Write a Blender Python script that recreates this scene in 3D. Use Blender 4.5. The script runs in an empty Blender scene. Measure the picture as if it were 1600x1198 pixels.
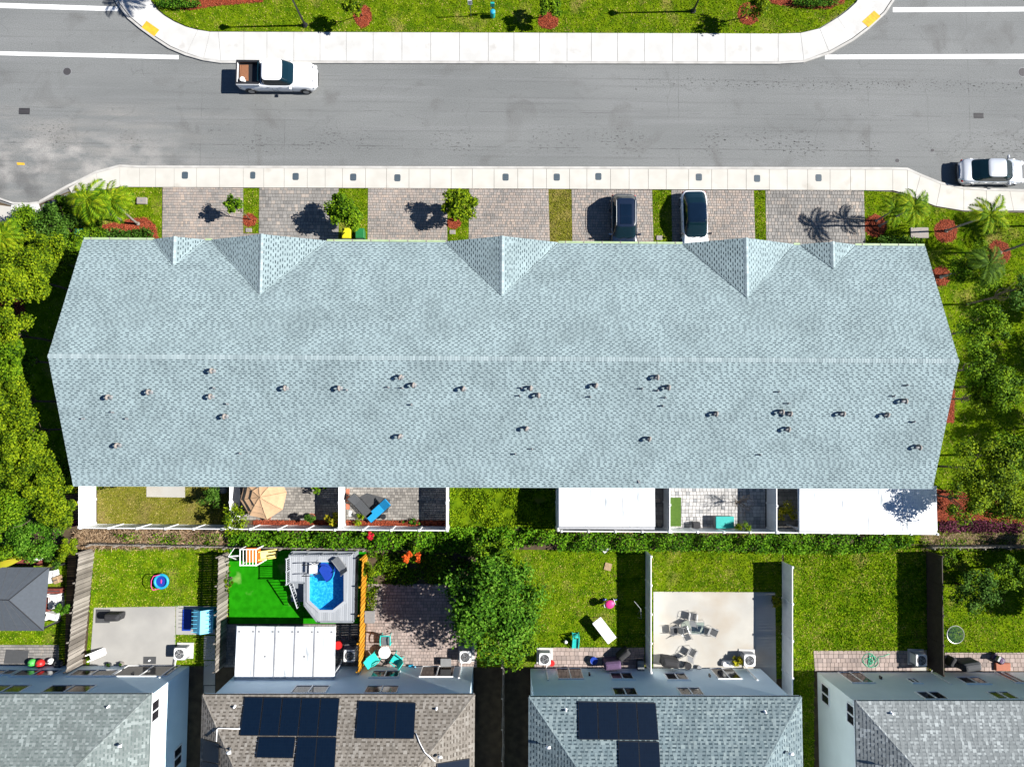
import bpy, math, random
import numpy as np
from mathutils import Vector, Matrix

random.seed(7)
np.random.seed(7)
D2R = math.radians
S = bpy.context.scene

# ------------------------------------------------------------------ camera
FPX, CAMH = 1067.0, 50.0                       # focal length in photo pixels, flying height in metres
_d = Vector(((786 - 800) / FPX, -(660 - 599) / FPX, -1)).normalized()
_Z = -_d
_X = Vector((1, -math.tan(D2R(.25)), 0)); _X = (_X - _Z * _X.dot(_Z)).normalized()
_Y = _Z.cross(_X)
ROT = Matrix((_X, _Y, _Z))
cam_data = bpy.data.cameras.new('camera')
cam_data.sensor_width = 36.0
cam_data.lens = 36.0 * FPX / 1600.0
cam_data.clip_start = 0.5
cam_data.clip_end = 3000
cam = bpy.data.objects.new('camera', cam_data)
S.collection.objects.link(cam)
cam.matrix_world = Matrix.Translation((0, 0, CAMH)) @ ROT.to_4x4()
S.camera = cam

# ------------------------------------------------------------------ light
SUN_EL, SUN_OFF = 40.0, 2.0                    # sun from the east (+x), a touch to the north
world = bpy.data.worlds.new('World'); S.world = world
world.use_nodes = True
wn = world.node_tree
wn.nodes.clear()
sky = wn.nodes.new('ShaderNodeTexSky'); sky.sky_type = 'NISHITA'; sky.sun_disc = False
sky.sun_elevation = D2R(SUN_EL); sky.sun_rotation = D2R(90 - SUN_OFF)
sky.air_density = 0.8; sky.dust_density = 0.0; sky.ozone_density = 7.0
bgn = wn.nodes.new('ShaderNodeBackground'); bgn.inputs['Strength'].default_value = 0.05
wo = wn.nodes.new('ShaderNodeOutputWorld')
wn.links.new(sky.outputs[0], bgn.inputs[0]); wn.links.new(bgn.outputs[0], wo.inputs[0])
sd = bpy.data.lights.new('sun', 'SUN'); sd.energy = 5.0; sd.angle = D2R(0.5); sd.color = (1.0, 0.965, 0.91)
sun = bpy.data.objects.new('sun', sd); S.collection.objects.link(sun)
_sv = Vector((math.cos(D2R(SUN_EL)) * math.cos(D2R(SUN_OFF)), math.cos(D2R(SUN_EL)) * math.sin(D2R(SUN_OFF)), math.sin(D2R(SUN_EL))))
sun.rotation_euler = _sv.to_track_quat('Z', 'Y').to_euler()
sun.location = _sv * 90
S.view_settings.view_transform = 'Standard'
try: S.view_settings.look = 'None'
except Exception: pass
S.view_settings.gamma = 1.0
S.view_settings.use_curve_mapping = False
S.view_settings.exposure = 1.28

# ------------------------------------------------------------------ helpers
def P(px, py, z=0.1):
    """world point at height z that the photo shows at pixel (px,py)"""
    d = Vector(((px - 800) / FPX, -(py - 599) / FPX, -1))
    w = ROT @ d
    t = (z - CAMH) / w.z
    return Vector((w.x * t, w.y * t, z))
def PL(pts, z=0.1):
    return [tuple(P(x, y, z)[:2]) for x, y in pts]
def WY(px, py, yw):
    """x,z on the vertical plane y = yw"""
    w = ROT @ Vector(((px - 800) / FPX, -(py - 599) / FPX, -1))
    t = yw / w.y
    return w.x * t, w.z * t + CAMH
def WX(px, py, xw):
    w = ROT @ Vector(((px - 800) / FPX, -(py - 599) / FPX, -1))
    t = xw / w.x
    return w.y * t, w.z * t + CAMH

COL = S.collection
def tag(o, label=None, cat=None, group=None, kind=None):
    if label: o['label'] = label
    if cat: o['category'] = cat
    if group: o['group'] = group
    if kind: o['kind'] = kind
    return o
def thing(name, label, cat, loc=(0, 0, 0), rz=0, group=None):
    o = bpy.data.objects.new(name, None)
    o.empty_display_size = .2
    COL.objects.link(o)
    o.location = loc; o.rotation_euler = (0, 0, rz)
    return tag(o, label, cat, group)
def child_of(o, p):
    o.parent = p
    return o
def worldloc(p):
    v = Vector((0, 0, 0))
    while p is not None:
        v += Vector(p.location); p = p.parent
    return v

class MB:
    def __init__(s, T=None):
        s.v = []; s.f = []; s.m = []; s.T = T
    def add(s, vs, fs, mi=0):
        b = len(s.v)
        if s.T is not None: vs = [tuple(s.T @ Vector(p)) for p in vs]
        s.v.extend(vs)
        s.f.extend([tuple(i + b for i in f) for f in fs])
        s.m.extend([mi] * len(fs))
        return s
    def quad(s, a, b, c, d, mi=0): return s.add([a, b, c, d], [(0, 1, 2, 3)], mi)
    def box(s, c, d, rz=0, mi=0, taper=1.0):
        cx, cy, cz = c; x, y, z = d[0] / 2, d[1] / 2, d[2] / 2
        ca, sa = math.cos(rz), math.sin(rz)
        vs = []
        for dz, k in ((-z, 1), (z, taper)):
            for dx, dy in ((-x, -y), (x, -y), (x, y), (-x, y)):
                dx *= k; dy *= k
                vs.append((cx + dx * ca - dy * sa, cy + dx * sa + dy * ca, cz + dz))
        return s.add(vs, [(3, 2, 1, 0), (4, 5, 6, 7), (0, 1, 5, 4), (1, 2, 6, 5), (2, 3, 7, 6), (3, 0, 4, 7)], mi)
    def rbox(s, c, d, r=.05, rz=0, mi=0, seg=3, bev=0.0):
        """box with rounded plan corners and a chamfered top"""
        cx, cy, cz = c; x, y, z = d[0] / 2, d[1] / 2, d[2] / 2
        def ring(o):
            out = []
            for qx, qy, a0 in ((1, 1, 0), (-1, 1, 90), (-1, -1, 180), (1, -1, 270)):
                for k in range(seg + 1):
                    a = D2R(a0 + 90 * k / seg); rr = max(r - o, .001)
                    out.append((qx * (x - r) + rr * math.cos(a), qy * (y - r) + rr * math.sin(a)))
            return out
        ca, sa = math.cos(rz), math.sin(rz); vs = []
        levels = [(0, -z), (0, z)] if not bev else [(0, -z), (0, z - bev), (bev, z)]
        n = 4 * (seg + 1)
        for o, zz in levels:
            for px_, py_ in ring(o): vs.append((cx + px_ * ca - py_ * sa, cy + px_ * sa + py_ * ca, cz + zz))
        fs = [tuple(reversed(range(n))), tuple(range((len(levels) - 1) * n, len(levels) * n))]
        for l in range(len(levels) - 1):
            for i in range(n): fs.append((l * n + i, l * n + (i + 1) % n, (l + 1) * n + (i + 1) % n, (l + 1) * n + i))
        return s.add(vs, fs, mi)
    def prism(s, poly, z0, z1, mi=0):
        a = sum(poly[i][0] * poly[(i + 1) % len(poly)][1] - poly[(i + 1) % len(poly)][0] * poly[i][1] for i in range(len(poly)))
        if a < 0: poly = poly[::-1]
        n = len(poly)
        vs = [(p[0], p[1], z0) for p in poly] + [(p[0], p[1], z1) for p in poly]
        fs = [tuple(range(n, 2 * n)), tuple(reversed(range(n)))]
        fs += [(i, (i + 1) % n, n + (i + 1) % n, n + i) for i in range(n)]
        return s.add(vs, fs, mi)
    def cyl(s, c, r, h, seg=16, mi=0, r2=None):
        r2 = r if r2 is None else r2
        vs = [(c[0] + r * math.cos(2 * math.pi * i / seg), c[1] + r * math.sin(2 * math.pi * i / seg), c[2]) for i in range(seg)]
        vs += [(c[0] + r2 * math.cos(2 * math.pi * i / seg), c[1] + r2 * math.sin(2 * math.pi * i / seg), c[2] + h) for i in range(seg)]
        fs = [tuple(reversed(range(seg))), tuple(range(seg, 2 * seg))] + [(i, (i + 1) % seg, seg + (i + 1) % seg, seg + i) for i in range(seg)]
        return s.add(vs, fs, mi)
    def tube(s, pts, r, seg=6, mi=0, closed=False, r1=None):
        pts = [Vector(p) for p in pts]; n = len(pts); vs = []
        for i, p in enumerate(pts):
            a = pts[i - 1] if (i > 0 or closed) else pts[i]; b = pts[(i + 1) % n] if (i < n - 1 or closed) else pts[i]
            t = (b - a)
            t = t.normalized() if t.length > 1e-9 else Vector((0, 0, 1))
            u = t.cross(Vector((0, 0, 1)))
            if u.length < .05: u = t.cross(Vector((1, 0, 0)))
            u.normalize(); w = t.cross(u)
            rr = r if r1 is None else r + (r1 - r) * i / max(1, n - 1)
            for k in range(seg):
                an = 2 * math.pi * k / seg
                vs.append(tuple(p + u * (rr * math.cos(an)) + w * (rr * math.sin(an))))
        fs = []
        for i in range(n if closed else n - 1):
            for k in range(seg):
                fs.append((i * seg + k, i * seg + (k + 1) % seg, ((i + 1) % n) * seg + (k + 1) % seg, ((i + 1) % n) * seg + k))
        if not closed: fs += [tuple(reversed(range(seg))), tuple(range((n - 1) * seg, n * seg))]
        return s.add(vs, fs, mi)
    def ell(s, c, rx, ry, rz, seg=14, rings=8, mi=0, half=False):
        vs = []; fs = []
        lo = 0.0 if half else -90.0
        for j in range(rings + 1):
            ph = D2R(lo + (90 - lo) * j / rings)
            for i in range(seg):
                a = 2 * math.pi * i / seg
                vs.append((c[0] + rx * math.cos(ph) * math.cos(a), c[1] + ry * math.cos(ph) * math.sin(a), c[2] + rz * math.sin(ph)))
        for j in range(rings):
            for i in range(seg):
                fs.append((j * seg + i, j * seg + (i + 1) % seg, (j + 1) * seg + (i + 1) % seg, (j + 1) * seg + i))
        if half: fs.append(tuple(reversed(range(seg))))
        return s.add(vs, fs, mi)
    def build(s, name, mats, parent=None, smooth=False, world=True, loc=None):
        """world=True: vertices are world coordinates even under a parent"""
        me = bpy.data.meshes.new(name)
        off = Vector((0, 0, 0))
        if parent is not None and world: off = worldloc(parent)
        elif parent is None and world:
            if loc is None:
                xs = [p[0] for p in s.v]; ys = [p[1] for p in s.v]; zs = [p[2] for p in s.v]
                loc = ((min(xs) + max(xs)) / 2, (min(ys) + max(ys)) / 2, min(zs))
            off = Vector(loc)
        vs = [(p[0] - off.x, p[1] - off.y, p[2] - off.z) for p in s.v]
        me.from_pydata(vs, [], s.f)
        if not isinstance(mats, (list, tuple)): mats = [mats]
        for m in mats: me.materials.append(m)
        if len(mats) > 1: me.polygons.foreach_set('material_index', s.m)
        if smooth: me.polygons.foreach_set('use_smooth', [True] * len(me.polygons))
        me.update()
        o = bpy.data.objects.new(name, me); COL.objects.link(o)
        if parent is not None: o.parent = parent
        elif world: o.location = off
        return o
def struct(name, mb, mats, label=None, parent=None):
    o = mb.build(name, mats, parent)
    if parent is None: tag(o, label, kind='structure')
    return o
def copy_tree(o, parent=None):
    c = o.copy(); COL.objects.link(c); c.parent = parent
    for ch in o.children: copy_tree(ch, c)
    return c
def np_mesh(name, verts, quads, mats, parent=None, loc=None, tri=False):
    """fast mesh from numpy: verts (n,3) world, quads (m,4 or 3)"""
    me = bpy.data.meshes.new(name)
    off = worldloc(parent) if parent is not None else Vector(loc if loc is not None else (0, 0, 0))
    verts = (verts - np.array(off)).astype(np.float32)
    k = quads.shape[1]
    me.vertices.add(len(verts)); me.vertices.foreach_set('co', verts.ravel())
    me.loops.add(quads.size); me.loops.foreach_set('vertex_index', quads.astype(np.int32).ravel())
    me.polygons.add(len(quads))
    me.polygons.foreach_set('loop_start', np.arange(0, quads.size, k, dtype=np.int32))
    try: me.polygons.foreach_set('loop_total', np.full(len(quads), k, dtype=np.int32))
    except Exception: pass
    me.materials.append(mats) if not isinstance(mats, (list, tuple)) else [me.materials.append(m) for m in mats]
    me.update(calc_edges=True)
    o = bpy.data.objects.new(name, me); COL.objects.link(o)
    if parent is not None: o.parent = parent
    else: o.location = off
    return o

# ------------------------------------------------------------------ materials
def mat(name, c1, c2=None, rough=.8, scale=3.0, detail=6, var=0.0, bump=0.0, bscale=40.0, metal=0.0, spec=.3, c3=None, s3=.4, t3=(.5, .6), trans=0.0, coat=0.0, dist=0.0, stretch=None, lo=.35, hi=.65):
    m = bpy.data.materials.new(name); m.use_nodes = True
    nt = m.node_tree; N = nt.nodes; L = nt.links
    b = N['Principled BSDF']
    b.inputs['Roughness'].default_value = rough; b.inputs['Metallic'].default_value = metal
    b.inputs['Specular IOR Level'].default_value = spec
    if coat: b.inputs['Coat Weight'].default_value = coat; b.inputs['Coat Roughness'].default_value = .05
    g = N.new('ShaderNodeNewGeometry')
    vec = g.outputs['Position']
    if stretch:
        mp = N.new('ShaderNodeMapping'); mp.inputs['Scale'].default_value = stretch
        L.new(vec, mp.inputs[0]); vec = mp.outputs[0]
    c2 = c2 or c1
    n = N.new('ShaderNodeTexNoise'); n.inputs['Scale'].default_value = scale; n.inputs['Detail'].default_value = detail; n.inputs['Distortion'].default_value = dist
    L.new(vec, n.inputs['Vector'])
    r = N.new('ShaderNodeMapRange'); r.inputs[1].default_value = lo; r.inputs[2].default_value = hi
    L.new(n.outputs[0], r.inputs[0])
    mx = N.new('ShaderNodeMix'); mx.data_type = 'RGBA'
    mx.inputs[6].default_value = (*c1, 1); mx.inputs[7].default_value = (*c2, 1)
    L.new(r.outputs[0], mx.inputs[0])
    out = mx.outputs[2]
    if c3:
        n3 = N.new('ShaderNodeTexNoise'); n3.inputs['Scale'].default_value = s3; n3.inputs['Detail'].default_value = 5
        L.new(vec, n3.inputs['Vector'])
        r3 = N.new('ShaderNodeMapRange'); r3.inputs[1].default_value = t3[0]; r3.inputs[2].default_value = t3[1]
        L.new(n3.outputs[0], r3.inputs[0])
        m3 = N.new('ShaderNodeMix'); m3.data_type = 'RGBA'; m3.inputs[7].default_value = (*c3, 1)
        L.new(out, m3.inputs[6]); L.new(r3.outputs[0], m3.inputs[0]); out = m3.outputs[2]
    if var:
        h = N.new('ShaderNodeHueSaturation')
        mr = N.new('ShaderNodeMapRange'); mr.inputs[3].default_value = 1 - var; mr.inputs[4].default_value = 1 + var
        L.new(g.outputs['Random Per Island'], mr.inputs[0]); L.new(mr.outputs[0], h.inputs['Value']); L.new(out, h.inputs['Color']); out = h.outputs[0]
    L.new(out, b.inputs['Base Color'])
    if bump:
        nb = N.new('ShaderNodeTexNoise'); nb.inputs['Scale'].default_value = bscale; nb.inputs['Detail'].default_value = 4
        L.new(g.outputs['Position'], nb.inputs['Vector'])
        bp = N.new('ShaderNodeBump'); bp.inputs['Strength'].default_value = bump; bp.inputs['Distance'].default_value = .02
        L.new(nb.outputs[0], bp.inputs['Height']); L.new(bp.outputs[0], b.inputs['Normal'])
    if trans:
        tr = N.new('ShaderNodeBsdfTranslucent'); L.new(out, tr.inputs[0])
        ms = N.new('ShaderNodeMixShader'); ms.inputs[0].default_value = trans
        L.new(b.outputs[0], ms.inputs[1]); L.new(tr.outputs[0], ms.inputs[2])
        L.new(ms.outputs[0], N['Material Output'].inputs[0])
    return m
def isl(name, cols, rough=.85, pos=.25, scale=.6, trans=0.0, bump=0.0, bscale=60, spec=.2, fine=0.0):
    """each loose piece gets its own colour from a ramp, shifted by a broad noise"""
    m = bpy.data.materials.new(name); m.use_nodes = True
    nt = m.node_tree; N = nt.nodes; L = nt.links
    b = N['Principled BSDF']; b.inputs['Roughness'].default_value = rough; b.inputs['Specular IOR Level'].default_value = spec
    g = N.new('ShaderNodeNewGeometry')
    n = N.new('ShaderNodeTexNoise'); n.inputs['Scale'].default_value = scale; n.inputs['Detail'].default_value = 4
    L.new(g.outputs['Position'], n.inputs['Vector'])
    a = N.new('ShaderNodeMath'); a.operation = 'MULTIPLY_ADD'; a.inputs[1].default_value = pos * 4; a.inputs[2].default_value = -pos * 2
    L.new(n.outputs[0], a.inputs[0])
    s2 = N.new('ShaderNodeMath'); s2.operation = 'ADD'; s2.use_clamp = True
    L.new(a.outputs[0], s2.inputs[0]); L.new(g.outputs['Random Per Island'], s2.inputs[1])
    r = N.new('ShaderNodeValToRGB'); r.color_ramp.interpolation = 'LINEAR'
    e = r.color_ramp.elements
    e[0].color = (*cols[0], 1); e[1].color = (*cols[-1], 1)
    for i in range(1, len(cols) - 1):
        q = e.new(i / (len(cols) - 1)); q.color = (*cols[i], 1)
    L.new(s2.outputs[0], r.inputs[0])
    out = r.outputs[0]
    if fine:
        n2 = N.new('ShaderNodeTexNoise'); n2.inputs['Scale'].default_value = 25; n2.inputs['Detail'].default_value = 5
        L.new(g.outputs['Position'], n2.inputs['Vector'])
        h = N.new('ShaderNodeHueSaturation'); mr = N.new('ShaderNodeMapRange'); mr.inputs[1].default_value = .3; mr.inputs[2].default_value = .7
        mr.inputs[3].default_value = 1 - fine; mr.inputs[4].default_value = 1 + fine
        L.new(n2.outputs[0], mr.inputs[0])
        n4 = N.new('ShaderNodeTexNoise'); n4.inputs['Scale'].default_value = .45; n4.inputs['Detail'].default_value = 8; n4.inputs['Distortion'].default_value = .6
        L.new(g.outputs['Position'], n4.inputs['Vector']); m4 = N.new('ShaderNodeMapRange'); m4.inputs[1].default_value = .38; m4.inputs[2].default_value = .68; m4.inputs[3].default_value = 1.06; m4.inputs[4].default_value = .84
        L.new(n4.outputs[0], m4.inputs[0]); q4 = N.new('ShaderNodeMath'); q4.operation = 'MULTIPLY'; L.new(mr.outputs[0], q4.inputs[0]); L.new(m4.outputs[0], q4.inputs[1]); L.new(q4.outputs[0], h.inputs['Value']); L.new(out, h.inputs['Color']); out = h.outputs[0]
    L.new(out, b.inputs['Base Color'])
    if bump:
        nb = N.new('ShaderNodeTexNoise'); nb.inputs['Scale'].default_value = bscale
        L.new(g.outputs['Position'], nb.inputs['Vector'])
        bp = N.new('ShaderNodeBump'); bp.inputs['Strength'].default_value = bump; bp.inputs['Distance'].default_value = .01
        L.new(nb.outputs[0], bp.inputs['Height']); L.new(bp.outputs[0], b.inputs['Normal'])
    if trans:
        tr = N.new('ShaderNodeBsdfTranslucent'); L.new(out, tr.inputs[0])
        ms = N.new('ShaderNodeMixShader'); ms.inputs[0].default_value = trans
        L.new(b.outputs[0], ms.inputs[1]); L.new(tr.outputs[0], ms.inputs[2])
        L.new(ms.outputs[0], N['Material Output'].inputs[0])
    return m
M = {}
def simple(k, c, rough=.5, metal=0, spec=.4, coat=0, var=0.0, dirt=.12):
    M[k] = mat(k, c, tuple(x * (1 - dirt) for x in c), rough=rough, metal=metal, spec=spec, coat=coat, scale=6, var=var)

def asphalt_mat():
    m = mat('asphalt', (.118, .123, .122), (.146, .151, .149), rough=.9, scale=.22, detail=9, bump=.35, bscale=120, stretch=(.35, 1, 1))
    nt = m.node_tree; N = nt.nodes; L = nt.links; b = N['Principled BSDF']
    src = b.inputs['Base Color'].links[0].from_socket
    g = [n for n in N if n.type == 'NEW_GEOMETRY'][0]
    sx = N.new('ShaderNodeSeparateXYZ'); L.new(g.outputs['Position'], sx.inputs[0])
    def noise(sc, det, stretch=None, dist=0):
        n = N.new('ShaderNodeTexNoise'); n.inputs['Scale'].default_value = sc; n.inputs['Detail'].default_value = det; n.inputs['Distortion'].default_value = dist
        v = g.outputs['Position']
        if stretch:
            mp = N.new('ShaderNodeMapping'); mp.inputs['Scale'].default_value = stretch; L.new(v, mp.inputs[0]); v = mp.outputs[0]
        L.new(v, n.inputs['Vector']); return n.outputs[0]
    def rng(x, a, b_, c=0, d=1):
        r = N.new('ShaderNodeMapRange'); r.inputs[1].default_value = a; r.inputs[2].default_value = b_; r.inputs[3].default_value = c; r.inputs[4].default_value = d
        L.new(x, r.inputs[0]); return r.outputs[0]
    def mul(a, b_):
        q = N.new('ShaderNodeMath'); q.operation = 'MULTIPLY'; L.new(a, q.inputs[0])
        if isinstance(b_, float): q.inputs[1].default_value = b_
        else: L.new(b_, q.inputs[1])
        return q.outputs[0]
    def mixc(a, col, f):
        q = N.new('ShaderNodeMix'); q.data_type = 'RGBA'; L.new(a, q.inputs[6]); q.inputs[7].default_value = (*col, 1); L.new(f, q.inputs[0]); return q.outputs[2]
    out = src
    # dusty pale tyre-worn lane on the west side, tan wash from the drain
    west = mul(rng(sx.outputs[0], -18, -28), rng(sx.outputs[1], 24.0, 22.6))
    out = mixc(out, (.215, .205, .19), mul(west, rng(noise(.9, 6, (.25, 1.4, 1)), .42, .66, 0, .5)))
    # long polished lane streaks
    out = mixc(out, (.165, .168, .17), rng(noise(1.2, 4, (.05, 1.6, 1)), .55, .75, 0, .45))
    out = mixc(out, (.085, .087, .087), rng(noise(1.6, 5, (.04, 2.6, 1)), .55, .75, 0, .5))
    # blotches of old dirt
    out = mixc(out, (.08, .078, .075), rng(noise(.35, 8, None, .8), .56, .74, 0, .55))
    # rubber crumbs and oil drips in the wheel tracks near the drives
    trk = mul(rng(sx.outputs[1], 19.6, 20.4), rng(sx.outputs[1], 22.6, 21.2))
    drips = mul(mul(rng(noise(6, 4, (.6, 1.5, 1)), .6, .64), trk), rng(noise(.25, 3), .45, .6))
    out = mixc(out, (.025, .024, .024), drips)
    trk2 = mul(rng(sx.outputs[1], 25.0, 25.5), rng(sx.outputs[1], 26.3, 25.8))
    drips2 = mul(mul(rng(noise(7, 4, (.7, 1.3, 1)), .6, .64), trk2), rng(sx.outputs[0], 8, 14))
    out = mixc(out, (.03, .03, .03), drips2)
    out = mixc(out, (.05, .05, .05), rng(noise(4, 2), .72, .76, 0, .8))
    # construction seams, fine cracks, wash of pale dust by the left corner
    def band(sock, c, w, soft):
        a = N.new('ShaderNodeMath'); a.operation = 'SUBTRACT'; L.new(sock, a.inputs[0]); a.inputs[1].default_value = c
        b2 = N.new('ShaderNodeMath'); b2.operation = 'ABSOLUTE'; L.new(a.outputs[0], b2.inputs[0]); return rng(b2.outputs[0], w + soft, w)
    for c_, w_, st, f_ in ((20.55, .015, .03, .55), (23.25, .01, .04, .35), (25.9, .01, .03, .25)):
        out = mixc(out, (.045, .045, .045), mul(mul(band(sx.outputs[1], c_, w_, st), rng(noise(.8, 4), .4, .6)), f_))
    for c_ in (-16.4, -22.6, 13.1, 27.5, 35.2):
        out = mixc(out, (.06, .06, .06), mul(mul(band(sx.outputs[0], c_, .012, .03), rng(noise(.5, 4), .42, .6)), .4))
    vo = N.new('ShaderNodeTexVoronoi'); vo.feature = 'DISTANCE_TO_EDGE'; vo.inputs['Scale'].default_value = .16; vo.inputs['Randomness'].default_value = 1
    nd = N.new('ShaderNodeTexNoise'); nd.inputs['Scale'].default_value = .8; nd.inputs['Detail'].default_value = 8
    L.new(g.outputs['Position'], nd.inputs['Vector'])
    va = N.new('ShaderNodeVectorMath'); va.operation = 'ADD'; L.new(g.outputs['Position'], va.inputs[0]); L.new(nd.outputs['Color'], va.inputs[1]); L.new(va.outputs[0], vo.inputs['Vector'])
    out = mixc(out, (.05, .05, .05), mul(mul(rng(vo.outputs['Distance'], .006, .002), rng(noise(.3, 3), .5, .56)), .22))
    dust = mul(mul(rng(sx.outputs[0], -22, -29), band(sx.outputs[1], 19.3, .9, 1.3)), rng(noise(.8, 7, (.6, 1, 1)), .45, .62, 0, .75))
    out = mixc(out, (.27, .26, .245), dust)
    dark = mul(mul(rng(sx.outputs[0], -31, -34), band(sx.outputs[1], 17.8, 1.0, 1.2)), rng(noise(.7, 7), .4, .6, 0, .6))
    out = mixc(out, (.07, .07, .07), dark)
    # aggregate grain
    h = N.new('ShaderNodeHueSaturation'); L.new(rng(noise(16, 8), .3, .7, .72, 1.28), h.inputs['Value']); L.new(out, h.inputs['Color'])
    L.new(h.outputs[0], b.inputs['Base Color'])
    return m
M['asphalt'] = asphalt_mat()
M['concrete_cream'] = mat('concrete_cream', (.41, .395, .36), (.365, .35, .315), rough=.85, scale=.9, detail=8, var=.09, bump=.15, c3=(.29, .265, .225), s3=.6, t3=(.62, .8))
M['concrete'] = mat('concrete', (.42, .415, .40), (.37, .365, .35), rough=.85, scale=.9, detail=8, var=.07, bump=.15, c3=(.28, .265, .245), s3=.8, t3=(.62, .8))
M['patio_concrete'] = mat('patio_concrete', (.36, .345, .31), (.31, .30, .275), rough=.85, scale=.5, detail=6, bump=.15, c3=(.29, .25, .2), s3=.35, t3=(.46, .74))
M['patio_grey'] = mat('patio_grey', (.29, .282, .262), (.255, .248, .232), rough=.85, scale=.5, detail=6, bump=.15, c3=(.215, .21, .2), s3=.3, t3=(.45, .7))
M['kerb'] = mat('kerb', (.38, .37, .35), (.30, .29, .27), rough=.85, scale=1.5, detail=7)
M['road_paint'] = mat('road_paint', (.62, .62, .61), (.40, .40, .40), rough=.6, scale=5, detail=8, lo=.5, hi=.85)
M['yellow_pad'] = mat('yellow_pad', (.55, .33, .02), (.42, .25, .02), rough=.7, scale=4)
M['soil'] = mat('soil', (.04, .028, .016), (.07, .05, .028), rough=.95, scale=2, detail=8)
M['lawn'] = mat('lawn', (.042, .085, .003), (.11, .16, .004), rough=1, spec=0, scale=1.6, detail=9, c3=(.19, .15, .045), s3=.45, t3=(.58, .78), bump=.5, bscale=45)
M['lawn_dry'] = mat('lawn_dry', (.10, .105, .012), (.15, .14, .018), rough=1, spec=0, scale=1.2, detail=8, c3=(.15, .115, .045), s3=.6, t3=(.5, .7), bump=.5, bscale=45)
M['far_ground'] = mat('far_ground', (.05, .065, .02), (.08, .085, .035), rough=1, scale=.05, detail=8)
M['turf'] = mat('turf', (.008, .135, .002), (.012, .18, .003), rough=1, spec=0, scale=2.5, detail=6, bump=.4, bscale=60, c3=(.16, .27, .07), s3=.55, t3=(.62, .74))
M['turf_dark'] = mat('turf_dark', (.04, .085, .008), (.05, .10, .01), rough=.9, scale=5, bump=.4)
GR = [(.03, .07, .002), (.085, .155, .003), (.135, .215, .004), (.2, .25, .012), (.36, .29, .09)]
M['grass'] = isl('grass', GR, pos=.34, scale=.7, trans=.15, spec=0)
M['grass_bright'] = isl('grass_bright', [(.025, .075, .002), (.075, .185, .003), (.14, .27, .004), (.24, .31, .015), (.34, .29, .08)], pos=.36, scale=.5, trans=.15, spec=0)
M['grass_dry'] = isl('grass_dry', [(.08, .10, .006), (.15, .155, .016), (.22, .195, .04), (.28, .23, .08)], pos=.2, scale=.7, trans=.2)
M['pave_pink'] = isl('pave_pink', [(.17, .16, .15), (.235, .212, .192), (.28, .232, .2), (.215, .2, .188), (.31, .252, .21)], pos=.15, scale=.5, bump=.2, fine=.12)
M['pave_grey'] = isl('pave_grey', [(.14, .135, .128), (.21, .198, .184), (.18, .172, .162), (.29, .25, .215)], pos=.2, scale=.35, bump=.2, fine=.12)
M['pave_patio'] = isl('pave_patio', [(.15, .14, .128), (.22, .205, .185), (.27, .25, .225)], pos=.15, scale=.6, bump=.2, fine=.12)
M['pave_rose'] = isl('pave_rose', [(.2, .165, .15), (.27, .215, .19), (.32, .26, .235)], pos=.15, scale=.6, bump=.2, fine=.1)
M['pave_white'] = isl('pave_white', [(.2, .205, .21), (.34, .33, .32), (.42, .41, .4), (.38, .37, .36)], pos=.05, scale=.6, fine=.08)
M['joint'] = mat('joint', (.075, .068, .06), (.05, .046, .04), rough=.95)
M['mulch_base'] = mat('mulch_base', (.16, .03, .012), (.09, .018, .008), rough=.95, scale=7)
M['mulch'] = isl('mulch', [(.07, .014, .006), (.2, .035, .014), (.3, .055, .02), (.36, .1, .05)], pos=.1, scale=2)
# shingles
M['sh_row'] = isl('sh_row', [(.197, .252, .264), (.204, .262, .273), (.212, .272, .283), (.232, .297, .306)], rough=.95, pos=.12, scale=.12, spec=.1, fine=.1)
M['sh_row_dark'] = isl('sh_row_dark', [(.03, .046, .054), (.045, .066, .076), (.07, .098, .108)], rough=.95, pos=.05, scale=.4, spec=.1)
M['sh_row_cap'] = isl('sh_row_cap', [(.18, .225, .235), (.225, .28, .29), (.27, .325, .335)], rough=.95, pos=.05, scale=.6, spec=.1)
M['sh_green'] = isl('sh_green', [(.122, .144, .14), (.142, .164, .159), (.156, .18, .174), (.225, .255, .248)], rough=.95, pos=.06, scale=.5, spec=.1, fine=.12)
M['sh_green_dark'] = isl('sh_green_dark', [(.085, .106, .102), (.11, .135, .13)], rough=.95, spec=.1)
M['sh_tan'] = isl('sh_tan', [(.13, .117, .1), (.155, .14, .12), (.175, .158, .137), (.22, .205, .182)], rough=.95, pos=.06, scale=.5, spec=.1, fine=.12)
M['sh_tan_dark'] = isl('sh_tan_dark', [(.065, .056, .046), (.095, .084, .071)], rough=.95, spec=.1)
M['sh_blue'] = isl('sh_blue', [(.11, .148, .16), (.13, .168, .18), (.145, .186, .196), (.19, .235, .24)], rough=.95, pos=.06, scale=.5, spec=.1, fine=.12)
M['sh_blue_dark'] = isl('sh_blue_dark', [(.03, .048, .058), (.055, .078, .09)], rough=.95, spec=.1)
M['sh_light'] = isl('sh_light', [(.15, .165, .167), (.17, .186, .188), (.187, .204, .206), (.29, .315, .315)], rough=.95, pos=.06, scale=.5, spec=.1, fine=.12)
M['sh_light_dark'] = isl('sh_light_dark', [(.11, .124, .128), (.14, .155, .158)], rough=.95, spec=.1)
M['stucco'] = mat('stucco', (.62, .74, .80), (.57, .69, .75), rough=.9, scale=.8, bump=.2, bscale=80)  # blue tint puts the bluish shade of the walls into their colour
M['stucco_cream'] = mat('stucco_cream', (.68, .72, .68), (.63, .67, .63), rough=.9, scale=.8, bump=.2, bscale=80)
M['vinyl'] = mat('vinyl', (.75, .76, .76), (.68, .69, .69), rough=.45, scale=1.5, var=.04)
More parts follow.
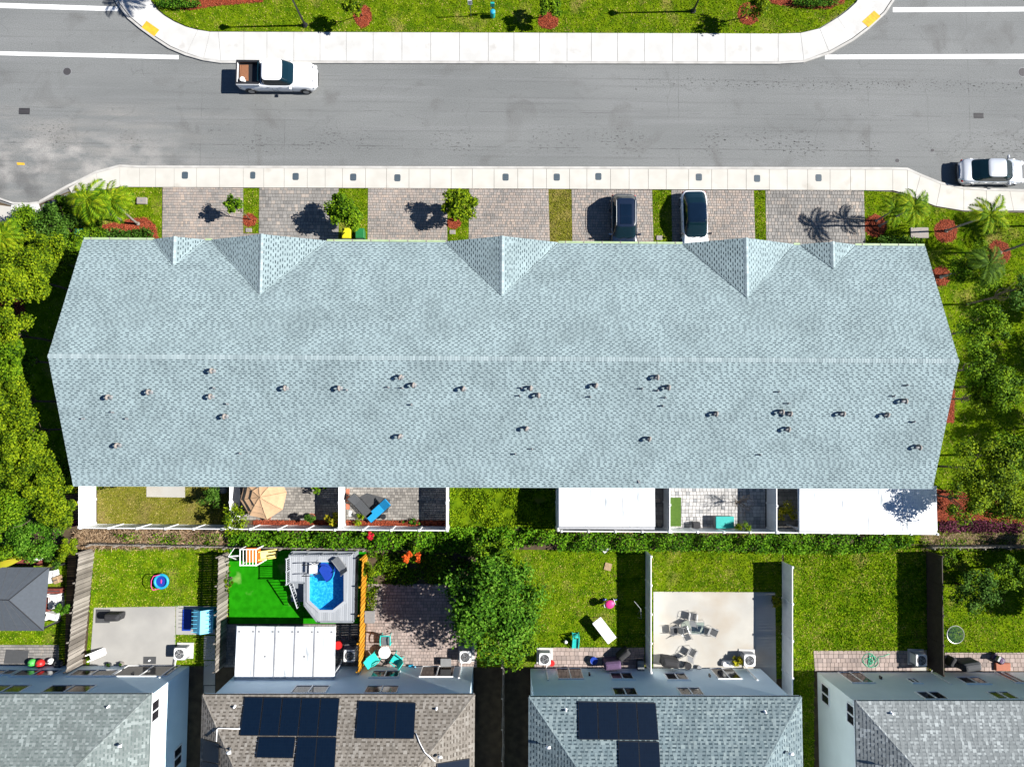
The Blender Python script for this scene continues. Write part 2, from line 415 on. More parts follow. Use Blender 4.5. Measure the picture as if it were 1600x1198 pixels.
M['white_metal'] = mat('white_metal', (.58, .595, .61), (.48, .50, .52), rough=.35, scale=1.2, detail=7, c3=(.19, .215, .235), s3=1.1, t3=(.58, .74), stretch=(3.0, .45, 1))
M['wood_grey'] = isl('wood_grey', [(.10, .088, .075), (.155, .138, .118), (.205, .185, .16), (.26, .235, .205)], pos=.15, scale=.8, fine=.2)
M['wood_orange'] = isl('wood_orange', [(.36, .15, .008), (.42, .19, .01), (.48, .23, .02)], pos=.1, scale=.8, fine=.1)
M['wood_tan'] = mat('wood_tan', (.3, .21, .12), (.22, .15, .09), rough=.8, scale=6)
M['wood_dark'] = mat('wood_dark', (.028, .02, .015), (.04, .03, .022), rough=.7, scale=3)
M['gutter'] = mat('gutter', (.30, .38, .22), (.24, .32, .18), rough=.5)
M['deck'] = isl('deck', [(.23, .245, .265), (.27, .285, .305), (.3, .315, .335)], rough=.6, pos=.08, scale=.8)
M['deck_trim'] = mat('deck_trim', (.19, .205, .225), (.155, .17, .185), rough=.6)
simple('white', (.78, .78, .77), .4)
simple('white_plastic', (.7, .7, .69), .45)
simple('black_metal', (.018, .018, .02), .4)
simple('dark_cloth', (.022, .022, .024), .85)
simple('charcoal', (.045, .048, .052), .8)
simple('rug_grey', (.05, .052, .055), .95)
simple('grey_metal', (.22, .23, .235), .4, .6)
simple('grey_plastic', (.17, .175, .18), .6)
simple('terracotta', (.3, .1, .055), .8)
simple('tan_cloth', (.42, .27, .155), .9)
simple('blue_cloth', (.0, .2, .42), .8)
simple('sky_blue', (.01, .26, .42), .5)
simple('pale_blue', (.1, .42, .6), .5)
simple('deep_blue', (.01, .04, .28), .4)
simple('teal', (.01, .3, .27), .5)
simple('turquoise', (.02, .42, .38), .5)
simple('bin_green', (.01, .13, .035), .5)
simple('bin_yellow', (.55, .5, .01), .5)
simple('bright_red', (.45, .015, .015), .45)
simple('brick_red', (.16, .035, .025), .9, dirt=.4)
simple('orange', (.55, .13, .015), .5)
simple('slide_yellow', (.6, .48, .13), .45)
simple('pink', (.55, .03, .18), .5)
simple('bright_green', (.06, .35, .06), .5)
simple('purple_cloth', (.085, .05, .105), .9)
simple('hose', (.02, .3, .16), .5)
simple('meter_box', (.045, .065, .082), .6)
simple('iron', (.045, .042, .045), .7)
simple('bark', (.1, .075, .05), .95, dirt=.4)
simple('palm_trunk', (.2, .18, .15), .9, dirt=.4)
simple('gazebo_cloth', (.055, .065, .078), .85)
simple('concrete_vent', (.22, .195, .175), .8)
simple('tyre', (.015, .015, .016), .85)
simple('rim', (.35, .36, .38), .3, .8)
simple('brown_board', (.2, .085, .04), .9)
simple('aluminium', (.5, .5, .5), .35, .5)
simple('solar_frame', (.012, .013, .016), .4)
simple('tail_red', (.3, .01, .01), .25)
simple('lamp_glass', (.5, .5, .5), .15)
simple('interior', (.1, .085, .07), .9)
simple('paint_white', (.72, .73, .74), .25, coat=.8, dirt=.02)
simple('paint_navy', (.006, .012, .028), .25, coat=.9, dirt=.02)
simple('paint_silver', (.42, .44, .47), .3, .35, coat=.8, dirt=.02)
def glass_mat(name, c, rough=.04):
    m = bpy.data.materials.new(name); m.use_nodes = True
    b = m.node_tree.nodes['Principled BSDF']
    N = m.node_tree.nodes; L = m.node_tree.links
    n = N.new('ShaderNodeTexNoise'); n.inputs['Scale'].default_value = 1.4
    mx = N.new('ShaderNodeMix'); mx.data_type = 'RGBA'; mx.inputs[6].default_value = (*c, 1); mx.inputs[7].default_value = (*[x * 1.8 for x in c], 1)
    L.new(n.outputs[0], mx.inputs[0]); L.new(mx.outputs[2], b.inputs['Base Color'])
    b.inputs['Roughness'].default_value = rough; b.inputs['Specular IOR Level'].default_value = .6
    return m
M['car_glass'] = glass_mat('car_glass', (.002, .009, .013))
M['roof_glass'] = glass_mat('roof_glass', (.002, .006, .014))
M['window_glass'] = glass_mat('window_glass', (.012, .011, .013), .12)
def solar_mat():
    m = mat('solar_cell', (.0035, .009, .022), (.005, .013, .03), rough=.35, spec=.15, scale=2)
    nt = m.node_tree; N = nt.nodes; L = nt.links; b = N['Principled BSDF']
    br = N.new('ShaderNodeTexBrick'); br.offset = 0; br.inputs['Scale'].default_value = 1
    br.inputs['Brick Width'].default_value = .165; br.inputs['Row Height'].default_value = .165; br.inputs['Mortar Size'].default_value = .006
    br.inputs['Color1'].default_value = (.0016, .006, .016, 1); br.inputs['Color2'].default_value = (.002, .007, .018, 1); br.inputs['Mortar'].default_value = (.004, .009, .018, 1)
    tc = N.new('ShaderNodeTexCoord'); L.new(tc.outputs['Object'], br.inputs['Vector'])
    L.new(br.outputs[0], b.inputs['Base Color']); return m
M['solar_cell'] = solar_mat()
def water_mat():
    m = bpy.data.materials.new('pool_water'); m.use_nodes = True
    N = m.node_tree.nodes; L = m.node_tree.links; N.remove(N['Principled BSDF'])
    t = N.new('ShaderNodeBsdfTransparent'); t.inputs[0].default_value = (.68, .93, .985, 1)
    g = N.new('ShaderNodeBsdfGlossy'); g.inputs['Roughness'].default_value = .03
    n = N.new('ShaderNodeTexNoise'); n.inputs['Scale'].default_value = 6; n.inputs['Distortion'].default_value = 1
    bp = N.new('ShaderNodeBump'); bp.inputs['Strength'].default_value = .25; bp.inputs['Distance'].default_value = .02
    L.new(n.outputs[0], bp.inputs['Height'])
    fr = N.new('ShaderNodeMapRange'); fr.inputs[3].default_value = .03; fr.inputs[4].default_value = .09; L.new(n.outputs[0], fr.inputs[0])
    L.new(bp.outputs[0], g.inputs['Normal'])
    ms = N.new('ShaderNodeMixShader'); L.new(fr.outputs[0], ms.inputs[0]); L.new(t.outputs[0], ms.inputs[1]); L.new(g.outputs[0], ms.inputs[2])
    L.new(ms.outputs[0], N['Material Output'].inputs[0]); return m
M['pool_water'] = water_mat()
M['pool_liner'] = mat('pool_liner', (.005, .24, .52), (.08, .48, .68), rough=.6, scale=9, detail=5, dist=.3, lo=.42, hi=.7)
# foliage
def fol(k, cols, trans=.18): M[k] = isl(k, cols, rough=.7, pos=.34, scale=.8, trans=trans, spec=.08)
fol('leaf_lime', [(.012, .032, .001), (.05, .095, .002), (.115, .175, .003), (.2, .26, .006)])
fol('leaf_mid', [(.01, .032, .001), (.038, .092, .002), (.085, .165, .003), (.16, .25, .008)])
fol('leaf_dark', [(.01, .03, .002), (.025, .07, .004), (.05, .115, .01), (.085, .16, .025)])
fol('leaf_green', [(.01, .04, .002), (.03, .095, .004), (.06, .155, .006), (.11, .22, .02)])
fol('leaf_yellow', [(.12, .13, .005), (.28, .26, .008), (.42, .36, .02)])
fol('leaf_palm', [(.02, .06, .002), (.065, .14, .003), (.15, .23, .004), (.27, .3, .01)])
fol('leaf_palm_dark', [(.02, .05, .004), (.05, .1, .008), (.12, .2, .015)])
fol('leaf_purple', [(.03, .008, .015), (.09, .02, .04), (.17, .05, .08)])
fol('leaf_banana', [(.1, .13, .005), (.22, .25, .01), (.35, .22, .02)])
fol('flower_red', [(.35, .01, .02), (.55, .02, .04)])
fol('flower_orange', [(.5, .06, .01), (.65, .12, .02)])
M['twigs'] = isl('twigs', [(.05, .03, .015), (.14, .085, .045), (.25, .17, .1), (.34, .25, .16)], pos=.1)

# ------------------------------------------------------------------ generators
def inpoly(x, y, poly):
    c = np.zeros(len(x), bool); n = len(poly)
    for i in range(n):
        x0, y0 = poly[i]; x1, y1 = poly[(i + 1) % n]
        if y0 == y1: continue
        k = ((y0 > y) != (y1 > y)) & (x < (x1 - x0) * (y - y0) / (y1 - y0) + x0)
        c ^= k
    return c
def area(poly):
    return abs(sum(poly[i][0] * poly[(i + 1) % len(poly)][1] - poly[(i + 1) % len(poly)][0] * poly[i][1] for i in range(len(poly)))) / 2
def rand_in(poly, n, rng):
    xs = [p[0] for p in poly]; ys = [p[1] for p in poly]
    bx, by = max(xs) - min(xs), max(ys) - min(ys)
    m = int(n * bx * by / max(area(poly), 1e-6) * 1.05) + 4
    x = rng.uniform(min(xs), max(xs), m); y = rng.uniform(min(ys), max(ys), m)
    k = inpoly(x, y, poly); return x[k][:n], y[k][:n]
SEED = [100]
def leaves(pos, nrm, L, W, rng):
    """diamond leaves: pos (n,3), nrm (n,3), length L, width W"""
    n = len(pos)
    nrm = nrm / np.maximum(np.linalg.norm(nrm, axis=1, keepdims=True), 1e-6)
    r = rng.normal(size=(n, 3))
    u = np.cross(nrm, r); u /= np.maximum(np.linalg.norm(u, axis=1, keepdims=True), 1e-6)
    v = np.cross(nrm, u)
    l = (L * rng.uniform(.6, 1.3, n))[:, None]; w = (W * rng.uniform(.6, 1.3, n))[:, None]
    a = pos - u * l * .5; b = pos + v * w * .5 - u * l * .08 + nrm * w * .12; c = pos + u * l * .5 - nrm * l * .12; d = pos - v * w * .5 - u * l * .08 + nrm * w * .12
    V = np.stack([a, b, c, d], 1).reshape(-1, 3)
    Q = np.arange(4 * n).reshape(n, 4)
    return V, Q
def crown(parent, c, rx, ry, rz, n, L=.22, W=.12, m='leaf_mid', clumps=14, name='crown', seed=None, ragged=.35):
    SEED[0] += 1; rng = np.random.default_rng(seed or SEED[0])
    # clump centres spread over the crown's shell
    k = clumps; d = rng.normal(size=(k, 3)); d[:, 2] = np.abs(d[:, 2]) * .9 - .15
    d /= np.linalg.norm(d, axis=1, keepdims=True)
    cc = d * rng.uniform(.35, .9, (k, 1)) * np.array([rx, ry, rz])
    cr = rng.uniform(.16, .38, k) * min(rx, ry) * (1 + 3.0 / k)
    rx, ry = rx * 1.07, ry * 1.07; cc = cc * 1.07
    pick = rng.integers(0, k, n)
    e = rng.normal(size=(n, 3)); e /= np.linalg.norm(e, axis=1, keepdims=True)
    rad = rng.uniform(.0, 1, n) ** .35
    rad = rad * (1 + ragged * rng.normal(size=n) * .35)
    p = cc[pick] + e * (rad * cr[pick])[:, None] * np.array([1, 1, min(1.0, rz / rx * 1.1)])
    nr = e * .7 + np.array([.15, 0, .8]) + rng.normal(size=(n, 3)) * .45
    V, Q = leaves(p + np.array(c), nr, L, W, rng)
    return np_mesh(name, V, Q, M[m], parent=parent)
def limb(mb, a, b, r0, r1, bend=.15, n=5):
    a = Vector(a); b = Vector(b); o = Vector((random.uniform(-1, 1), random.uniform(-1, 1), 0)) * (b - a).length * bend
    pts = [a + (b - a) * (i / (n - 1)) + o * math.sin(math.pi * i / (n - 1)) for i in range(n)]
    mb.tube(pts, r0, 6, 0, r1=r1)
def tree(px, py, r, h, label, m='leaf_mid', n=6000, L=.22, W=.13, cat='tree', group=None, name='tree', rz=None, clumps=16, base=None, ry=None, stake=False, trunk=.09, ragged=.35):
    """px,py: photo position of the crown's middle, r crown radius in metres, h height of the tree"""
    rz = rz or r * .8
    zc = h - rz
    c = P(px, py, max(zc, .3))
    b = P(*base) if base else Vector((c.x, c.y, .06))
    t = thing(name, label, cat, (b.x, b.y, .06), group=group)
    mb = MB()
    top = Vector((c.x, c.y, zc))
    fork = Vector((b.x, b.y, .06)).lerp(top, .55)
    mb.tube([(b.x, b.y, .0), tuple(Vector((b.x, b.y, .06)).lerp(fork, .5) + Vector((.04, .03, 0))), tuple(fork)], trunk, 7, r1=trunk * .75)
    for i in range(7):
        a = i * 2.4 + random.random(); q = random.uniform(.4, .8)
        limb(mb, fork, (c.x + r * q * math.cos(a), c.y + (ry or r) * q * math.sin(a), zc + rz * random.uniform(-.2, .5)), trunk * .5, trunk * .12)
    mb.build('trunk', M['bark'], t, smooth=True)
    crown(t, (c.x, c.y, zc), r, ry or r, rz, n, L, W, m, clumps=clumps, ragged=ragged)
    return t
def cover(name, poly, z0, z1, dens, L, W, m, parent=None, up=.8, lump=.25, seed=None):
    """leafy or twiggy mass filling a plan outline between heights"""
    SEED[0] += 1; rng = np.random.default_rng(seed or SEED[0])
    n = int(area(poly) * dens)
    x, y = rand_in(poly, n, rng); n = len(x)
    f = (np.sin(x * 2.1 + y * 1.3) + np.sin(x * 4.3 - y * 3.1 + 1) * .6 + np.sin(y * 5.2 + x * .7) * .5) / 2.1
    top = z1 * (1 - lump) + lump * z1 * f
    z = z0 + (top - z0) * rng.uniform(0, 1, n) ** .45
    # spill over the edge a little
    x = x + rng.normal(size=n) * .06; y = y + rng.normal(size=n) * .06
    nr = np.array([0, 0, up]) + rng.normal(size=(n, 3)) * .5
    V, Q = leaves(np.stack([x, y, z], 1), nr, L, W, rng)
    c = (float(np.mean(x)), float(np.mean(y)), z0)
    return np_mesh(name, V, Q, M[m], parent=parent, loc=c)
HOLES = []; GRASS = []
def grass(*a, **k): GRASS.append((a, k))
def grow_grass(poly, m='grass', dens=190, h=.07, z=.09, label=None, w=.036):
    SEED[0] += 1; rng = np.random.default_rng(SEED[0])
    n = int(area(poly) * dens)
    x, y = rand_in(poly, n, rng)
    keep = np.ones(len(x), bool)
    for hp in HOLES: keep &= ~inpoly(x, y, hp)
    x = x[keep]; y = y[keep]; n = len(x)
    a = rng.uniform(0, 2 * math.pi, n); b = rng.uniform(0, 2 * math.pi, n)
    hh = h * rng.uniform(.5, 1.4, n); lean = h * rng.uniform(.4, 1.8, n); ww = w * rng.uniform(.6, 1.5, n)
    z0 = np.full(n, z)
    v0 = np.stack([x - np.cos(a) * ww, y - np.sin(a) * ww, z0], 1)
    v1 = np.stack([x + np.cos(a) * ww, y + np.sin(a) * ww, z0], 1)
    v2 = np.stack([x + np.cos(b) * lean, y + np.sin(b) * lean, z0 + hh], 1)
    V = np.stack([v0, v1, v2], 1).reshape(-1, 3)
    o = np_mesh('grass', V, np.arange(3 * n).reshape(n, 3), M[m], loc=(float(x.mean()), float(y.mean()), z))
    return tag(o, label, kind='stuff')
def lawn(pts, label, m='lawn', gm='grass', dens=190, h=.06, z=.085, name='lawn', gl=None):
    poly = PL(pts)
    mb = MB(); mb.prism(poly, .0, z)
    struct(name, mb, M[m], label)
    if gm: grass(poly, gm, dens, h, z, gl or label.replace('lawn', 'grass blades of the lawn'))
def pavers(pts, label, m='pave_pink', z=.105, row=.2, widths=(.15, .2, .3), name='paved_drive', ang=0, check=False, parentless=True):
    poly = PL(pts); HOLES.append(poly)
    mb = MB(); mb.prism(poly, .0, z - .02)
    base = struct(name, mb, M['joint'], label)
    xs = [p[0] for p in poly]; ys = [p[1] for p in poly]
    x0, x1, y0, y1 = min(xs), max(xs), min(ys), max(ys)
    pb = MB(); g = .008; y = y0; P2 = np.array(poly)
    def rowint(yy):
        xx = []
        for i in range(len(poly)):
            a, b = poly[i], poly[(i + 1) % len(poly)]
            if (a[1] > yy) != (b[1] > yy): xx.append(a[0] + (b[0] - a[0]) * (yy - a[1]) / (b[1] - a[1]))
        xx.sort(); return xx
    while y < y1 - .02:
        ye = min(y + row, y1)
        xx = rowint((y + ye) / 2)
        for a, b in zip(xx[::2], xx[1::2]):
            x = a - random.uniform(0, .15)
            while x < b - .03:
                w = random.choice(widths) * random.uniform(.95, 1.05)
                xa, xb = max(x, a) + g, min(x + w, b) - g
                if b - (x + w) < .08: xb = b - g; w = b - x
                if xb - xa > .02:
                    zz = z + random.uniform(-.004, .004); zb = z - .022; ya, yb = y + g, ye - g
                    pb.add([(xa, ya, zb), (xb, ya, zb), (xb, yb, zb), (xa, yb, zb), (xa + .006, ya + .006, zz), (xb - .006, ya + .006, zz), (xb - .006, yb - .006, zz), (xa + .006, yb - .006, zz)],
                           [(4, 5, 6, 7), (0, 1, 5, 4), (1, 2, 6, 5), (2, 3, 7, 6), (3, 0, 4, 7)])
                x += w
        y += row
    o = pb.build('pavers', M[m], base); o['kind'] = 'stuff'
    return base
def slab(pts, label, m='patio_concrete', z=.11, name='concrete_patio'):
    HOLES.append(PL(pts)); mb = MB(); mb.prism(PL(pts), .0, z); return struct(name, mb, M[m], label)

def shingle_plane(mb, O, U, V, poly, course=.142, tab=(.07, .32), gap=(.11, .27), lift=.008, dark=True, seed=1):
    """overlapping courses of laminated shingles. O origin, U along the eave, V up the slope (unit vectors), poly convex in (u,v)"""
    rng = random.Random(seed)
    O, U, V = Vector(O), Vector(U).normalized(), Vector(V).normalized(); Nn = U.cross(V)
    if Nn.z < 0: Nn = -Nn
    flip = U.cross(V).z < 0
    vs = [p[1] for p in poly]; v = min(vs); vmax = max(vs)
    def iv(vv):
        xx = []; n = len(poly)
        for i in range(n):
            a, b = poly[i], poly[(i + 1) % n]
            if abs(a[1] - b[1]) < 1e-9:
                if abs(a[1] - vv) < 1e-6: xx += [a[0], b[0]]
                continue
            lo, hi = min(a[1], b[1]), max(a[1], b[1])
            if lo - 1e-6 <= vv <= hi + 1e-6: xx.append(a[0] + (b[0] - a[0]) * (vv - a[1]) / (b[1] - a[1]))
        return (min(xx), max(xx)) if xx else None
    def pt(u, w, h): return tuple(O + U * u + V * w + Nn * h)
    def q(a, b, c, d, mi):
        mb.add([a, b, c, d] if not flip else [d, c, b, a], [(0, 1, 2, 3)], mi)
    row_i = 0
    while v < vmax - .01:
        v1 = min(v + course, vmax)
        i0, i1 = iv(v + 1e-4), iv(v1 - 1e-4)
        if not i0 or not i1: v = v1; continue
        a0, b0 = i0; a1, b1 = i1
        def cl(u, w):
            t = (w - v) / (v1 - v); a = a0 + (a1 - a0) * t; b = b0 + (b1 - b0) * t
            return min(max(u, a), b)
        per = (tab[0] + tab[1] + gap[0] + gap[1]) / 2; row_i += 1; u = min(a0, a1) - per * (1 + (row_i % 2) * .5) + rng.uniform(-.18, .18) * per; end = max(b0, b1); k = False; slot = u
        while u < end:
            if k: slot += per; ue = max(slot + rng.uniform(-.13, .13) * per, u + .05)
            else: ue = u + rng.uniform(gap[0] * 1.1, gap[1] * .9)
            p0, p1, r0, r1 = cl(u, v), cl(ue, v), cl(u, v1), cl(ue, v1)
            if p1 - p0 > .005 or r1 - r0 > .005:
                if k:
                    h0, h1 = lift * 1.9, lift * .9
                    b = len(mb.v)
                    mb.add([pt(p0, v, h0), pt(p1, v, h0), pt(r1, v1, h1), pt(r0, v1, h1), pt(p0, v, 0), pt(p1, v, 0)],
                           [(0, 1, 2, 3), (4, 5, 1, 0)] if not flip else [(3, 2, 1, 0), (0, 1, 5, 4)], 0)
                else:
                    vm = v + (v1 - v) * .56
                    m0, m1 = cl(u, vm), cl(ue, vm); hm = lift * .5
                    q(pt(p0, v, lift), pt(p1, v, lift), pt(m1, vm, hm), pt(m0, vm, hm), 0)
                    q(pt(m0, vm, hm), pt(m1, vm, hm), pt(r1, v1, 0), pt(r0, v1, 0), 1)
                    q(pt(p0, v, 0), pt(p1, v, 0), pt(p1, v, lift), pt(p0, v, lift), 0)
            u = ue; k = not k
        v = v1
def caps(mb, a, b, nl, nr, w=.18, step=.2, mi=0, seed=3):
    """ridge / hip cap shingles folded over the line a-b; nl,nr unit vectors down each side"""
    rng = random.Random(seed)
    a, b = Vector(a), Vector(b); n = max(1, int((b - a).length / step)); t = (b - a) / n; nl, nr = Vector(nl), Vector(nr)
    for i in range(n):
        p = a + t * i; q = a + t * (i + 1.12); up = Vector((0, 0, .028)); lo = Vector((0, 0, .016))
        mb.add([tuple(p + nl * w + lo), tuple(p + up), tuple(p + nr * w + lo), tuple(q + nl * w), tuple(q + lo), tuple(q + nr * w)],
               [(0, 1, 4, 3), (1, 2, 5, 4)], mi)

# ================================================================== SETTING
mb = MB(); mb.quad((-900, -900, -.05), (900, -900, -.05), (900, 900, -.05), (-900, 900, -.05))
struct('ground', mb, M['far_ground'], 'flat green land reaching to the horizon')
mb = MB(); mb.prism([(-70, 13), (70, 13), (70, 75), (-70, 75)], -.04, 0)
struct('road', mb, M['asphalt'], 'worn grey asphalt road with parking bays')
lot_px = [(-700, 318), (0, 316), (20, 322), (62, 318), (106, 299), (150, 298), (187, 293), (800, 295), (1352, 298), (1395, 299), (1427, 309), (1463, 323), (1506, 330), (2300, 336), (2300, 2000), (-700, 2000)]
mb = MB(); mb.prism(PL(lot_px), -.04, .06)
struct('soil', mb, M['soil'], 'dark bare soil under the gardens and hedges')

# pavements: slabs as parts
def pavement(label, pairs, kerbline, mname='concrete', seed=5):
    """pairs: [(upper px),(lower px)] joint lines"""
    up = [P(*a, .12) for a, b in pairs]; lo = [P(*b, .12) for a, b in pairs]
    mb = MB()
    poly = [tuple(p[:2]) for p in up] + [tuple(p[:2]) for p in reversed(lo)]
    mb.prism(poly, -.03, .095)
    base = struct('pavement', mb, M['joint'], label)
    for i in range(len(pairs) - 1):
        q = [up[i].copy(), up[i + 1].copy(), lo[i + 1].copy(), lo[i].copy()]
        c = (q[0] + q[1] + q[2] + q[3]) / 4
        e = .012
        q2 = []
        for p in q:
            d = (c - p); d.z = 0
            q2.append(p + Vector((e if d.x > 0 else -e, 0, 0)))
        zt = .12 + random.uniform(-.003, .003)
        m2 = MB(); m2.prism([tuple(p[:2]) for p in q2], .0, zt)
        m2.build('slab', M[mname], base)
    kb = MB()
    kp = [P(*p, .12) for p in kerbline]
    for i in range(len(kp) - 1):
        a, b = kp[i], kp[i + 1]; d = (b - a).normalized(); n = Vector((-d.y, d.x, 0)) * .085
        ext = d * .03
        a2, b2 = a - ext, b + ext
        kb.prism([tuple((a2 - n)[:2]), tuple((b2 - n)[:2]), tuple((b2 + n)[:2]), tuple((a2 + n)[:2])], -.03, .128 - .0007 * i % .004)
    kb.build('kerb', M['kerb'], base)
    return base
tp = [((236, -40), (176, -40)), ((232, -14), (178, -14)), ((236, 3), (186, 4)), ((246, 16), (203, 26)), ((257, 25), (221, 41)), ((272, 34), (243, 57)), ((290, 42), (266, 72)), ((309, 47), (292, 83)), ((328, 50), (318, 91)), ((341, 50), (345, 95))]
tp += [((x, 50 + (x - 340) * .0033), (x, 95 + (x - 340) * .0015)) for x in (381, 417, 459, 500, 541, 583, 628, 673, 718, 763, 803, 843, 886, 924, 965, 1007, 1051, 1090, 1133, 1173, 1216)]
tp += [((1251, 52), (1256, 94)), ((1281, 45), (1295, 80)), ((1309, 28), (1331, 60)), ((1325, 16), (1355, 42)), ((1338, 4), (1381, 18)), ((1348, -14), (1398, -8)), ((1352, -40), (1402, -40))]
kl = [(b[0] + (-2 if b[1] < 90 and b[0] < 400 else (2 if b[1] < 90 else 0)), b[1] + 2) for a, b in tp]
pavement('pale concrete pavement curving round the grass island along the top of the road', tp, kl)
bp = [((107, 294), (112, 302)), ((126, 283), (130, 299)), ((150, 271), (155, 297)), ((187, 261), (187, 292))]
bp += [((x, 262.5 + (x - 190) * .0022), (x, 292 + (x - 190) * .0045)) for x in (218, 243, 272, 307, 343, 380, 412, 444, 480, 508, 535, 571, 604, 639, 672, 705, 738, 772, 809, 833, 854, 890, 917, 954, 983, 1013, 1041, 1076, 1112, 1137, 1166, 1202, 1230, 1262, 1297, 1329, 1352, 1395)]
bp += [((1418, 266), (1418, 303)), ((1438, 275), (1429, 309)), ((1470, 288), (1463, 322)), ((1506, 296), (1506, 329)), ((1541, 298), (1543, 330)), ((1578, 299), (1584, 329)), ((1620, 300), (1625, 329)), ((1660, 300), (1665, 329)), ((1700, 300), (1705, 329))]
kl2 = [(62, 315)] + [(105, 291)] + [(a[0], a[1] - 2) for a, b in bp[1:]]
pavement('pale concrete pavement with meter lids in front of the driveways', bp, kl2, 'concrete_cream')
mb = MB()
for q in ([(-40, 300), (0, 309), (20, 316), (45, 317), (62, 315), (62, 318), (45, 320), (20, 319), (0, 312), (-40, 303)],): mb.prism(PL(q), -.02, .13)
struct('kerb', mb, M['kerb'], 'low curved kerb at the left end of the road')
mb = MB(); mb.prism(PL([(18, 320), (60, 318), (68, 342), (14, 340)]), .0, .12)
struct('ramp', mb, M['concrete'], 'small pale kerb ramp at the left edge among the shrubs')
slab([(-60, 313), (17, 323), (13, 350), (-60, 350)], 'grey concrete corner left of the small ramp', z=.1, name='concrete_corner')
slab([(64, 321), (106, 302), (115, 305), (108, 340), (72, 348)], 'grey paved corner between the ramp and the palms', 'asphalt', z=.1, name='paved_corner')
# island
isl_px = [(236, -60), (233, -14), (238, 2), (248, 15), (259, 24), (274, 33), (292, 41), (311, 46), (330, 49), (800, 51), (1216, 53), (1250, 51), (1279, 44), (1307, 27), (1323, 15), (1336, 3), (1346, -14), (1350, -60)]
lawn(isl_px, 'green lawn of the grass island along the top edge', gm='grass', dens=170, gl='short grass blades on the island lawn at the top')
# road markings
for q, l in (([(-30, 4), (185, 11), (185, 18), (-30, 12)], 'upper white parking line at the left edge'), ([(-30, 80), (279, 86.5), (279, 93), (-30, 86)], 'lower white parking line at the left edge'),
             ([(1395, 12), (1640, 11), (1640, 18), (1395, 19.5)], 'upper white parking line at the right edge'), ([(1289, 86), (1640, 84.5), (1640, 92), (1289, 93)], 'lower white parking line at the right edge')):
    mb = MB(); mb.prism(PL(q, 0), .0, .006); struct('parking_line', mb, M['road_paint'], l)
for q, l in (([(229, 33), (249, 47), (241, 57), (221, 43)], 'yellow tactile pad on the left kerb corner'), ([(1366, 17), (1376, 26), (1357, 43), (1347, 34)], 'yellow tactile pad on the right kerb corner')):
    pp = PL(q, .13); mb = MB(); mb.prism(pp, .1, .13)
    a, b, d = Vector((*pp[0], .13)), Vector((*pp[1], .13)), Vector((*pp[3], .13))
    for i in range(9):
        for j in range(6):
            c = a + (b - a) * ((i + .5) / 9) + (d - a) * ((j + .5) / 6); mb.cyl((c.x, c.y, .129), .022, .008, 6)
    o = mb.build('tactile_pad', M['yellow_pad']); tag(o, l, 'tactile pad', 'tactile pads')
mb = MB(); mb.prism(PL([(26, 254), (38, 254.5), (39, 258), (27, 258)], 0), 0, .006); tag(mb.build('paint_mark', M['yellow_pad']), 'short orange paint mark on the road at the left edge', 'road mark')
for (x, y, r, l) in ((105, 112, 7, 'round iron manhole cover below the left parking line'), (1598, 113, 8, 'round iron manhole cover cut by the right edge'), (1402, 251, 3.6, 'small round valve cover close to the right end of the kerb'), (1457, 235, 3, 'tiny dark valve cover in the road up from the silver saloon')):
    c = P(x, y, 0); R = r / 21.2
    t = thing('manhole_cover', l, 'manhole cover', (c.x, c.y, 0))
    mb = MB(); mb.cyl((c.x, c.y, -.01), R, .018, 24); mb.build('rim', M['grey_plastic'], t)
    mb = MB(); mb.cyl((c.x, c.y, -.01), R * .86, .026, 24)
    for k in range(8): mb.cyl((c.x + R * .6 * math.cos(k * .785), c.y + R * .6 * math.sin(k * .785), .014), R * .12, .006, 6)
    mb.cyl((c.x, c.y, .014), R * .2, .008, 10); mb.build('lid', M['iron'], t)
for (x, y, w, h, l) in ((38, 174, 17, 10, 'dark iron drain grate near the left edge of the road'), (1529, 181, 16, 9, 'dark slotted drain grate in the road at the right')):
    c = P(x, y, 0); w /= 21.2; h /= 21.2
    t = thing('drain_grate', l, 'drain', (c.x, c.y, 0))
    mb = MB(); mb.box((c.x, c.y, .0), (w, h, .016)); mb.build('frame', M['black_metal'], t)
    mb = MB()
    for k in range(9): mb.box((c.x - w * .42 + k * w * .105, c.y, .011), (w * .05, h * .84, .014))
    mb.box((c.x, c.y, .013), (w * .94, h * .08, .016)); mb.build('grate', M['iron'], t)
near = ['leftmost meter lid, in front of the first drive', 'meter lid above the staked sapling strip', 'meter lid above the second driveway', 'meter lid above the bin strip', 'meter lid just right of the bin strip', 'lone meter lid above the fourth driveway', 'meter lid above the dry grass strip', 'meter lid up and left of the dark car', 'meter lid directly above the white car', 'meter lid above the thinnest grass strip', 'rightmost meter lid, above the palm shadow drive']
for (x, y), l in zip(((289, 274), (395, 274), (462, 276), (552, 277), (621, 278), (790, 277), (870, 277), (935, 276), (1092, 277), (1183, 279), (1279, 278)), near):
    c = P(x, y, .12); w = .38 if x == 395 else .46
    mb = MB(); mb.rbox((c.x, c.y, .12), (w, .54, .03), .11, bev=.008); mb.rbox((c.x, c.y, .136), (w * .5, .07, .008), .03)
    tag(mb.build('meter_lid', M['meter_box']), 'dark rounded ' + l, 'meter lid', 'meter lids in the pavement')

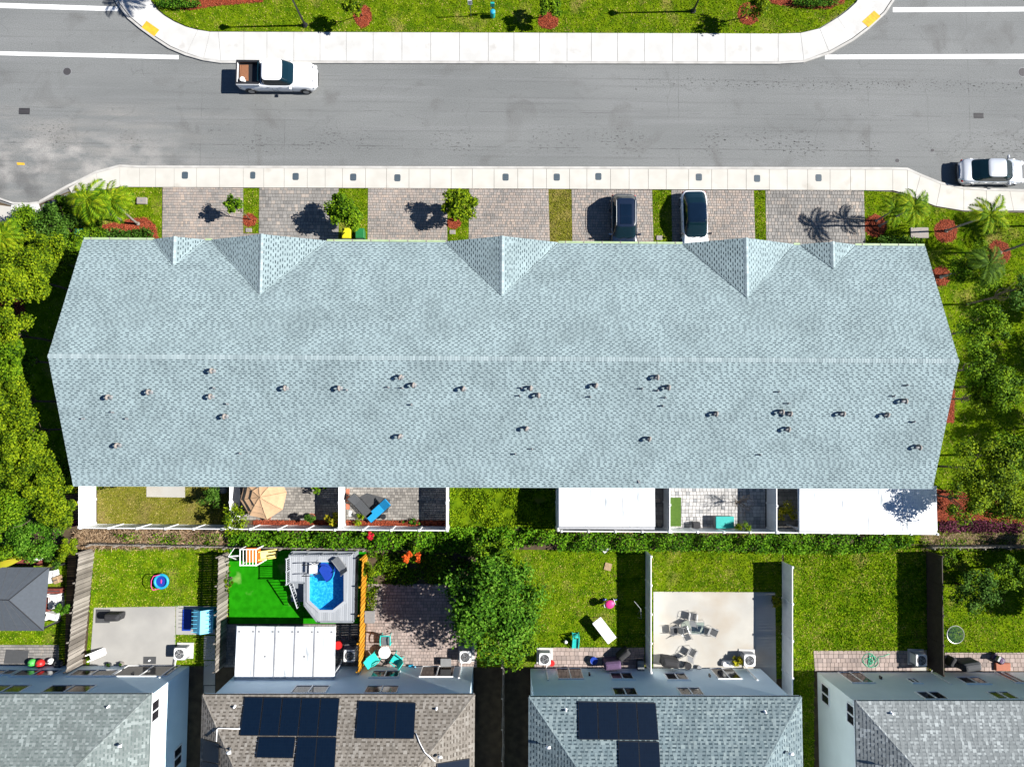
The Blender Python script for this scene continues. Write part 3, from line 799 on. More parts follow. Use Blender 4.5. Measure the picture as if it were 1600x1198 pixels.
# front driveways and grass strips
Y0, Y1 = 293, 400
drives = [(254, 380, 'pave_pink', 'first pinkish paver driveway from the left'), (405, 529, 'pave_grey', 'second driveway with greyer blocks and rust stains'), (575, 699, 'pave_pink', 'third paver driveway with the round tree shadow'), (733, 857, 'pave_pink', 'empty fourth paver driveway below the middle gable'),
          (893, 1019, 'pave_pink', 'paver driveway under the dark parked car'), (1049, 1178, 'pave_pink', 'paver driveway under the white parked car'), (1196, 1350, 'pave_grey', 'rightmost driveway with the palm shadow')]
for a, b, m, l in drives:
    yy = 293 + (a - 250) * .0045
    pavers([(a, yy), (b, yy + .5), (b + (1 if b < 780 else 4) - 1, Y1), (a + (-1 if a < 780 else 1.5), Y1)], l, m, widths=(.14, .2, .28) if m == 'pave_pink' else (.2, .28), row=.2 if m == 'pave_pink' else .26)
strips = [(380, 405, 'narrow grass strip with the staked sapling', 364), (529, 575, 'grass strip holding the two wheelie bins', Y1), (699, 733, 'grass strip with the round lime tree', Y1), (857, 893, 'dry patchy grass strip between drives', Y1), (1019, 1049, 'grass strip left of the white car', Y1), (1178, 1196, 'thinnest mossy grass strip', Y1)]
for a, b, l, y1 in strips:
    yy = 293.5 + (a - 250) * .0045; k = 1 if a > 780 else -.6
    lawn([(a, yy), (b, yy), (b + k * 1.5, y1), (a + k * 1.5, y1)], l.replace('grass', 'lawn', 1) if 'lawn' not in l else l, 'lawn_dry' if 'dry' in l else 'lawn', 'grass_dry' if 'dry' in l else 'grass', dens=260, gl='short grass blades of the ' + l)
pavers([(380, 365), (404, 365), (403, Y1), (378, Y1)], 'link of pavers behind the staked sapling', 'pave_pink', name='paved_link')
lawn([(187, 293), (253, 293), (252, Y1), (100, Y1), (100, 330)], 'small front lawn left of the first driveway', gm='grass', dens=220, gl='short grass on the front lawn beside the left palms')
lawn([(1350, 298), (1395, 300), (1427, 310), (1463, 324), (1506, 331), (1720, 335), (1720, 560), (1640, 850), (1380, 850), (1380, Y1), (1351, Y1)], 'broad side lawn at the right of the long roof', gm='grass', dens=150, gl='grass blades of the right hand side lawn')
lawn([(-80, 420), (190, 410), (190, 760), (-80, 800)], 'shaded side lawn at the left of the long roof', gm='grass', dens=60, gl='grass blades in the shade left of the long roof')

# ================================================================== ROW OF TOWNHOUSES
XL, XR, YF, YR, YM, ZE, ZR = -27.25, 27.72, 11.70, -4.15, 3.85, 6.0, 8.95
row = thing('townhouse_row', 'long two storey terrace under one pale blue-grey gabled shingle roof', 'terrace', (.2, 3.8, .06))
mb = MB(); i = .45
ew = (ZR - ZE) / (YF - YM)
ring = [(YF - i, 0), (YF - i, ZE - .12), (YM, ZR - .30), (YR + i, ZE - .12), (YR + i, 0)]
n = 5
vs = [(XL + .35, y, z) for y, z in ring] + [(XR - .35, y, z) for y, z in ring]
mb.add(vs, [tuple(range(n)), tuple(reversed(range(n, 2 * n)))] + [(k, n + k, n + (k + 1) % n, (k + 1) % n) for k in range(n)])
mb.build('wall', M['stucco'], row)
roof_b = MB()
t = .14
for (ya, yb) in ((YF, YM), (YR, YM)):
    roof_b.add([(XL, ya, ZE), (XR, ya, ZE), (XR, yb, ZR), (XL, yb, ZR), (XL, ya, ZE - t), (XR, ya, ZE - t), (XR, yb, ZR - t), (XL, yb, ZR - t)],
               [(0, 1, 2, 3), (7, 6, 5, 4), (0, 4, 5, 1), (1, 5, 6, 2), (0, 3, 7, 4)])
roof = roof_b.build('roof', M['sh_row_dark'], row)
mb = MB()
lf = math.hypot(YF - YM, ZR - ZE); lr = math.hypot(YM - YR, ZR - ZE)
shingle_plane(mb, (XL, YF, ZE + .002), (1, 0, 0), (0, -(YF - YM), ZR - ZE), [(0, 0), (XR - XL, 0), (XR - XL, lf), (0, lf)], seed=11)
shingle_plane(mb, (XL, YR, ZE + .002), (1, 0, 0), (0, YM - YR, ZR - ZE), [(0, 0), (XR - XL, 0), (XR - XL, lr), (0, lr)], seed=12)
o = mb.build('shingles', [M['sh_row'], M['sh_row_dark']], roof); o['kind'] = 'stuff'
mb = MB()
caps(mb, (XL, YM, ZR + .01), (XR, YM, ZR + .01), Vector((0, YF - YM, ZE - ZR)).normalized(), Vector((0, YR - YM, ZE - ZR)).normalized(), .16, .17)
o = mb.build('ridge_cap', M['sh_row_cap'], roof); o['kind'] = 'stuff'
mb = MB()
for x in (XL - .012, XR + .012):
    for ya, yb in ((YF, YM), (YR, YM)):
        a, b = Vector((x, ya, ZE - .06)), Vector((x, yb, ZR - .06)); mb.tube([a, b], .035, 4)
mb.build('rake_trim', M['grey_plastic'], row)['kind'] = 'stuff'
# front gables
def main_z(y): return ZR - (abs(y - YM)) * (ZR - ZE) / ((YF - YM) if y > YM else (YM - YR))
def on_front(px, py):
    z = 7.3
    for _ in range(12):
        p = P(px, py, z); z = main_z(p.y)
    return P(px, py, z)
gables = [((271, 415), 240, 320), ((402, 460), 331, 510), ((784, 462), 697, 872), ((1167, 465), 1067, 1240), ((1299, 420), 1251, 1336)]
gx = []
for k, (V0, a, b) in enumerate(gables):
    gmb = MB(); gw = MB(); gcap = MB()
    v = on_front(*V0); xa, xb = P(a, 380, ZE).x, P(b, 381, ZE).x; xc = (xa + xb) / 2
    hw = (xb - xa) / 2; zr = v.z; yf = YF + .06; gx.append((xa, xb))
    for s in (-1, 1):
        bx = xc + s * hw
        # slope triangle: eave-level corner (bx,YF,ZE), ridge front (xc,yf,zr), valley top (xc,v.y,zr); front lower edge level at bx
        O = Vector((bx, yf, ZE + .03)); Uv = Vector((0, -1, 0)); Vv = Vector((-s * hw, 0, zr - ZE)); sl = Vv.length
        back = yf - v.y
        shingle_plane(gmb, O, Uv, Vv, [(0, 0), (.02, 0), (back, sl), (0, sl)], seed=20 + k * 2 + s)
        gw.add([(bx, yf, ZE + .0), (xc, yf, zr + .0), (xc, v.y, zr + .0)], [(0, 1, 2)] if s > 0 else [(2, 1, 0)])
        valley = MB(); valley.tube([(bx, YF - .05, ZE + .035), (xc, v.y, zr + .03)], .03, 4); valley.build('valley_flashing', M['sh_row'], roof)
    gw.add([(xa, YF - .02, ZE - .1), (xb, YF - .02, ZE - .1), (xc, YF - .02, zr - .06)], [(0, 1, 2)], 1)
    gw.box((xc, YF - .25, ZE - .5), (hw * 1.7, .35, .8), 0, 1)
    nl = Vector((-hw, 0, ZE - zr)).normalized(); nr = Vector((hw, 0, ZE - zr)).normalized()
    caps(gcap, (xc, v.y + .1, zr + .04), (xc, yf, zr + .04), nl, nr, .15, .17, seed=k)
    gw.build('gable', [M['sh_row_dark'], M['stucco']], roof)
    gmb.build('gable_shingles', [M['sh_row'], M['sh_row_dark']], roof)['kind'] = 'stuff'
    gcap.build('gable_ridge_cap', M['sh_row_cap'], roof)['kind'] = 'stuff'
# pale green gutter between the gables
mb = MB(); xs = [XL] + [c for ab in gx for c in ab] + [XR]
for a, b in zip(xs[::2], xs[1::2]):
    if b - a > .4:
        mb.box(((a + b) / 2, YF + .09, ZE - .07), (b - a - .05, .13, .12)); x = a + .5
        while x < b - .2: mb.box((x, YF + .09, ZE + .0), (.05, .15, .02), 0, 1); x += 1.2
mb.build('gutter', [M['gutter'], M['concrete_vent']], row)
mb = MB(); mb.box(((XL + XR) / 2, YR + .08, ZE - .22), (XR - XL - .1, .12, .12)); mb.build('rear_gutter', M['white'], row)
# roof vents: hooded ones and thin pipes
def on_rear(px, py):
    z = 8
    for _ in range(14):
        p = P(px, py, z); z = main_z(p.y)
    return P(px, py, z)
def hood_mesh():
    mb = MB()
    mb.box((0, 0, .01), (.34, .34, .02), 0, 1)
    pts = [(0, .04, 0), (0, .04, .24), (0, .0, .34), (0, -.08, .37), (0, -.17, .3), (0, -.19, .22)]
    mb.tube(pts, .07, 10, 0, r1=.08)
    return mb
hb = hood_mesh(); hme = None
for (x, y) in ((333, 578), (172, 619), (235, 611), (331, 618), (353, 649), (186, 694), (447, 605), (531, 605), (627, 588), (647, 600), (725, 606), (829, 605), (841, 616), (626, 680), (823, 668), (931, 601), (1026, 588), (1044, 604), (1118, 645), (1220, 642), (1233, 645), (1230, 669), (1014, 684), (1315, 645), (1384, 647), (1411, 625), (1433, 697)):
    p = on_rear(x, y)
    if hme is None:
        o = hb.build('roof_vent', [M['concrete_vent'], M['grey_plastic']], None, True, False); hme = o
    else:
        o = hme.copy(); COL.objects.link(o)
    o.parent = roof; o.location = Vector((p.x, p.y, p.z)) - worldloc(roof); o.rotation_euler = (0, 0, D2R(random.uniform(-25, 15) - 8)); o.scale = (1.0, 1.0, 1.12)
pme = None
for (x, y) in ((131, 654), (177, 644), (199, 654), (335, 606), (356, 631), (376, 708), (542, 609), (607, 605), (629, 606), (643, 632), (815, 606), (812, 618), (805, 709), (831, 701), (922, 620), (1003, 607), (1027, 610), (1039, 621), (1035, 634), (1216, 612), (1231, 630), (1187, 710), (1416, 602), (1395, 619), (1426, 659)):
    p = on_rear(x, y)
    if pme is None:
        mb = MB(); mb.cyl((0, 0, -.05), .045, .3, 8); mb.cyl((0, 0, -.02), .09, .06, 8, r2=.05); o = mb.build('vent_pipe', M['grey_plastic'], None, True, False); pme = o
    else: o = pme.copy(); COL.objects.link(o)
    o.parent = roof; o.location = Vector((p.x, p.y, p.z)) - worldloc(roof)
p = on_rear(998, 752); mb = MB(); mb.box((p.x, p.y, p.z + .05), (.1, .22, .06), .5)
tag(mb.build('debris_block', M['grey_plastic']), 'tiny dark bit of debris lying near the lower roof edge', 'debris')

# ================================================================== HOUSES BEHIND
def window(parent, kind, px0, py0, px1, py1, yw=None, xw=None, name='window'):
    """window measured on the photo, set in the wall plane y=yw (or x=xw)"""
    if yw is not None:
        a, za = WY(px0, py0, yw); b, zb = WY(px1, py1, yw)
    else:
        a, za = WX(px0, py0, xw); b, zb = WX(px1, py1, xw)
    lo, hi = min(a, b), max(a, b); z0, z1 = min(za, zb), max(za, zb)
    if z0 < .5: z0 = .14
    return lo, hi, z0, z1
def put_window(parent, lo, hi, z0, z1, yw=None, xw=None, sgn=1, name='window', sill=True):
    def bx(mb, u0, u1, w0, w1, d0, d1, mi=0):
        if yw is not None: mb.box(((u0 + u1) / 2, yw + (d0 + d1) / 2, (w0 + w1) / 2), (u1 - u0, abs(d1 - d0), w1 - w0), 0, mi)
        else: mb.box((xw + sgn * (d0 + d1) / 2, (u0 + u1) / 2, (w0 + w1) / 2), (abs(d1 - d0), u1 - u0, w1 - w0), 0, mi)
    f = MB(); t_ = .055
    bx(f, lo, hi, z0, z0 + t_, .002, .07); bx(f, lo, hi, z1 - t_, z1, .002, .07); bx(f, lo, lo + t_, z0 + t_, z1 - t_, .002, .07); bx(f, hi - t_, hi, z0 + t_, z1 - t_, .002, .07)
    mid = (lo + hi) / 2
    bx(f, mid - .04, mid + .04, z0 + t_, z1 - t_, .002, .08)
    if sill: bx(f, lo - .08, hi + .08, z1 + .04, z1 + .14, .002, .05, 1)
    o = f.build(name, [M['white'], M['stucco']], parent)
    for a, b in ((lo + t_, mid - .04), (mid + .04, hi - t_)):
        g = MB(); bx(g, a, b, z0 + t_, z1 - t_, .004, .03); g.build('pane', M['window_glass'], o)
def house(label, x0, x1, ye, sh, walls, hipL, hipR, wins, sliders, uppers, lamps=(), spouts=(), depth=11.5, ze=6.1, m=.42, wall_m='stucco'):
    t = thing('house', label, 'house', ((x0 + x1) / 2, ye - depth / 2, .06), group='houses along the bottom')
    ov = .36; yw = ye - ov
    mb = MB(); mb.prism([(x0 + ov, ye - depth + ov), (x1 - ov, ye - depth + ov), (x1 - ov, yw), (x0 + ov, yw)], 0, ze - .1)
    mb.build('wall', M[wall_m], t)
    # roof body
    h = depth / 2; zr = ze + m * h
    a, b, c, d = Vector((x0, ye, ze)), Vector((x1, ye, ze)), Vector((x0, ye - depth, ze)), Vector((x1, ye - depth, ze))
    r1, r2 = Vector((x0 + hipL * h, ye - h, zr)), Vector((x1 - hipR * h, ye - h, zr))
    mb = MB(); dz = Vector((0, 0, -.16))
    V = [tuple(p) for p in (a, b, c, d, r1, r2, a + dz, b + dz, c + dz, d + dz)]
    mb.add(V, [(1, 0, 4, 5), (0, 2, 4), (3, 1, 5), (2, 3, 5, 4), (0, 1, 7, 6), (1, 3, 9, 7), (3, 2, 8, 9), (2, 0, 6, 8), (6, 7, 9, 8)])
    rf = mb.build('roof', M[sh + '_dark'], t)
    mb = MB(); sl = math.hypot(h, m * h)
    W = x1 - x0
    shingle_plane(mb, a + Vector((0, 0, .004)), (1, 0, 0), Vector((0, -h, m * h)), [(0, 0), (W, 0), (W - hipR * h, sl), (hipL * h, sl)], course=.205, tab=(.07, .28), gap=(.12, .28), seed=int(x0 * 7) + 5, lift=.01)
    slL = math.hypot(hipL * h, m * h); slR = math.hypot(hipR * h, m * h)
    shingle_plane(mb, a + Vector((0, 0, .004)), (0, -1, 0), Vector((hipL * h, 0, m * h)), [(0, 0), (depth, 0), (h, slL)], course=.205, tab=(.07, .28), gap=(.12, .28), seed=int(x0 * 7) + 6, lift=.01)
    shingle_plane(mb, b + Vector((0, 0, .004)), (0, -1, 0), Vector((-hipR * h, 0, m * h)), [(0, 0), (depth, 0), (h, slR)], course=.205, tab=(.07, .28), gap=(.12, .28), seed=int(x0 * 7) + 7, lift=.01)
    o = mb.build('shingles', [M[sh], M[sh + '_dark']], rf); o['kind'] = 'stuff'
    mb = MB()
    nf = Vector((0, h, -m * h)).normalized()
    nL = Vector((-hipL * h, 0, -m * h)).normalized(); nR = Vector((hipR * h, 0, -m * h)).normalized()
    caps(mb, a + Vector((.05, -.05, .03)), r1, nL * .7 + nf * .0, nf * .9, .17, .22); mb.build('hip_cap', M[sh], rf)['kind'] = 'stuff'; mb = MB(); caps(mb, b + Vector((-.05, -.05, .03)), r2, nf * .9, nR * .7, .17, .22)
    mb.build('hip_cap', M[sh], rf)['kind'] = 'stuff'
    mb = MB(); mb.box(((x0 + x1) / 2, ye - .05, ze - .25), (W - .1, .04, .16)); mb.box((x0 + .05, ye - depth / 2, ze - .25), (.04, depth - .14, .16)); mb.box((x1 - .05, ye - depth / 2, ze - .25), (.04, depth - .14, .16))
    mb.build('fascia', M['white'], t)['kind'] = 'stuff'
    for w in wins:
        lo, hi, z0, z1 = window(t, '', *w, yw=yw); put_window(t, lo, hi, max(z0, 1.0), min(z1, 2.35), yw=yw)
    for w in sliders:
        lo, hi, z0, z1 = window(t, '', *w, yw=yw); put_window(t, lo, hi, .16, 2.2, yw=yw, name='sliding_door', sill=False)
    for w in uppers:
        lo, hi, z0, z1 = window(t, '', *w, yw=yw); put_window(t, lo, hi, 3.75, 5.0, yw=yw)
    for (x, y) in lamps:
        X, Z = WY(x, y, yw); mb = MB(); mb.box((X, yw + .05, Z), (.12, .1, .2)); mb.cyl((X, yw + .14, Z - .12), .07, .24, 8); mb.build('wall_lamp', M['black_metal'], t)
    for (x, y, x2, y2) in spouts:
        X, Z = WY(x, y, yw); mb = MB(); mb.box((X, yw + .045, 1.35), (.09, .08, 2.2)); mb.tube([(X, yw + .05, .3), (X + .1, yw + .5, .35)], .03, 5); mb.build('pipe_cover', M['white'], t)
    return t, rf, yw
EY = -17.08
h1, rf1, yw1 = house('left corner house with green-grey roof and sunlit white side wall', -41.5, -21.87, EY + .1, 'sh_green', None, 1.0, .98, [(125, 1045, 173, 1056), (38, 1045, 80, 1056), (2, 1045, 16, 1054)], [(203, 1038, 264, 1054)], [(80, 1072, 133, 1083), (-10, 1072, 28, 1083)], [(207, 1054)], [(272, 1042, 0, 0)])
h2, rf2, yw2 = house('house with warm tan-grey roof and black solar panels', -18.68, -1.68, EY + .06, 'sh_tan', None, .72, .9, [(583, 1048, 622, 1058)], [(660, 1041, 708, 1057), (392, 1041, 440, 1057)], [(460, 1075, 507, 1085), (572, 1075, 619, 1085)], [], [(720, 1042, 0, 0), (533, 1040, 0, 0)])
h3, rf3, yw3 = house('house with blue-grey roof and one solar array, right of centre', 1.69, 18.92, EY - .09, 'sh_blue', None, .8, .84, [(952, 1051, 991, 1061), (1037, 1052, 1077, 1062)], [(868, 1042, 912, 1058), (1110, 1046, 1160, 1061)], [(957, 1078, 999, 1089), (1060, 1080, 1104, 1090)], [(921, 1055), (1109, 1057)], [(853, 1043, 0, 0), (1166, 1045, 0, 0)])
h4, rf4, yw4 = house('right corner house with pale grey roof and cream side wall', 22.33, 41.5, EY - .36, 'sh_light', None, .84, .9, [(1415, 1060, 1440, 1067), (1492, 1058, 1547, 1068)], [(1306, 1048, 1362, 1063), (1563, 1055, 1605, 1067)], [(1435, 1085, 1490, 1096), (1547, 1085, 1602, 1096)], [(1376, 1060)], [(1450, 1048, 0, 0)], wall_m='stucco_cream')
# windows of the two visible side walls
for (q0, q1, q2, q3) in ((236, 1095, 247, 1123), (273, 1163, 288, 1192)):
    X = -21.87 - .36
    y, z = WX((q0 + q2) / 2, (q1 + q3) / 2, X)
    put_window(h1, y - .65, y + .65, max(z - .55, .9), max(z - .55, .9) + 1.15, xw=X, sgn=1, sill=False)
for (q0, q1) in ((1290, 1084), (1331, 1116)):
    X = 22.33 + .36
    y, z = WX(q0, q1, X)
    put_window(h4, y - .65, y + .65, z - .55, min(z + .6, 5.3), xw=X, sgn=-1, sill=False)

def roof_pt(px, py, ye, ze=6.1, m=.42, lift=0.0):
    z = 7
    for _ in range(14):
        p = P(px, py, z); z = ze + m * (ye - p.y) + lift
    return P(px, py, z)
def solar(label, grid, ye, group='solar arrays on the back roofs'):
    """grid: list of 4-corner pixel quads with panel counts across; each panel its own part"""
    first = roof_pt(*grid[0][0][0], ye)
    t = thing('solar_array', label, 'solar panels', tuple(first), group=group)
    ax = Vector((0, -1, .42)).normalized(); nn = Vector((0, .42, 1)).normalized()
    for quad, nx, ny in grid:
        c = [roof_pt(x, y, ye, lift=.12) for x, y in quad]      # tl,tr,br,bl
        for i in range(nx):
            for j in range(ny):
                def at(u, v): return c[0].lerp(c[1], u).lerp(c[3].lerp(c[2], u), v)
                e = .004
                q = [at(i / nx + e, j / ny + e), at((i + 1) / nx - e, j / ny + e), at((i + 1) / nx - e, (j + 1) / ny - e), at(i / nx + e, (j + 1) / ny - e)]
                ctr = (q[0] + q[1] + q[2] + q[3]) / 4
                mb = MB(); dn = nn * -.045
                mb.add([tuple(p) for p in q] + [tuple(p + dn) for p in q], [(3, 2, 1, 0), (4, 5, 6, 7), (0, 1, 5, 4), (1, 2, 6, 5), (2, 3, 7, 6), (3, 0, 4, 7)], 0)
                k = [ctr + (p - ctr) * .965 + nn * .004 for p in q]
                mb.add([tuple(p) for p in k], [(3, 2, 1, 0)], 1)
                mb.build('solar_panel', [M['solar_frame'], M['solar_cell']], t)
        for v in (.22, .78):
            mb = MB(); mb.tube([c[0].lerp(c[3], v) - nn * .08 - Vector((.12, 0, 0)), c[1].lerp(c[2], v) - nn * .08 + Vector((.12, 0, 0))], .02, 4); mb.build('mounting_rail', M['aluminium'], t)
solar('large stepped black solar array on the tan roof', [([(382, 1088), (531, 1090), (526, 1150), (374, 1149)], 5, 1), ([(404, 1150.5), (462, 1151), (458, 1184), (399, 1183)], 1, 1), ([(465, 1150.5), (526, 1151), (522, 1214), (458, 1214)], 2, 1)], EY + .06)
solar('three panel black solar array in the middle of the tan roof', [([(560, 1094), (650, 1097), (647, 1154), (555, 1153)], 3, 1)], EY + .06)
solar('black solar array with a two panel tail on the blue-grey roof', [([(903, 1095), (1025, 1097), (1030, 1156), (904, 1155)], 4, 1), ([(966, 1157), (1030, 1158), (1033, 1216), (968, 1216)], 2, 1)], EY - .09)
# panels on the side hip slopes of the tan roof
def hip_panel(label, quad, sx, x_e, hp):
    z0 = 6.1; mm = .42 / hp
    c = []
    for x, y in quad:
        z = 7
        for _ in range(14):
            p = P(x, y, z); z = z0 + mm * sx * (x_e - p.x) + .12
        c.append(P(x, y, z))
    t = thing('solar_array', label, 'solar panels', tuple(c[0]), group='solar arrays on the back roofs')
    for j in range(2):
        q = [c[0].lerp(c[3], j * .5 + .01), c[1].lerp(c[2], j * .5 + .01), c[1].lerp(c[2], j * .5 + .49), c[0].lerp(c[3], j * .5 + .49)]
        mb = MB(); dn = Vector((0, 0, -.045)); mb.add([tuple(p) for p in q] + [tuple(p + dn) for p in q], [(3, 2, 1, 0), (4, 5, 6, 7), (0, 1, 5, 4), (1, 2, 6, 5), (2, 3, 7, 6), (3, 0, 4, 7)])
        ctr = sum(q, Vector()) / 4; k = [ctr + (p - ctr) * .965 + Vector((0, 0, .005)) for p in q]; mb.add([tuple(p) for p in k], [(3, 2, 1, 0)], 1)
        mb.build('solar_panel', [M['solar_frame'], M['solar_cell']], t)
hip_panel('pair of solar panels on the left hip of the tan roof', [(317, 1154), (342, 1161), (341, 1225), (315, 1222)], -1, -18.68, .72)
hip_panel('solar panels at the bottom edge on the right hip of the tan roof', [(683, 1192), (734, 1184), (733, 1240), (682, 1248)], 1, -1.68, .9)
# small roof vents and conduits of the back houses
def hvent(rf, px, py, ye, big=False):
    p = roof_pt(px, py, ye); mb = MB()
    if big: mb.tube([(p.x, p.y, p.z - .1), (p.x, p.y, p.z + .3), (p.x + .05, p.y, p.z + .42), (p.x + .25, p.y, p.z + .42)], .1, 8)
    else: mb.cyl((p.x, p.y, p.z - .1), .06, .32, 8); mb.cyl((p.x, p.y, p.z - .05), .12, .1, 8, r2=.07)
    mb.build('roof_vent', M['white'], rf, True)
for rf, ye, lst in ((rf1, EY + .1, [(170, 1103, 0), (190, 1161, 1)]), (rf2, EY + .06, [(367, 1103, 0), (682, 1106, 0), (686, 1178, 1), (359, 1171, 1)]), (rf3, EY - .09, [(884, 1108, 0), (854, 1163, 1), (1195, 1111, 0), (1230, 1173, 1)]), (rf4, EY - .36, [(1392, 1113, 0), (1381, 1195, 1)])):
    for x, y, b in lst:
        if b:   # vents on the side slopes
            x0h = {rf1: (-21.87, .98, 1), rf2: ((-18.68, .72, -1) if x < 500 else (-1.68, .9, 1)), rf3: ((1.69, .8, -1) if x < 1000 else (18.92, .84, 1)), rf4: (22.33, .84, -1)}[rf]
            z = 7
            for _ in range(14):
                p = P(x, y, z); z = 6.1 + (.42 / x0h[1]) * x0h[2] * (x0h[0] - p.x)
            p = P(x, y, z); mb = MB(); mb.tube([(p.x, p.y, p.z - .1), (p.x, p.y, p.z + .32), (p.x + .04, p.y + .02, p.z + .42), (p.x + .22, p.y + .05, p.z + .44)], .085, 8); mb.build('roof_vent', M['white'], rf, True)
        else: hvent(rf, x, y, ye)
def conduit(rf, pts, ye):
    mb = MB(); mb.tube([roof_pt(x, y, ye, lift=.1) for x, y in pts], .03, 6); mb.build('conduit', M['white'], rf, True)
conduit(rf2, [(375, 1138), (341, 1137), (339, 1139), (338, 1158)], EY + .06)
conduit(rf2, [(650, 1145), (656, 1160), (664, 1175), (680, 1189)], EY + .06)

# ================================================================== FENCES
def fence(label, a, b, kind='vinyl', h=1.85, m=None, side=1, z0=.06, group=None, step=2.0, base_z=.06):
    """a,b photo positions of the fence foot"""
    A = P(*a, base_z); B = P(*b, base_z); A.z = B.z = z0
    t = thing({'vinyl': 'vinyl_fence', 'wood': 'wooden_fence', 'panel': 'panel_fence'}[kind], label, 'fence', tuple(A), group=group)
    d = (B - A); Ln = d.length; d.normalize(); n = Vector((-d.y, d.x, 0)) * side; rz = math.atan2(d.y, d.x)
    cnt = max(1, round(Ln / step)); st = Ln / cnt
    if kind in ('vinyl', 'panel'):
        mp = M[m or 'vinyl']
        for i in range(cnt):
            c = A + d * (st * (i + .5))
            mb = MB(); nb = 11
            for k in range(nb):
                w = (st - .13) / nb; q = c + d * (-(st - .13) / 2 + w * (k + .5))
                mb.box((q.x, q.y, z0 + h / 2), (w - .006, .035, h - .24), rz)
            mb.build('panel', mp, t)
            for zz in (z0 + .1, z0 + h - .07): mb = MB(); mb.box((c.x, c.y, zz), (st - .12, .055, .12), rz); mb.build('rail', mp, t)
        for i in range(cnt + 1):
            c = A + d * (st * i); mb = MB()
            mb.box((c.x, c.y, z0 + h / 2), (.13, .13, h + .04), rz); mb.box((c.x, c.y, z0 + h + .04), (.16, .16, .05), rz, taper=.4)
            mb.build('post', mp, t)
    else:
        mp = M[m or 'wood_grey']; mb = MB(); w = .17; k = 0; x = 0; 
        while x < Ln:
            q = A + d * (x + w / 2) + n * (.035 if k % 2 else .0) + n * .04
            hh = h + random.uniform(-.03, .02)
            mb.box((q.x, q.y, z0 + hh / 2), (w - .012, .02, hh), rz + random.uniform(-.01, .01)); x += w; k += 1
        o = mb.build('boards', mp, t); o['kind'] = 'stuff'
        for zz in (.35, h / 2, h - .3):
            mb = MB(); c = (A + B) / 2 - n * .02; mb.box((c.x, c.y, z0 + zz), (Ln, .05, .09), rz); mb.build('rail', mp, t)
        for i in range(cnt + 1):
            c = A + d * (st * i) - n * .08; mb = MB(); mb.box((c.x, c.y, z0 + h / 2 + .02), (.09, .09, h + .06), rz); mb.build('post', mp, t)
    return t
VF = 'white vinyl fences behind the terrace'
fence('white vinyl fence along the back of the four left terrace yards', (150, 818.5), (702, 822.5), group=VF, step=1.98)
fence('leftmost white fence running back from the terrace corner', (150, 742), (150, 817), h=2.0, group=VF)
fence('white fence between the dry lawn and the umbrella yard', (375, 742), (375, 818), group=VF)
fence('white fence between the umbrella yard and the lounger yard', (539, 742), (539, 819), group=VF)
fence('white fence between the lounger yard and the overgrown yard', (701, 742), (701, 820), group=VF)
fence('white fence along the back of the first patio cover', (874, 823.5), (1036, 824.5), group=VF)
fence('bluish shaded fence right of the first patio cover', (1037, 745), (1037, 823), group=VF)
fence('white fence behind the checkered paver yard', (1039, 824.5), (1198, 825.5), group=VF)
fence('bluish shaded fence right of the checkered paver yard', (1198, 747), (1198, 824), group=VF)
fence('white fence behind the second patio cover', (1200, 825.5), (1440, 828), group=VF)
fence('white fence left of the first patio cover, beside the overgrown yard', (868, 745), (869, 822), group=VF)
BF = 'fences between the back yards'
fence('weathered grey wooden fence at the far left, lit side to the lawn', (147, 857), (128, 1036), 'wood', side=1, group=BF)
fence('weathered grey wooden fence between the first lawn and the play turf', (357, 863), (352, 1036), 'wood', side=1, group=BF)
fence('bright orange wooden fence beside the pool deck', (573, 866), (567, 1036), 'wood', m='wood_orange', side=1, group=BF, h=1.75)
fence('thin weathered fence in the dark gap between the two middle houses', (786, 1028), (786, 1215), 'wood', group=BF)
fence('bluish white fence between the folding table lawn and the chair patio', (1009, 862), (1009, 1036), group=BF, h=1.8)
fence('long pale fence right of the chair patio', (1222, 878), (1222, 1215), group=BF, h=1.8, step=2.4)
fence('dark brown panel fence at the right between two lawns', (1447, 862), (1449, 1040), 'panel', m='wood_dark', group=BF, h=1.85)
fence('grey wooden rear fence behind the first lawn', (147, 848), (356, 852), 'wood', group=BF, side=1, h=.9)
fence('grey wooden rear fence behind the play turf and pool', (358, 852), (572, 855), 'wood', group=BF, side=1, h=1.0)
fence('dark rear fence at the right under the trees', (1447, 852), (1640, 852), 'wood', m='wood_grey', group=BF, side=1, h=1.0)

# ================================================================== TERRACE BACK YARDS
lawn([(152, 735), (375, 737), (375, 820), (152, 818)], 'dry lawn of the left terrace yard', 'lawn_dry', 'grass_dry', dens=230, gl='dry grass blades of the left terrace yard')
slab([(229, 740), (289, 740), (289, 777), (229, 776)], 'small pale paver pad at the back door of the left yard', 'patio_concrete', .115, 'door_pad')
pavers([(377, 735), (537, 737), (537, 812), (377, 812)], 'grey paver patio under the tan umbrella', 'pave_patio', row=.2, widths=(.2, .3), name='paved_patio')
pavers([(541, 737), (699, 737), (699, 812), (541, 812)], 'weathered paver patio under the sun loungers', 'pave_patio', row=.2, widths=(.2, .3), name='paved_patio')
def mulch(pts, label, z=.1, dens=900, name='mulch_bed'):
    poly = PL(pts); HOLES.append(poly); mb = MB(); mb.prism(poly, .0, z)
    o = mb.build(name, M['mulch_base']); tag(o, label, kind='stuff')
    q = cover('wood_chips', poly, z - .01, z + .05, dens, .09, .04, 'mulch', parent=o, up=1.5, lump=.1); q['kind'] = 'stuff'
    return o
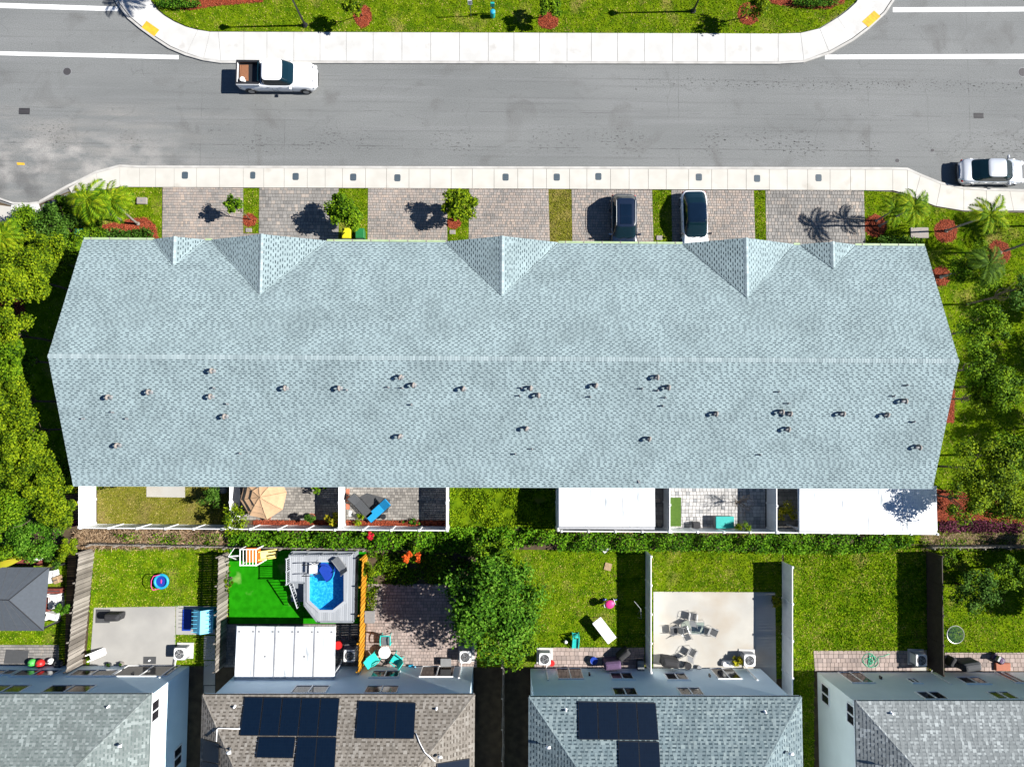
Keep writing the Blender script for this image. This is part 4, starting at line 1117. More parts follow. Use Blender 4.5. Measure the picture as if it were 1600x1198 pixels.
def circ(cx, cy, rx, ry=None, n=18, jit=.06):
    ry = ry or rx
    return [(cx + rx * math.cos(2 * math.pi * i / n) * (1 + random.uniform(-jit, jit)), cy + ry * math.sin(2 * math.pi * i / n) * (1 + random.uniform(-jit, jit))) for i in range(n)]
mulch([(395, 813), (535, 813.5), (535, 820), (395, 820)], 'red mulch strip behind the umbrella patio')
mulch([(541, 813.5), (699, 814), (699, 822), (541, 821)], 'red mulch strip behind the lounger patio')
lawn([(703, 738), (868, 740), (868, 822), (703, 822)], 'overgrown lawn between the fences', gm=None)
pavers([(872, 740), (1036, 740), (1036, 824), (872, 824)], 'grey pavers beneath the first patio cover', 'pave_grey', row=.3, widths=(.3, .45), name='paved_patio')
pavers([(1039, 740), (1196, 742), (1196, 824), (1039, 824)], 'pale checkered paver patio with the turf strip', 'pave_white', row=.26, widths=(.26,), name='paved_patio')
pavers([(1200, 742), (1440, 744), (1440, 827), (1200, 826)], 'dark pavers beneath the second patio cover', 'pave_patio', row=.3, widths=(.3, .45), name='paved_patio')
mb = MB(); mb.prism(PL([(1047, 777), (1064, 777), (1064, 822), (1047, 822)]), .09, .135)
tag(mb.build('turf_mat', M['turf_dark']), 'narrow artificial turf mat beside the bluish fence', 'turf mat')

def patio_cover(label, px, z=2.65, n=5, gut=True):
    """white insulated roof on posts. px: roof corners on the photo tl,tr,br,bl"""
    c = [P(x, y, z) for x, y in px]
    t = thing('patio_cover', label, 'patio cover', (sum(p.x for p in c) / 4, sum(p.y for p in c) / 4, .1))
    for i in range(n):
        a, b = i / n, (i + 1) / n; e = .012 / max(.1, (c[1] - c[0]).length)
        q = [c[0].lerp(c[1], a + e), c[0].lerp(c[1], b - e), c[3].lerp(c[2], b - e), c[3].lerp(c[2], a + e)]
        mb = MB(); mb.prism([tuple(p[:2]) for p in q], z - .08, z + .0 + (i % 2) * .0)
        if n > 1:
            for p in (q[0].lerp(q[2], .02), ): pass
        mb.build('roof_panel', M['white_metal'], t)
    mb = MB()
    A, B = c[3], c[2]; mb.box(((A.x + B.x) / 2, (A.y + B.y) / 2 - .1, z - .07), ((B - A).length, .15, .15), math.atan2(B.y - A.y, B.x - A.x))
    mb.build('gutter', M['aluminium'], t)
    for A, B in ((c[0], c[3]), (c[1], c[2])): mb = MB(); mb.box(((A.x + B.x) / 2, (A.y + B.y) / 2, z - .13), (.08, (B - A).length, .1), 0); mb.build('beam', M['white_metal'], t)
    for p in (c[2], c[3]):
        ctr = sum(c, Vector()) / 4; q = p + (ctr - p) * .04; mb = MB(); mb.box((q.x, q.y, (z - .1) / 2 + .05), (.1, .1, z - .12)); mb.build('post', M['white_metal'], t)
    return t
patio_cover('flat white patio cover behind the terrace, right of centre', [(873, 755), (1023, 756), (1023, 823), (873, 822)], n=3)
patio_cover('long white patio cover at the right end of the terrace, with tree shadow', [(1249, 757), (1464, 759), (1464, 829), (1249, 829)], n=4)

# tan tiered umbrella
def umbrella(px, py, r, label):
    c = P(px, py, 2.3)
    t = thing('patio_umbrella', label, 'umbrella', (c.x, c.y, .1))
    mb = MB(); mb.cyl((c.x, c.y, .1), .03, 2.5, 8); mb.cyl((c.x, c.y, .1), .28, .08, 16); mb.build('pole', M['black_metal'], t, True)
    def tier(r0, z0, r1, z1):
        for k in range(8):
            a0, a1 = D2R(k * 45 + 10), D2R(k * 45 + 55)
            mb = MB(); vs = []
            for rr, zz in ((r0, z0), ((r0 + r1) / 2, (z0 + z1) / 2 - .03), (r1, z1)):
                for j in range(5):
                    f = j / 4; a = a0 + (a1 - a0) * f; s = math.sin(f * math.pi)
                    cx = math.cos(D2R(22.5)) / math.cos(a - (a0 + a1) / 2)
                    vs.append((c.x + rr * cx * math.cos(a), c.y + rr * cx * math.sin(a), zz - .05 * s * rr / r))
            fs = [(i * 5 + j, i * 5 + j + 1, (i + 1) * 5 + j + 1, (i + 1) * 5 + j) for i in range(2) for j in range(4)]
            mb.add(vs, fs); mb.build('canopy_panel', M['tan_cloth'], t, True)
            rb = MB(); e = Vector((math.cos(a0), math.sin(a0), 0)); rb.tube([c + e * r0 + Vector((0, 0, z0 - c.z + .015)), c + e * r1 + Vector((0, 0, z1 - c.z + .015))], .012, 4); rb.build('rib', M['wood_tan'], t)
    tier(r, 2.2, r * .72, 2.42); tier(r * .76, 2.48, r * .40, 2.68); tier(r * .44, 2.74, .03, 2.92)
    return t
umbrella(411, 775, 1.62, 'tan tiered octagonal patio umbrella half under the terrace eave')
def pot(px, py, label, plant=None, r=.24):
    c = P(px, py, .1); t = thing('plant_pot', label, 'plant pot', (c.x, c.y, .1), group='pots on the umbrella patio')
    mb = MB(); mb.cyl((c.x, c.y, .1), r * .7, .38, 14, r2=r); mb.cyl((c.x, c.y, .45), r * 1.08, .06, 14); mb.build('pot', M['terracotta'], t)
    mb = MB(); mb.cyl((c.x, c.y, .5), r * .9, .02, 12); mb.build('soil', M['soil'], t)
    if plant: crown(t, (c.x, c.y, 1.1), .45, .4, .5, 260, .25, .1, plant, 8, name='plant')
pot(421, 806, 'bare square terracotta pot near the umbrella')
pot(489, 806, 'terracotta pot with a dark leafy plant by the mulch strip', 'leaf_dark')
def lounger(px, py, rz, label, m, back=.5):
    c = P(px, py, .1); t = thing('sun_lounger', label, 'sun lounger', (c.x, c.y, .1), rz, group='sun loungers on the paver patio')
    f = MB()
    for s in (-.34, .34): f.tube([(-1.0, s, .33), (.35, s, .33), (.95, s, .33 + back)], .02, 6)
    for x in (-1.0, -.3, .35): f.tube([(x, -.34, .33), (x, .34, .33)], .018, 6)
    for x in (-.85, .3):
        for s in (-.33, .33): f.tube([(x, s, .33), (x, s, .0)], .018, 6)
    f.build('frame', M['black_metal'], t, world=False)
    s_ = MB(); s_.rbox((-.33, 0, .37), (1.32, .62, .06), .05, bev=.015); s_.build('seat', M[m], t, world=False)
    b = MB(T=Matrix.Translation((.33, 0, .35)) @ Matrix.Rotation(-math.atan2(back, .6), 4, 'Y')); b.rbox((.38, 0, .03), (.74, .62, .06), .05, bev=.015); b.build('backrest', M[m], t, world=False)
    return t
lounger(565, 789, D2R(132), 'charcoal sun lounger beside the white fence', 'charcoal', .35)
lounger(593, 796, D2R(42), 'bright blue sun lounger on the paver patio', 'blue_cloth', .35)
mb = MB(); mb.prism(PL([(551, 782), (573, 770), (610, 780), (606, 800), (572, 806)]), .1, .115); tag(mb.build('patio_mat', M['rug_grey']), 'dark grey mat under the two sun loungers', 'mat')
c = P(600, 806, .1); t = thing('side_table', 'small black side table touching the blue lounger', 'side table', (c.x, c.y, .1)); mb = MB(); mb.cyl((c.x, c.y, .45), .2, .025, 14); mb.build('table_top', M['black_metal'], t); mb = MB(); mb.cyl((c.x, c.y, .1), .02, .36, 6); mb.cyl((c.x, c.y, .1), .14, .02, 12); mb.build('leg', M['black_metal'], t)
pos_names = ['topmost', 'second', 'third', 'lowest']
for i, (x, y) in enumerate(((543, 768), (543, 779), (543, 791), (547, 802))):
    c = P(x, y, .1); mb = MB(); mb.rbox((c.x + .02, c.y, .11), (.26, .42, .05), .03, bev=.01); tag(mb.build('stepping_stone', M['terracotta'] if i != 3 else M['concrete']), ['topmost red stepping stone along the fence of the lounger yard', 'second red stepping stone down the lounger yard fence', 'third red stepping stone, above the pale one', 'pale square stone at the foot of the stepping stones'][i], 'stepping stone', 'stepping stones')
c = P(348, 766, .1); mb = MB(); mb.rbox((c.x, c.y + .1, .3), (.7, .5, .4), .06, bev=.03); mb.box((c.x, c.y + .1, .52), (.74, .54, .05)); tag(mb.build('storage_box', M['grey_plastic']), 'grey storage box in the shade by the white fence of the dry lawn', 'box')
# checkered yard bits
c = P(1130, 815, .5); t = thing('storage_bench', 'teal rippled storage chest against the fence of the checkered yard', 'chest', (c.x, c.y, .1))
mb = MB(); mb.box((c.x, c.y, .4), (1.25, .78, .6)); mb.build('body', M['grey_plastic'], t)
mb = MB(); mb.rbox((c.x + .04, c.y, .74), (1.32, .86, .08), .06, bev=.03); mb.build('lid', M['teal'], t)
c = P(1088, 820, .4); t = thing('fire_pit', 'small black square planter by the turf mat', 'planter', (c.x, c.y, .1)); t.name = 'planter'
mb = MB(); mb.box((c.x, c.y, .35), (.5, .42, .5), .1); mb.build('box', M['black_metal'], t)

# ================================================================== BACK YARDS OF THE HOUSES
lawn([(742, 1042), (834, 1042), (834, 1230), (742, 1230)], 'shaded grass gap between the two middle houses, shade put into its dark colour', 'soil', gm=None)  # grass in house shade; its near-black shade is painted with the soil colour
lawn([(147, 853), (316, 853), (358, 858), (358, 1040), (338, 1040), (134, 1040)], 'first back lawn with the toy trampoline', gm='grass_bright', dens=190, gl='grass blades round the toy trampoline')
slab([(147, 949), (274, 947), (274, 1042), (140, 1042)], 'pale concrete patio with the covered grill', 'patio_grey')
slab([(275, 946), (338, 947), (336, 991), (275, 991)], 'narrow concrete strip under the blue playhouse', 'patio_grey', z=.105)
lawn([(-60, 850), (105, 850), (100, 1040), (-60, 1040)], 'far left lawn round the gazebo', gm='grass_bright', dens=150, gl='grass blades round the dark gazebo')
pavers([(-60, 1007), (92, 1007), (92, 1042), (-60, 1042)], 'grey paver strip at the far left back door', 'pave_grey', name='paved_patio')
mb = MB(); mb.prism(PL([(10, 1014), (45, 1016), (43, 1036), (6, 1036)]), .1, .125); tag(mb.build('outdoor_rug', M['rug_grey']), 'dark grey outdoor rug at the far left patio', 'rug')
lawn([(358, 858), (572, 862), (568, 974), (355, 974)], 'bright artificial turf lawn of the play yard', 'turf', None, name='turf_lawn')
pavers([(352, 975), (566, 975), (564, 1042), (350, 1042)], 'blue-grey pavers below the panelled patio cover', 'pave_grey', name='paved_patio')
pavers([(575, 912), (745, 914), (745, 1042), (570, 1042)], 'rose paver patio dappled by the big tree', 'pave_rose', row=.22, widths=(.2, .22, .3), name='paved_patio')
lawn([(745, 858), (1009, 860), (1009, 1042), (745, 1042)], 'back lawn with the folding table', gm='grass_bright', dens=200, gl='grass blades round the folding table')
pavers([(868, 1011), (967, 1011), (1007, 1014), (1007, 1044), (833, 1044), (840, 1030)], 'small paver strip by the sliding door of the blue-grey house', 'pave_rose', row=.3, widths=(.28, .36), name='paved_patio', z=.115)
lawn([(1012, 858), (1222, 862), (1222, 1060), (1012, 1060)], 'back lawn above the chair patio', gm='grass', dens=200, gl='grass blades above the chair patio')
slab([(1021, 924), (1211, 925), (1213, 1072), (1185, 1046), (1021, 1044)], 'large pale concrete patio with folding chairs', z=.115)
lawn([(1225, 850), (1448, 852), (1449, 1046), (1272, 1046), (1272, 1230), (1225, 1230)], 'wide rough lawn right of the pale fence', gm='grass_bright', dens=230, h=.09, gl='rough grass blades right of the pale fence')
pavers([(1271, 1016), (1425, 1017), (1425, 1048), (1273, 1048)], 'narrow paver strip with the green hose', 'pave_rose', name='paved_patio', row=.3, widths=(.28, .36), z=.115)
slab([(1425, 1015), (1448, 1015), (1448, 1048), (1425, 1048)], 'small concrete pad under the far right air conditioner', z=.112, name='concrete_pad')
lawn([(1451, 852), (1660, 852), (1660, 1048), (1453, 1048)], 'shaded lawn at the far right back yard', gm='grass_bright', dens=200, gl='grass blades under the far right tree')
pavers([(1476, 1019), (1660, 1019), (1660, 1048), (1476, 1048)], 'paver strip at the far right back door', 'pave_rose', name='paved_patio', row=.3, widths=(.28, .36), z=.115)
mb = MB(); mb.prism(PL([(318, 992), (337, 992), (334, 1230), (315, 1230)]), .0, .08); sp = struct('side_path', mb, M['joint'], 'path of concrete slabs in the alley between the two left houses')
for k in range(6):
    y0_, y1_ = 993 + k * 39, 993 + k * 39 + 37.5; mb = MB(); mb.prism(PL([(319, y0_), (336, y0_), (336, y1_), (318, y1_)]), .05, .11); mb.build('slab', M['patio_concrete'], sp)

# air conditioners
def ac_mesh(t, dark=False):
    mb = MB(); mb.rbox((0, 0, .42), (.82, .82, .76), .12, bev=.03); mb.build('housing', M['white_plastic'], t, world=False)
    mb = MB()
    for k in range(9): mb.box((0, 0, .14 + k * .075), (.835, .835, .012))
    mb.build('louvre', M['grey_plastic'], t, world=False)
    mb = MB(); mb.cyl((0, 0, .79), .33, .016, 24); mb.build('fan_opening', M['black_metal'], t, world=False)
    mb = MB()
    for k in range(3):
        a = k * 2.094; mb.add([(.05 * math.cos(a), .05 * math.sin(a), .81), (.28 * math.cos(a - .35), .28 * math.sin(a - .35), .812), (.28 * math.cos(a + .35), .28 * math.sin(a + .35), .82)], [(0, 1, 2)])
    mb.build('fan_blade', M['grey_metal'] if not dark else M['charcoal'], t, world=False)
    mb = MB()
    for r in (.1, .2, .3): mb.tube([(r * math.cos(a * .393), r * math.sin(a * .393), .828) for a in range(16)], .006, 4, closed=True)
    for a in range(12): mb.tube([(.05 * math.cos(a * .5236), .05 * math.sin(a * .5236), .828), (.34 * math.cos(a * .5236), .34 * math.sin(a * .5236), .826)], .006, 4)
    mb.build('fan_guard', M['aluminium'], t, world=False)
    mb = MB(); mb.box((0.05, 0, .0), (1.15, 1.1, .12)); mb.build('pad', M['concrete'], t, world=False)
ac0 = None
for (x, y, l) in ((281, 1021, 'air conditioner left of the alley at the green-grey roofed house'), (727, 1026, 'air conditioner under the big tree by the rose patio'), (851, 1029, 'air conditioner beside the red watering can'), (1171, 1031, 'air conditioner beside the yellow plant on the concrete patio'), (1439, 1031, 'air conditioner half in shade at the foot of the dark fence'), (546, 1024, 'air conditioner in shade between patio cover and orange fence')):
    c = P(x, y, .85)
    if ac0 is None: t = thing('air_conditioner', '', 'air conditioner', (0, 0, 0), group='air conditioning units'); ac_mesh(t); ac0 = t
    else: t = copy_tree(ac0)
    t.location = (c.x, c.y, .12); t.rotation_euler = (0, 0, D2R(random.uniform(-3, 3))); t['label'] = 'white ' + l

# far left yard: gazebo with dark cloth roof
def gazebo():
    z0, z1 = 2.2, 3.1
    c = [P(x, y, z0) for x, y in ((-30, 886), (77, 886), (68, 985), (-30, 985))]
    t = thing('gazebo', 'gazebo with dark blue-grey cloth hip roof cut by the left edge', 'gazebo', (c[0].x, c[2].y, .1))
    r0, r1 = P(-12, 936, z1), P(14, 937, z1)
    for q in ((c[0], c[1], r1, r0), (c[1], c[2], r1), (c[2], c[3], r0, r1), (c[3], c[0], r0)):
        mb = MB(); n = len(q); dn = Vector((0, 0, -.03)); mb.add([tuple(p) for p in q] + [tuple(p + dn) for p in q], [tuple(reversed(range(n))), tuple(range(n, 2 * n))] + [(i, (i + 1) % n, n + (i + 1) % n, n + i) for i in range(n)])
        mb.build('roof_panel', M['gazebo_cloth'], t)
        if n == 4:
            s = MB()
            for k in range(1, 5):
                a = q[0].lerp(q[1], k / 5); b = q[3].lerp(q[2], k / 5); s.tube([a + Vector((0, 0, .01)), b + Vector((0, 0, .01))], .012, 4)
            s.build('seam', M['charcoal'], t)
    for a, b in ((c[0], r0), (c[1], r1), (c[2], r1), (c[3], r0), (r0, r1)):
        mb = MB(); mb.tube([a + Vector((0, 0, .015)), b + Vector((0, 0, .015))], .03, 5); mb.build('hip_seam', M['black_metal'], t)
    for p in (c[1], c[2]):
        mb = MB(); mb.box((p.x - .12, p.y + (-.12 if p.y > c[2].y + 1 else .12), 1.15), (.1, .1, 2.1)); mb.build('post', M['black_metal'], t)
gazebo()
# stored furniture beside the gazebo
def jumble(spec):
    for (x, y, z, sx, sy, sz, rz, m, l, nm) in spec:
        c = P(x, y, z + .1 + sz / 2); t = thing(nm, l, nm.replace('_', ' '), (c.x, c.y, .1), group='things stored beside the gazebo')
        mb = MB(); mb.rbox((c.x, c.y, z + .1 + sz / 2), (sx, sy, sz), min(sx, sy) * .2, D2R(rz), bev=.03); mb.build('cushion' if 'sofa' in nm else 'body', M[m], t)
        mb = MB()
        if 'sofa' in nm:
            for k in (-1, 1): mb.box((c.x + k * sx * .45, c.y, z + .1 + sz * .75), (.1, sy, sz * .9), D2R(rz))
            mb.box((c.x, c.y + sy * .42, z + .1 + sz), (sx, .12, sz), D2R(rz)); mb.build('frame', M['white_plastic'], t)
        else:
            mb.box((c.x, c.y, z + .1 + sz + .02), (sx * .8, .05, .04), D2R(rz)); mb.build('trim', M['charcoal'], t)
jumble([(82, 900, 0, .7, .9, .45, 8, 'white_plastic', 'white upturned seat topmost in the pile beside the gazebo', 'sofa_piece'), (90, 905, .1, .4, .5, .5, 20, 'wood_tan', 'small tan box at the top right of the gazebo pile', 'storage_box'),
        (86, 922, .1, 1.15, .35, .5, 0, 'brick_red', 'dark red bench across the pile beside the gazebo', 'storage_bench'), (88, 938, 0, .8, 1.1, .5, 5, 'white_plastic', 'white seat frame in the middle of the pile beside the gazebo', 'sofa_piece'),
        (77, 940, 0, .3, 1.2, .6, 2, 'brick_red', 'upright dark red slab against the gazebo', 'storage_board'), (84, 962, 0, .8, .5, .35, -15, 'white_plastic', 'white seat lowest in the pile beside the gazebo', 'sofa_piece'), (60, 875, 0, .35, .35, .4, 0, 'white_plastic', 'white bucket on the ledge above the gazebo', 'bucket_box')])
for i, (x, y, r, m, l) in enumerate(((50, 1035, .28, 'bright_green', 'green toy ball by the far left back door'), (63, 1036, .3, 'bright_red', 'red toy ball by the far left back door'), (78, 1033, .22, 'white_plastic', 'white ball right of the red one at the far left door'), (91, 1037, .3, 'charcoal', 'dark round pot in the corner of the far left patio'))):
    c = P(x, y, .4); t = thing('play_ball' if i < 3 else 'plant_pot', l, 'ball' if i < 3 else 'pot', (c.x, c.y, .11), group='round things at the far left door')
    mb = MB()
    if i < 3: mb.ell((c.x, c.y, .11 + r), r, r, r)
    else: mb.cyl((c.x, c.y, .11), r * .7, .4, 14, r2=r)
    mb.build('ball' if i < 3 else 'pot', M[m], t, True)
    mb = MB()
    if i < 3: mb.cyl((c.x, c.y, .11 + r * 1.9), .04, .07, 8)
    else: mb.cyl((c.x, c.y, .5), r * .8, .02, 12)
    mb.build('valve' if i < 3 else 'soil', M['charcoal'], t)

# yard 1: trampoline, covered grill, playhouse, mat, toys
c = P(252, 908, .35); t = thing('toy_trampoline', 'small blue toy trampoline with a handle on the first lawn', 'trampoline', (c.x, c.y, .1))
mb = MB(); mb.cyl((c.x, c.y, .33), .36, .02, 28); mb.build('jump_mat', M['deep_blue'], t)
mb = MB()
ring = [(.46 * math.cos(a * .2244), .46 * math.sin(a * .2244)) for a in range(28)]
mb.tube([(c.x + x, c.y + y, .36) for x, y in ring], .1, 6, closed=True); mb.build('pad_ring', M['sky_blue'], t, True)
mb = MB(); mb.ell((c.x, c.y, .36), .05, .16, .02); mb.build('logo_patch', M['pink'], t)
mb = MB(); mb.tube([(c.x - .05, c.y + .5, .35), (c.x - .3, c.y + .48, .9), (c.x - .38, c.y + .2, 1.0), (c.x - .38, c.y - .2, 1.0), (c.x - .3, c.y - .48, .9), (c.x - .05, c.y - .5, .35)], .03, 6); mb.build('handle', M['pink'], t, True)
for k in range(6):
    mb = MB(); a = k * 1.047; mb.cyl((c.x + .46 * math.cos(a), c.y + .46 * math.sin(a), .1), .02, .25, 6); mb.build('leg', M['grey_metal'], t)
def covered_grill(px, py, label, rz=0, m='dark_cloth', s=1.0, z=.11):
    c = P(px, py, .6); t = thing('covered_grill', label, 'covered grill', (c.x, c.y, z), D2R(rz), group='grills under covers')
    secs = [(0, .6, .3), (.35, .56, .29), (.8, .6, .3), (.95, .58, .28), (1.08, .5, .17), (1.12, .4, .06)]
    mb = MB(); vs = []; n = 20; rng = random.Random(px)
    ph = [rng.uniform(-.05, .05) for _ in range(n)]
    for zz, a, b in secs:
        for k in range(n):
            an = 2 * math.pi * k / n; q = 9
            cx = abs(math.cos(an)) ** (2 / q) * (1 if math.cos(an) > 0 else -1); sy = abs(math.sin(an)) ** (2 / q) * (1 if math.sin(an) > 0 else -1)
            f = 1 + ph[k] * (1.4 - zz)
            vs.append((cx * a * s * f, sy * b * s * f, zz * s))
    fs = [(i * n + k, i * n + (k + 1) % n, (i + 1) * n + (k + 1) % n, (i + 1) * n + k) for i in range(len(secs) - 1) for k in range(n)] + [tuple(range((len(secs) - 1) * n, len(secs) * n))]
    mb.add(vs, fs); mb.build('cover', M[m], t, world=False)
    for k in (-1, 1): mb = MB(); mb.tube([(k * .62 * s, -.2 * s, .8 * s), (k * .74 * s, 0, .78 * s), (k * .62 * s, .2 * s, .8 * s)], .018, 5); mb.build('handle', M['charcoal'], t, world=False)
covered_grill(178, 963, 'low black covered grill on the pale concrete patio', 0, s=.85)
mb = MB(); a = P(161, 962, .1); mb.box((a.x, a.y, .125), (1.0, .95, .02)); tag(mb.build('patio_mat', M['rug_grey']), 'grey mat left of the low covered grill', 'mat')
c = P(320, 968, .8); t = thing('playhouse', 'pale blue plastic playhouse with pitched roof beside the fence', 'playhouse', (c.x, c.y, .1))
mb = MB(); mb.box((c.x, c.y, .6), (1.1, 1.45, 1.0)); mb.build('wall', M['sky_blue'], t)
for s in (-1, 1):
    mb = MB(); mb.add([(c.x, c.y - .8, 1.55), (c.x, c.y + .8, 1.55), (c.x + s * .68, c.y + .8, 1.08), (c.x + s * .68, c.y - .8, 1.08), (c.x, c.y - .8, 1.5), (c.x, c.y + .8, 1.5), (c.x + s * .68, c.y + .8, 1.03), (c.x + s * .68, c.y - .8, 1.03)], [(0, 1, 2, 3), (7, 6, 5, 4), (2, 3, 7, 6), (0, 3, 7, 4), (1, 2, 6, 5)]); mb.build('roof_half', M['pale_blue'], t)
    mb = MB()
    for k in range(6): mb.box((c.x + s * .34, c.y - .68 + k * .27, 1.335), (.7, .03, .03)); 
    mb.build('roof_rib', M['pale_blue'], t)
c = P(292, 968, .1); mb = MB(); mb.prism([(c.x - .28, c.y - .75), (c.x + .3, c.y - .75), (c.x + .3, c.y + .75), (c.x - .28, c.y + .75)], .1, .16); tag(mb.build('paddling_mat', M['deep_blue']), 'deep blue flat mat left of the playhouse', 'mat')
c = P(234, 1031, .12); t = thing('doormat', 'dark square mat with a pale cup on it, by the sliding door', 'doormat', (c.x, c.y, .11)); mb = MB(); mb.box((c.x, c.y, .125), (.88, .5, .02)); mb.build('mat', M['rug_grey'], t); mb = MB(); mb.cyl((c.x, c.y, .135), .07, .1, 10); mb.build('cup', M['white_plastic'], t)
def toy_slide(px, py, rz, label, m):
    c = P(px, py, .3); t = thing('toy_slide', label, 'toy slide', (c.x, c.y, .1), D2R(rz))
    mb = MB()
    mb.add([(-.6, -.2, .05), (-.6, .2, .05), (.2, .2, .55), (.2, -.2, .55), (-.6, -.2, .0), (-.6, .2, .0), (.2, .2, .5), (.2, -.2, .5)], [(3, 2, 1, 0), (4, 5, 6, 7), (0, 1, 5, 4), (2, 3, 7, 6), (0, 4, 7, 3), (1, 2, 6, 5)]); mb.build('chute', M[m], t, world=False)
    for s in (-.22, .22):
        mb = MB(); mb.tube([(-.6, s, .12), (.2, s, .64), (.35, s, .75), (.5, s, .02)], .04, 6); mb.build('side_rail', M[m], t, world=False)
    mb = MB()
    for k in range(3): mb.box((.28 + k * .08, 0, .42 - k * .15), (.1, .4, .03))
    mb.build('step', M[m], t, world=False)
toy_slide(150, 1022, 200, 'white toy slide lying at the corner by the wooden fence', 'white_plastic')
for (x, y, l) in ((172, 1037, 'small dark pot left of the pebbles at the house wall'), (192, 1036, 'pale planter with stones at the house wall')):
    c = P(x, y, .1); t = thing('plant_pot', l, 'plant pot', (c.x, c.y, .11)); mb = MB(); mb.cyl((c.x, c.y, .11), .13, .2, 12, r2=.18); mb.build('pot', M['charcoal'] if x < 180 else M['concrete_vent'], t)
    crown(t, (c.x, c.y, .38), .16, .16, .12, 60, .1, .06, 'leaf_dark', 4, name='plant')

# yard 2: swing set, deck, pool
def playset():
    c = P(395, 868, .1); t = thing('swing_set', 'wooden play set with white slatted roof, orange platform and pale yellow slide', 'play set', (c.x, c.y, .1))
    z = 2.1; q = [P(x, y, z) for x, y in ((375, 858), (400, 858), (400, 883), (375, 883))]
    mb = MB()
    for a, b in ((0, 1), (1, 2), (2, 3), (3, 0)): mb.tube([q[a], q[b]], .035, 5)
    mb.build('roof_frame', M['white'], t)
    for k in range(1, 5):
        mb = MB(); mb.tube([q[0].lerp(q[1], k / 5), q[3].lerp(q[2], k / 5)], .025, 4); mb.build('roof_slat', M['white'], t)
    ctr = sum(q, Vector()) / 4
    mb = MB(); mb.box((ctr.x, ctr.y, 1.2), (1.05, 1.0, .06)); mb.build('platform', M['orange'], t)
    for p in q:
        mb = MB(); mb.box((p.x, p.y, 1.1), (.08, .08, 2.0)); mb.build('post', M['white'], t)
    a = P(357, 869, 2.0); b = P(374, 868, 2.0); mb = MB(); mb.tube([a, b], .05, 6); mb.build('swing_beam', M['white'], t)
    a2 = Vector((a.x, a.y, .1)); mb = MB(); mb.tube([a, a2 + Vector((-.1, .6, 0))], .04, 5); mb.tube([a, a2 + Vector((-.1, -.6, 0))], .04, 5); mb.build('swing_leg', M['white'], t)
    p0, p1 = P(404, 868, 1.15), P(433, 864, .2); w = .28
    mb = MB(); mb.add([(p0.x, p0.y - w, 1.2), (p0.x, p0.y + w, 1.2), (p1.x, p1.y + w, .2), (p1.x, p1.y - w, .2), (p0.x, p0.y - w, 1.14), (p0.x, p0.y + w, 1.14), (p1.x, p1.y + w, .14), (p1.x, p1.y - w, .14)], [(3, 2, 1, 0), (4, 5, 6, 7), (0, 1, 5, 4), (2, 3, 7, 6), (0, 4, 7, 3), (1, 2, 6, 5)])
    mb.build('slide', M['slide_yellow'], t)
    for s in (-w, w):
        mb = MB(); mb.tube([(p0.x, p0.y + s, 1.3), (p1.x, p1.y + s, .3)], .05, 6); mb.build('slide_side', M['slide_yellow'], t)
    mb = MB(); d = P(404, 874, 1.0); mb.box((d.x, d.y, .7), (.35, .5, 1.0)); mb.build('climbing_panel', M['orange'], t)
playset()
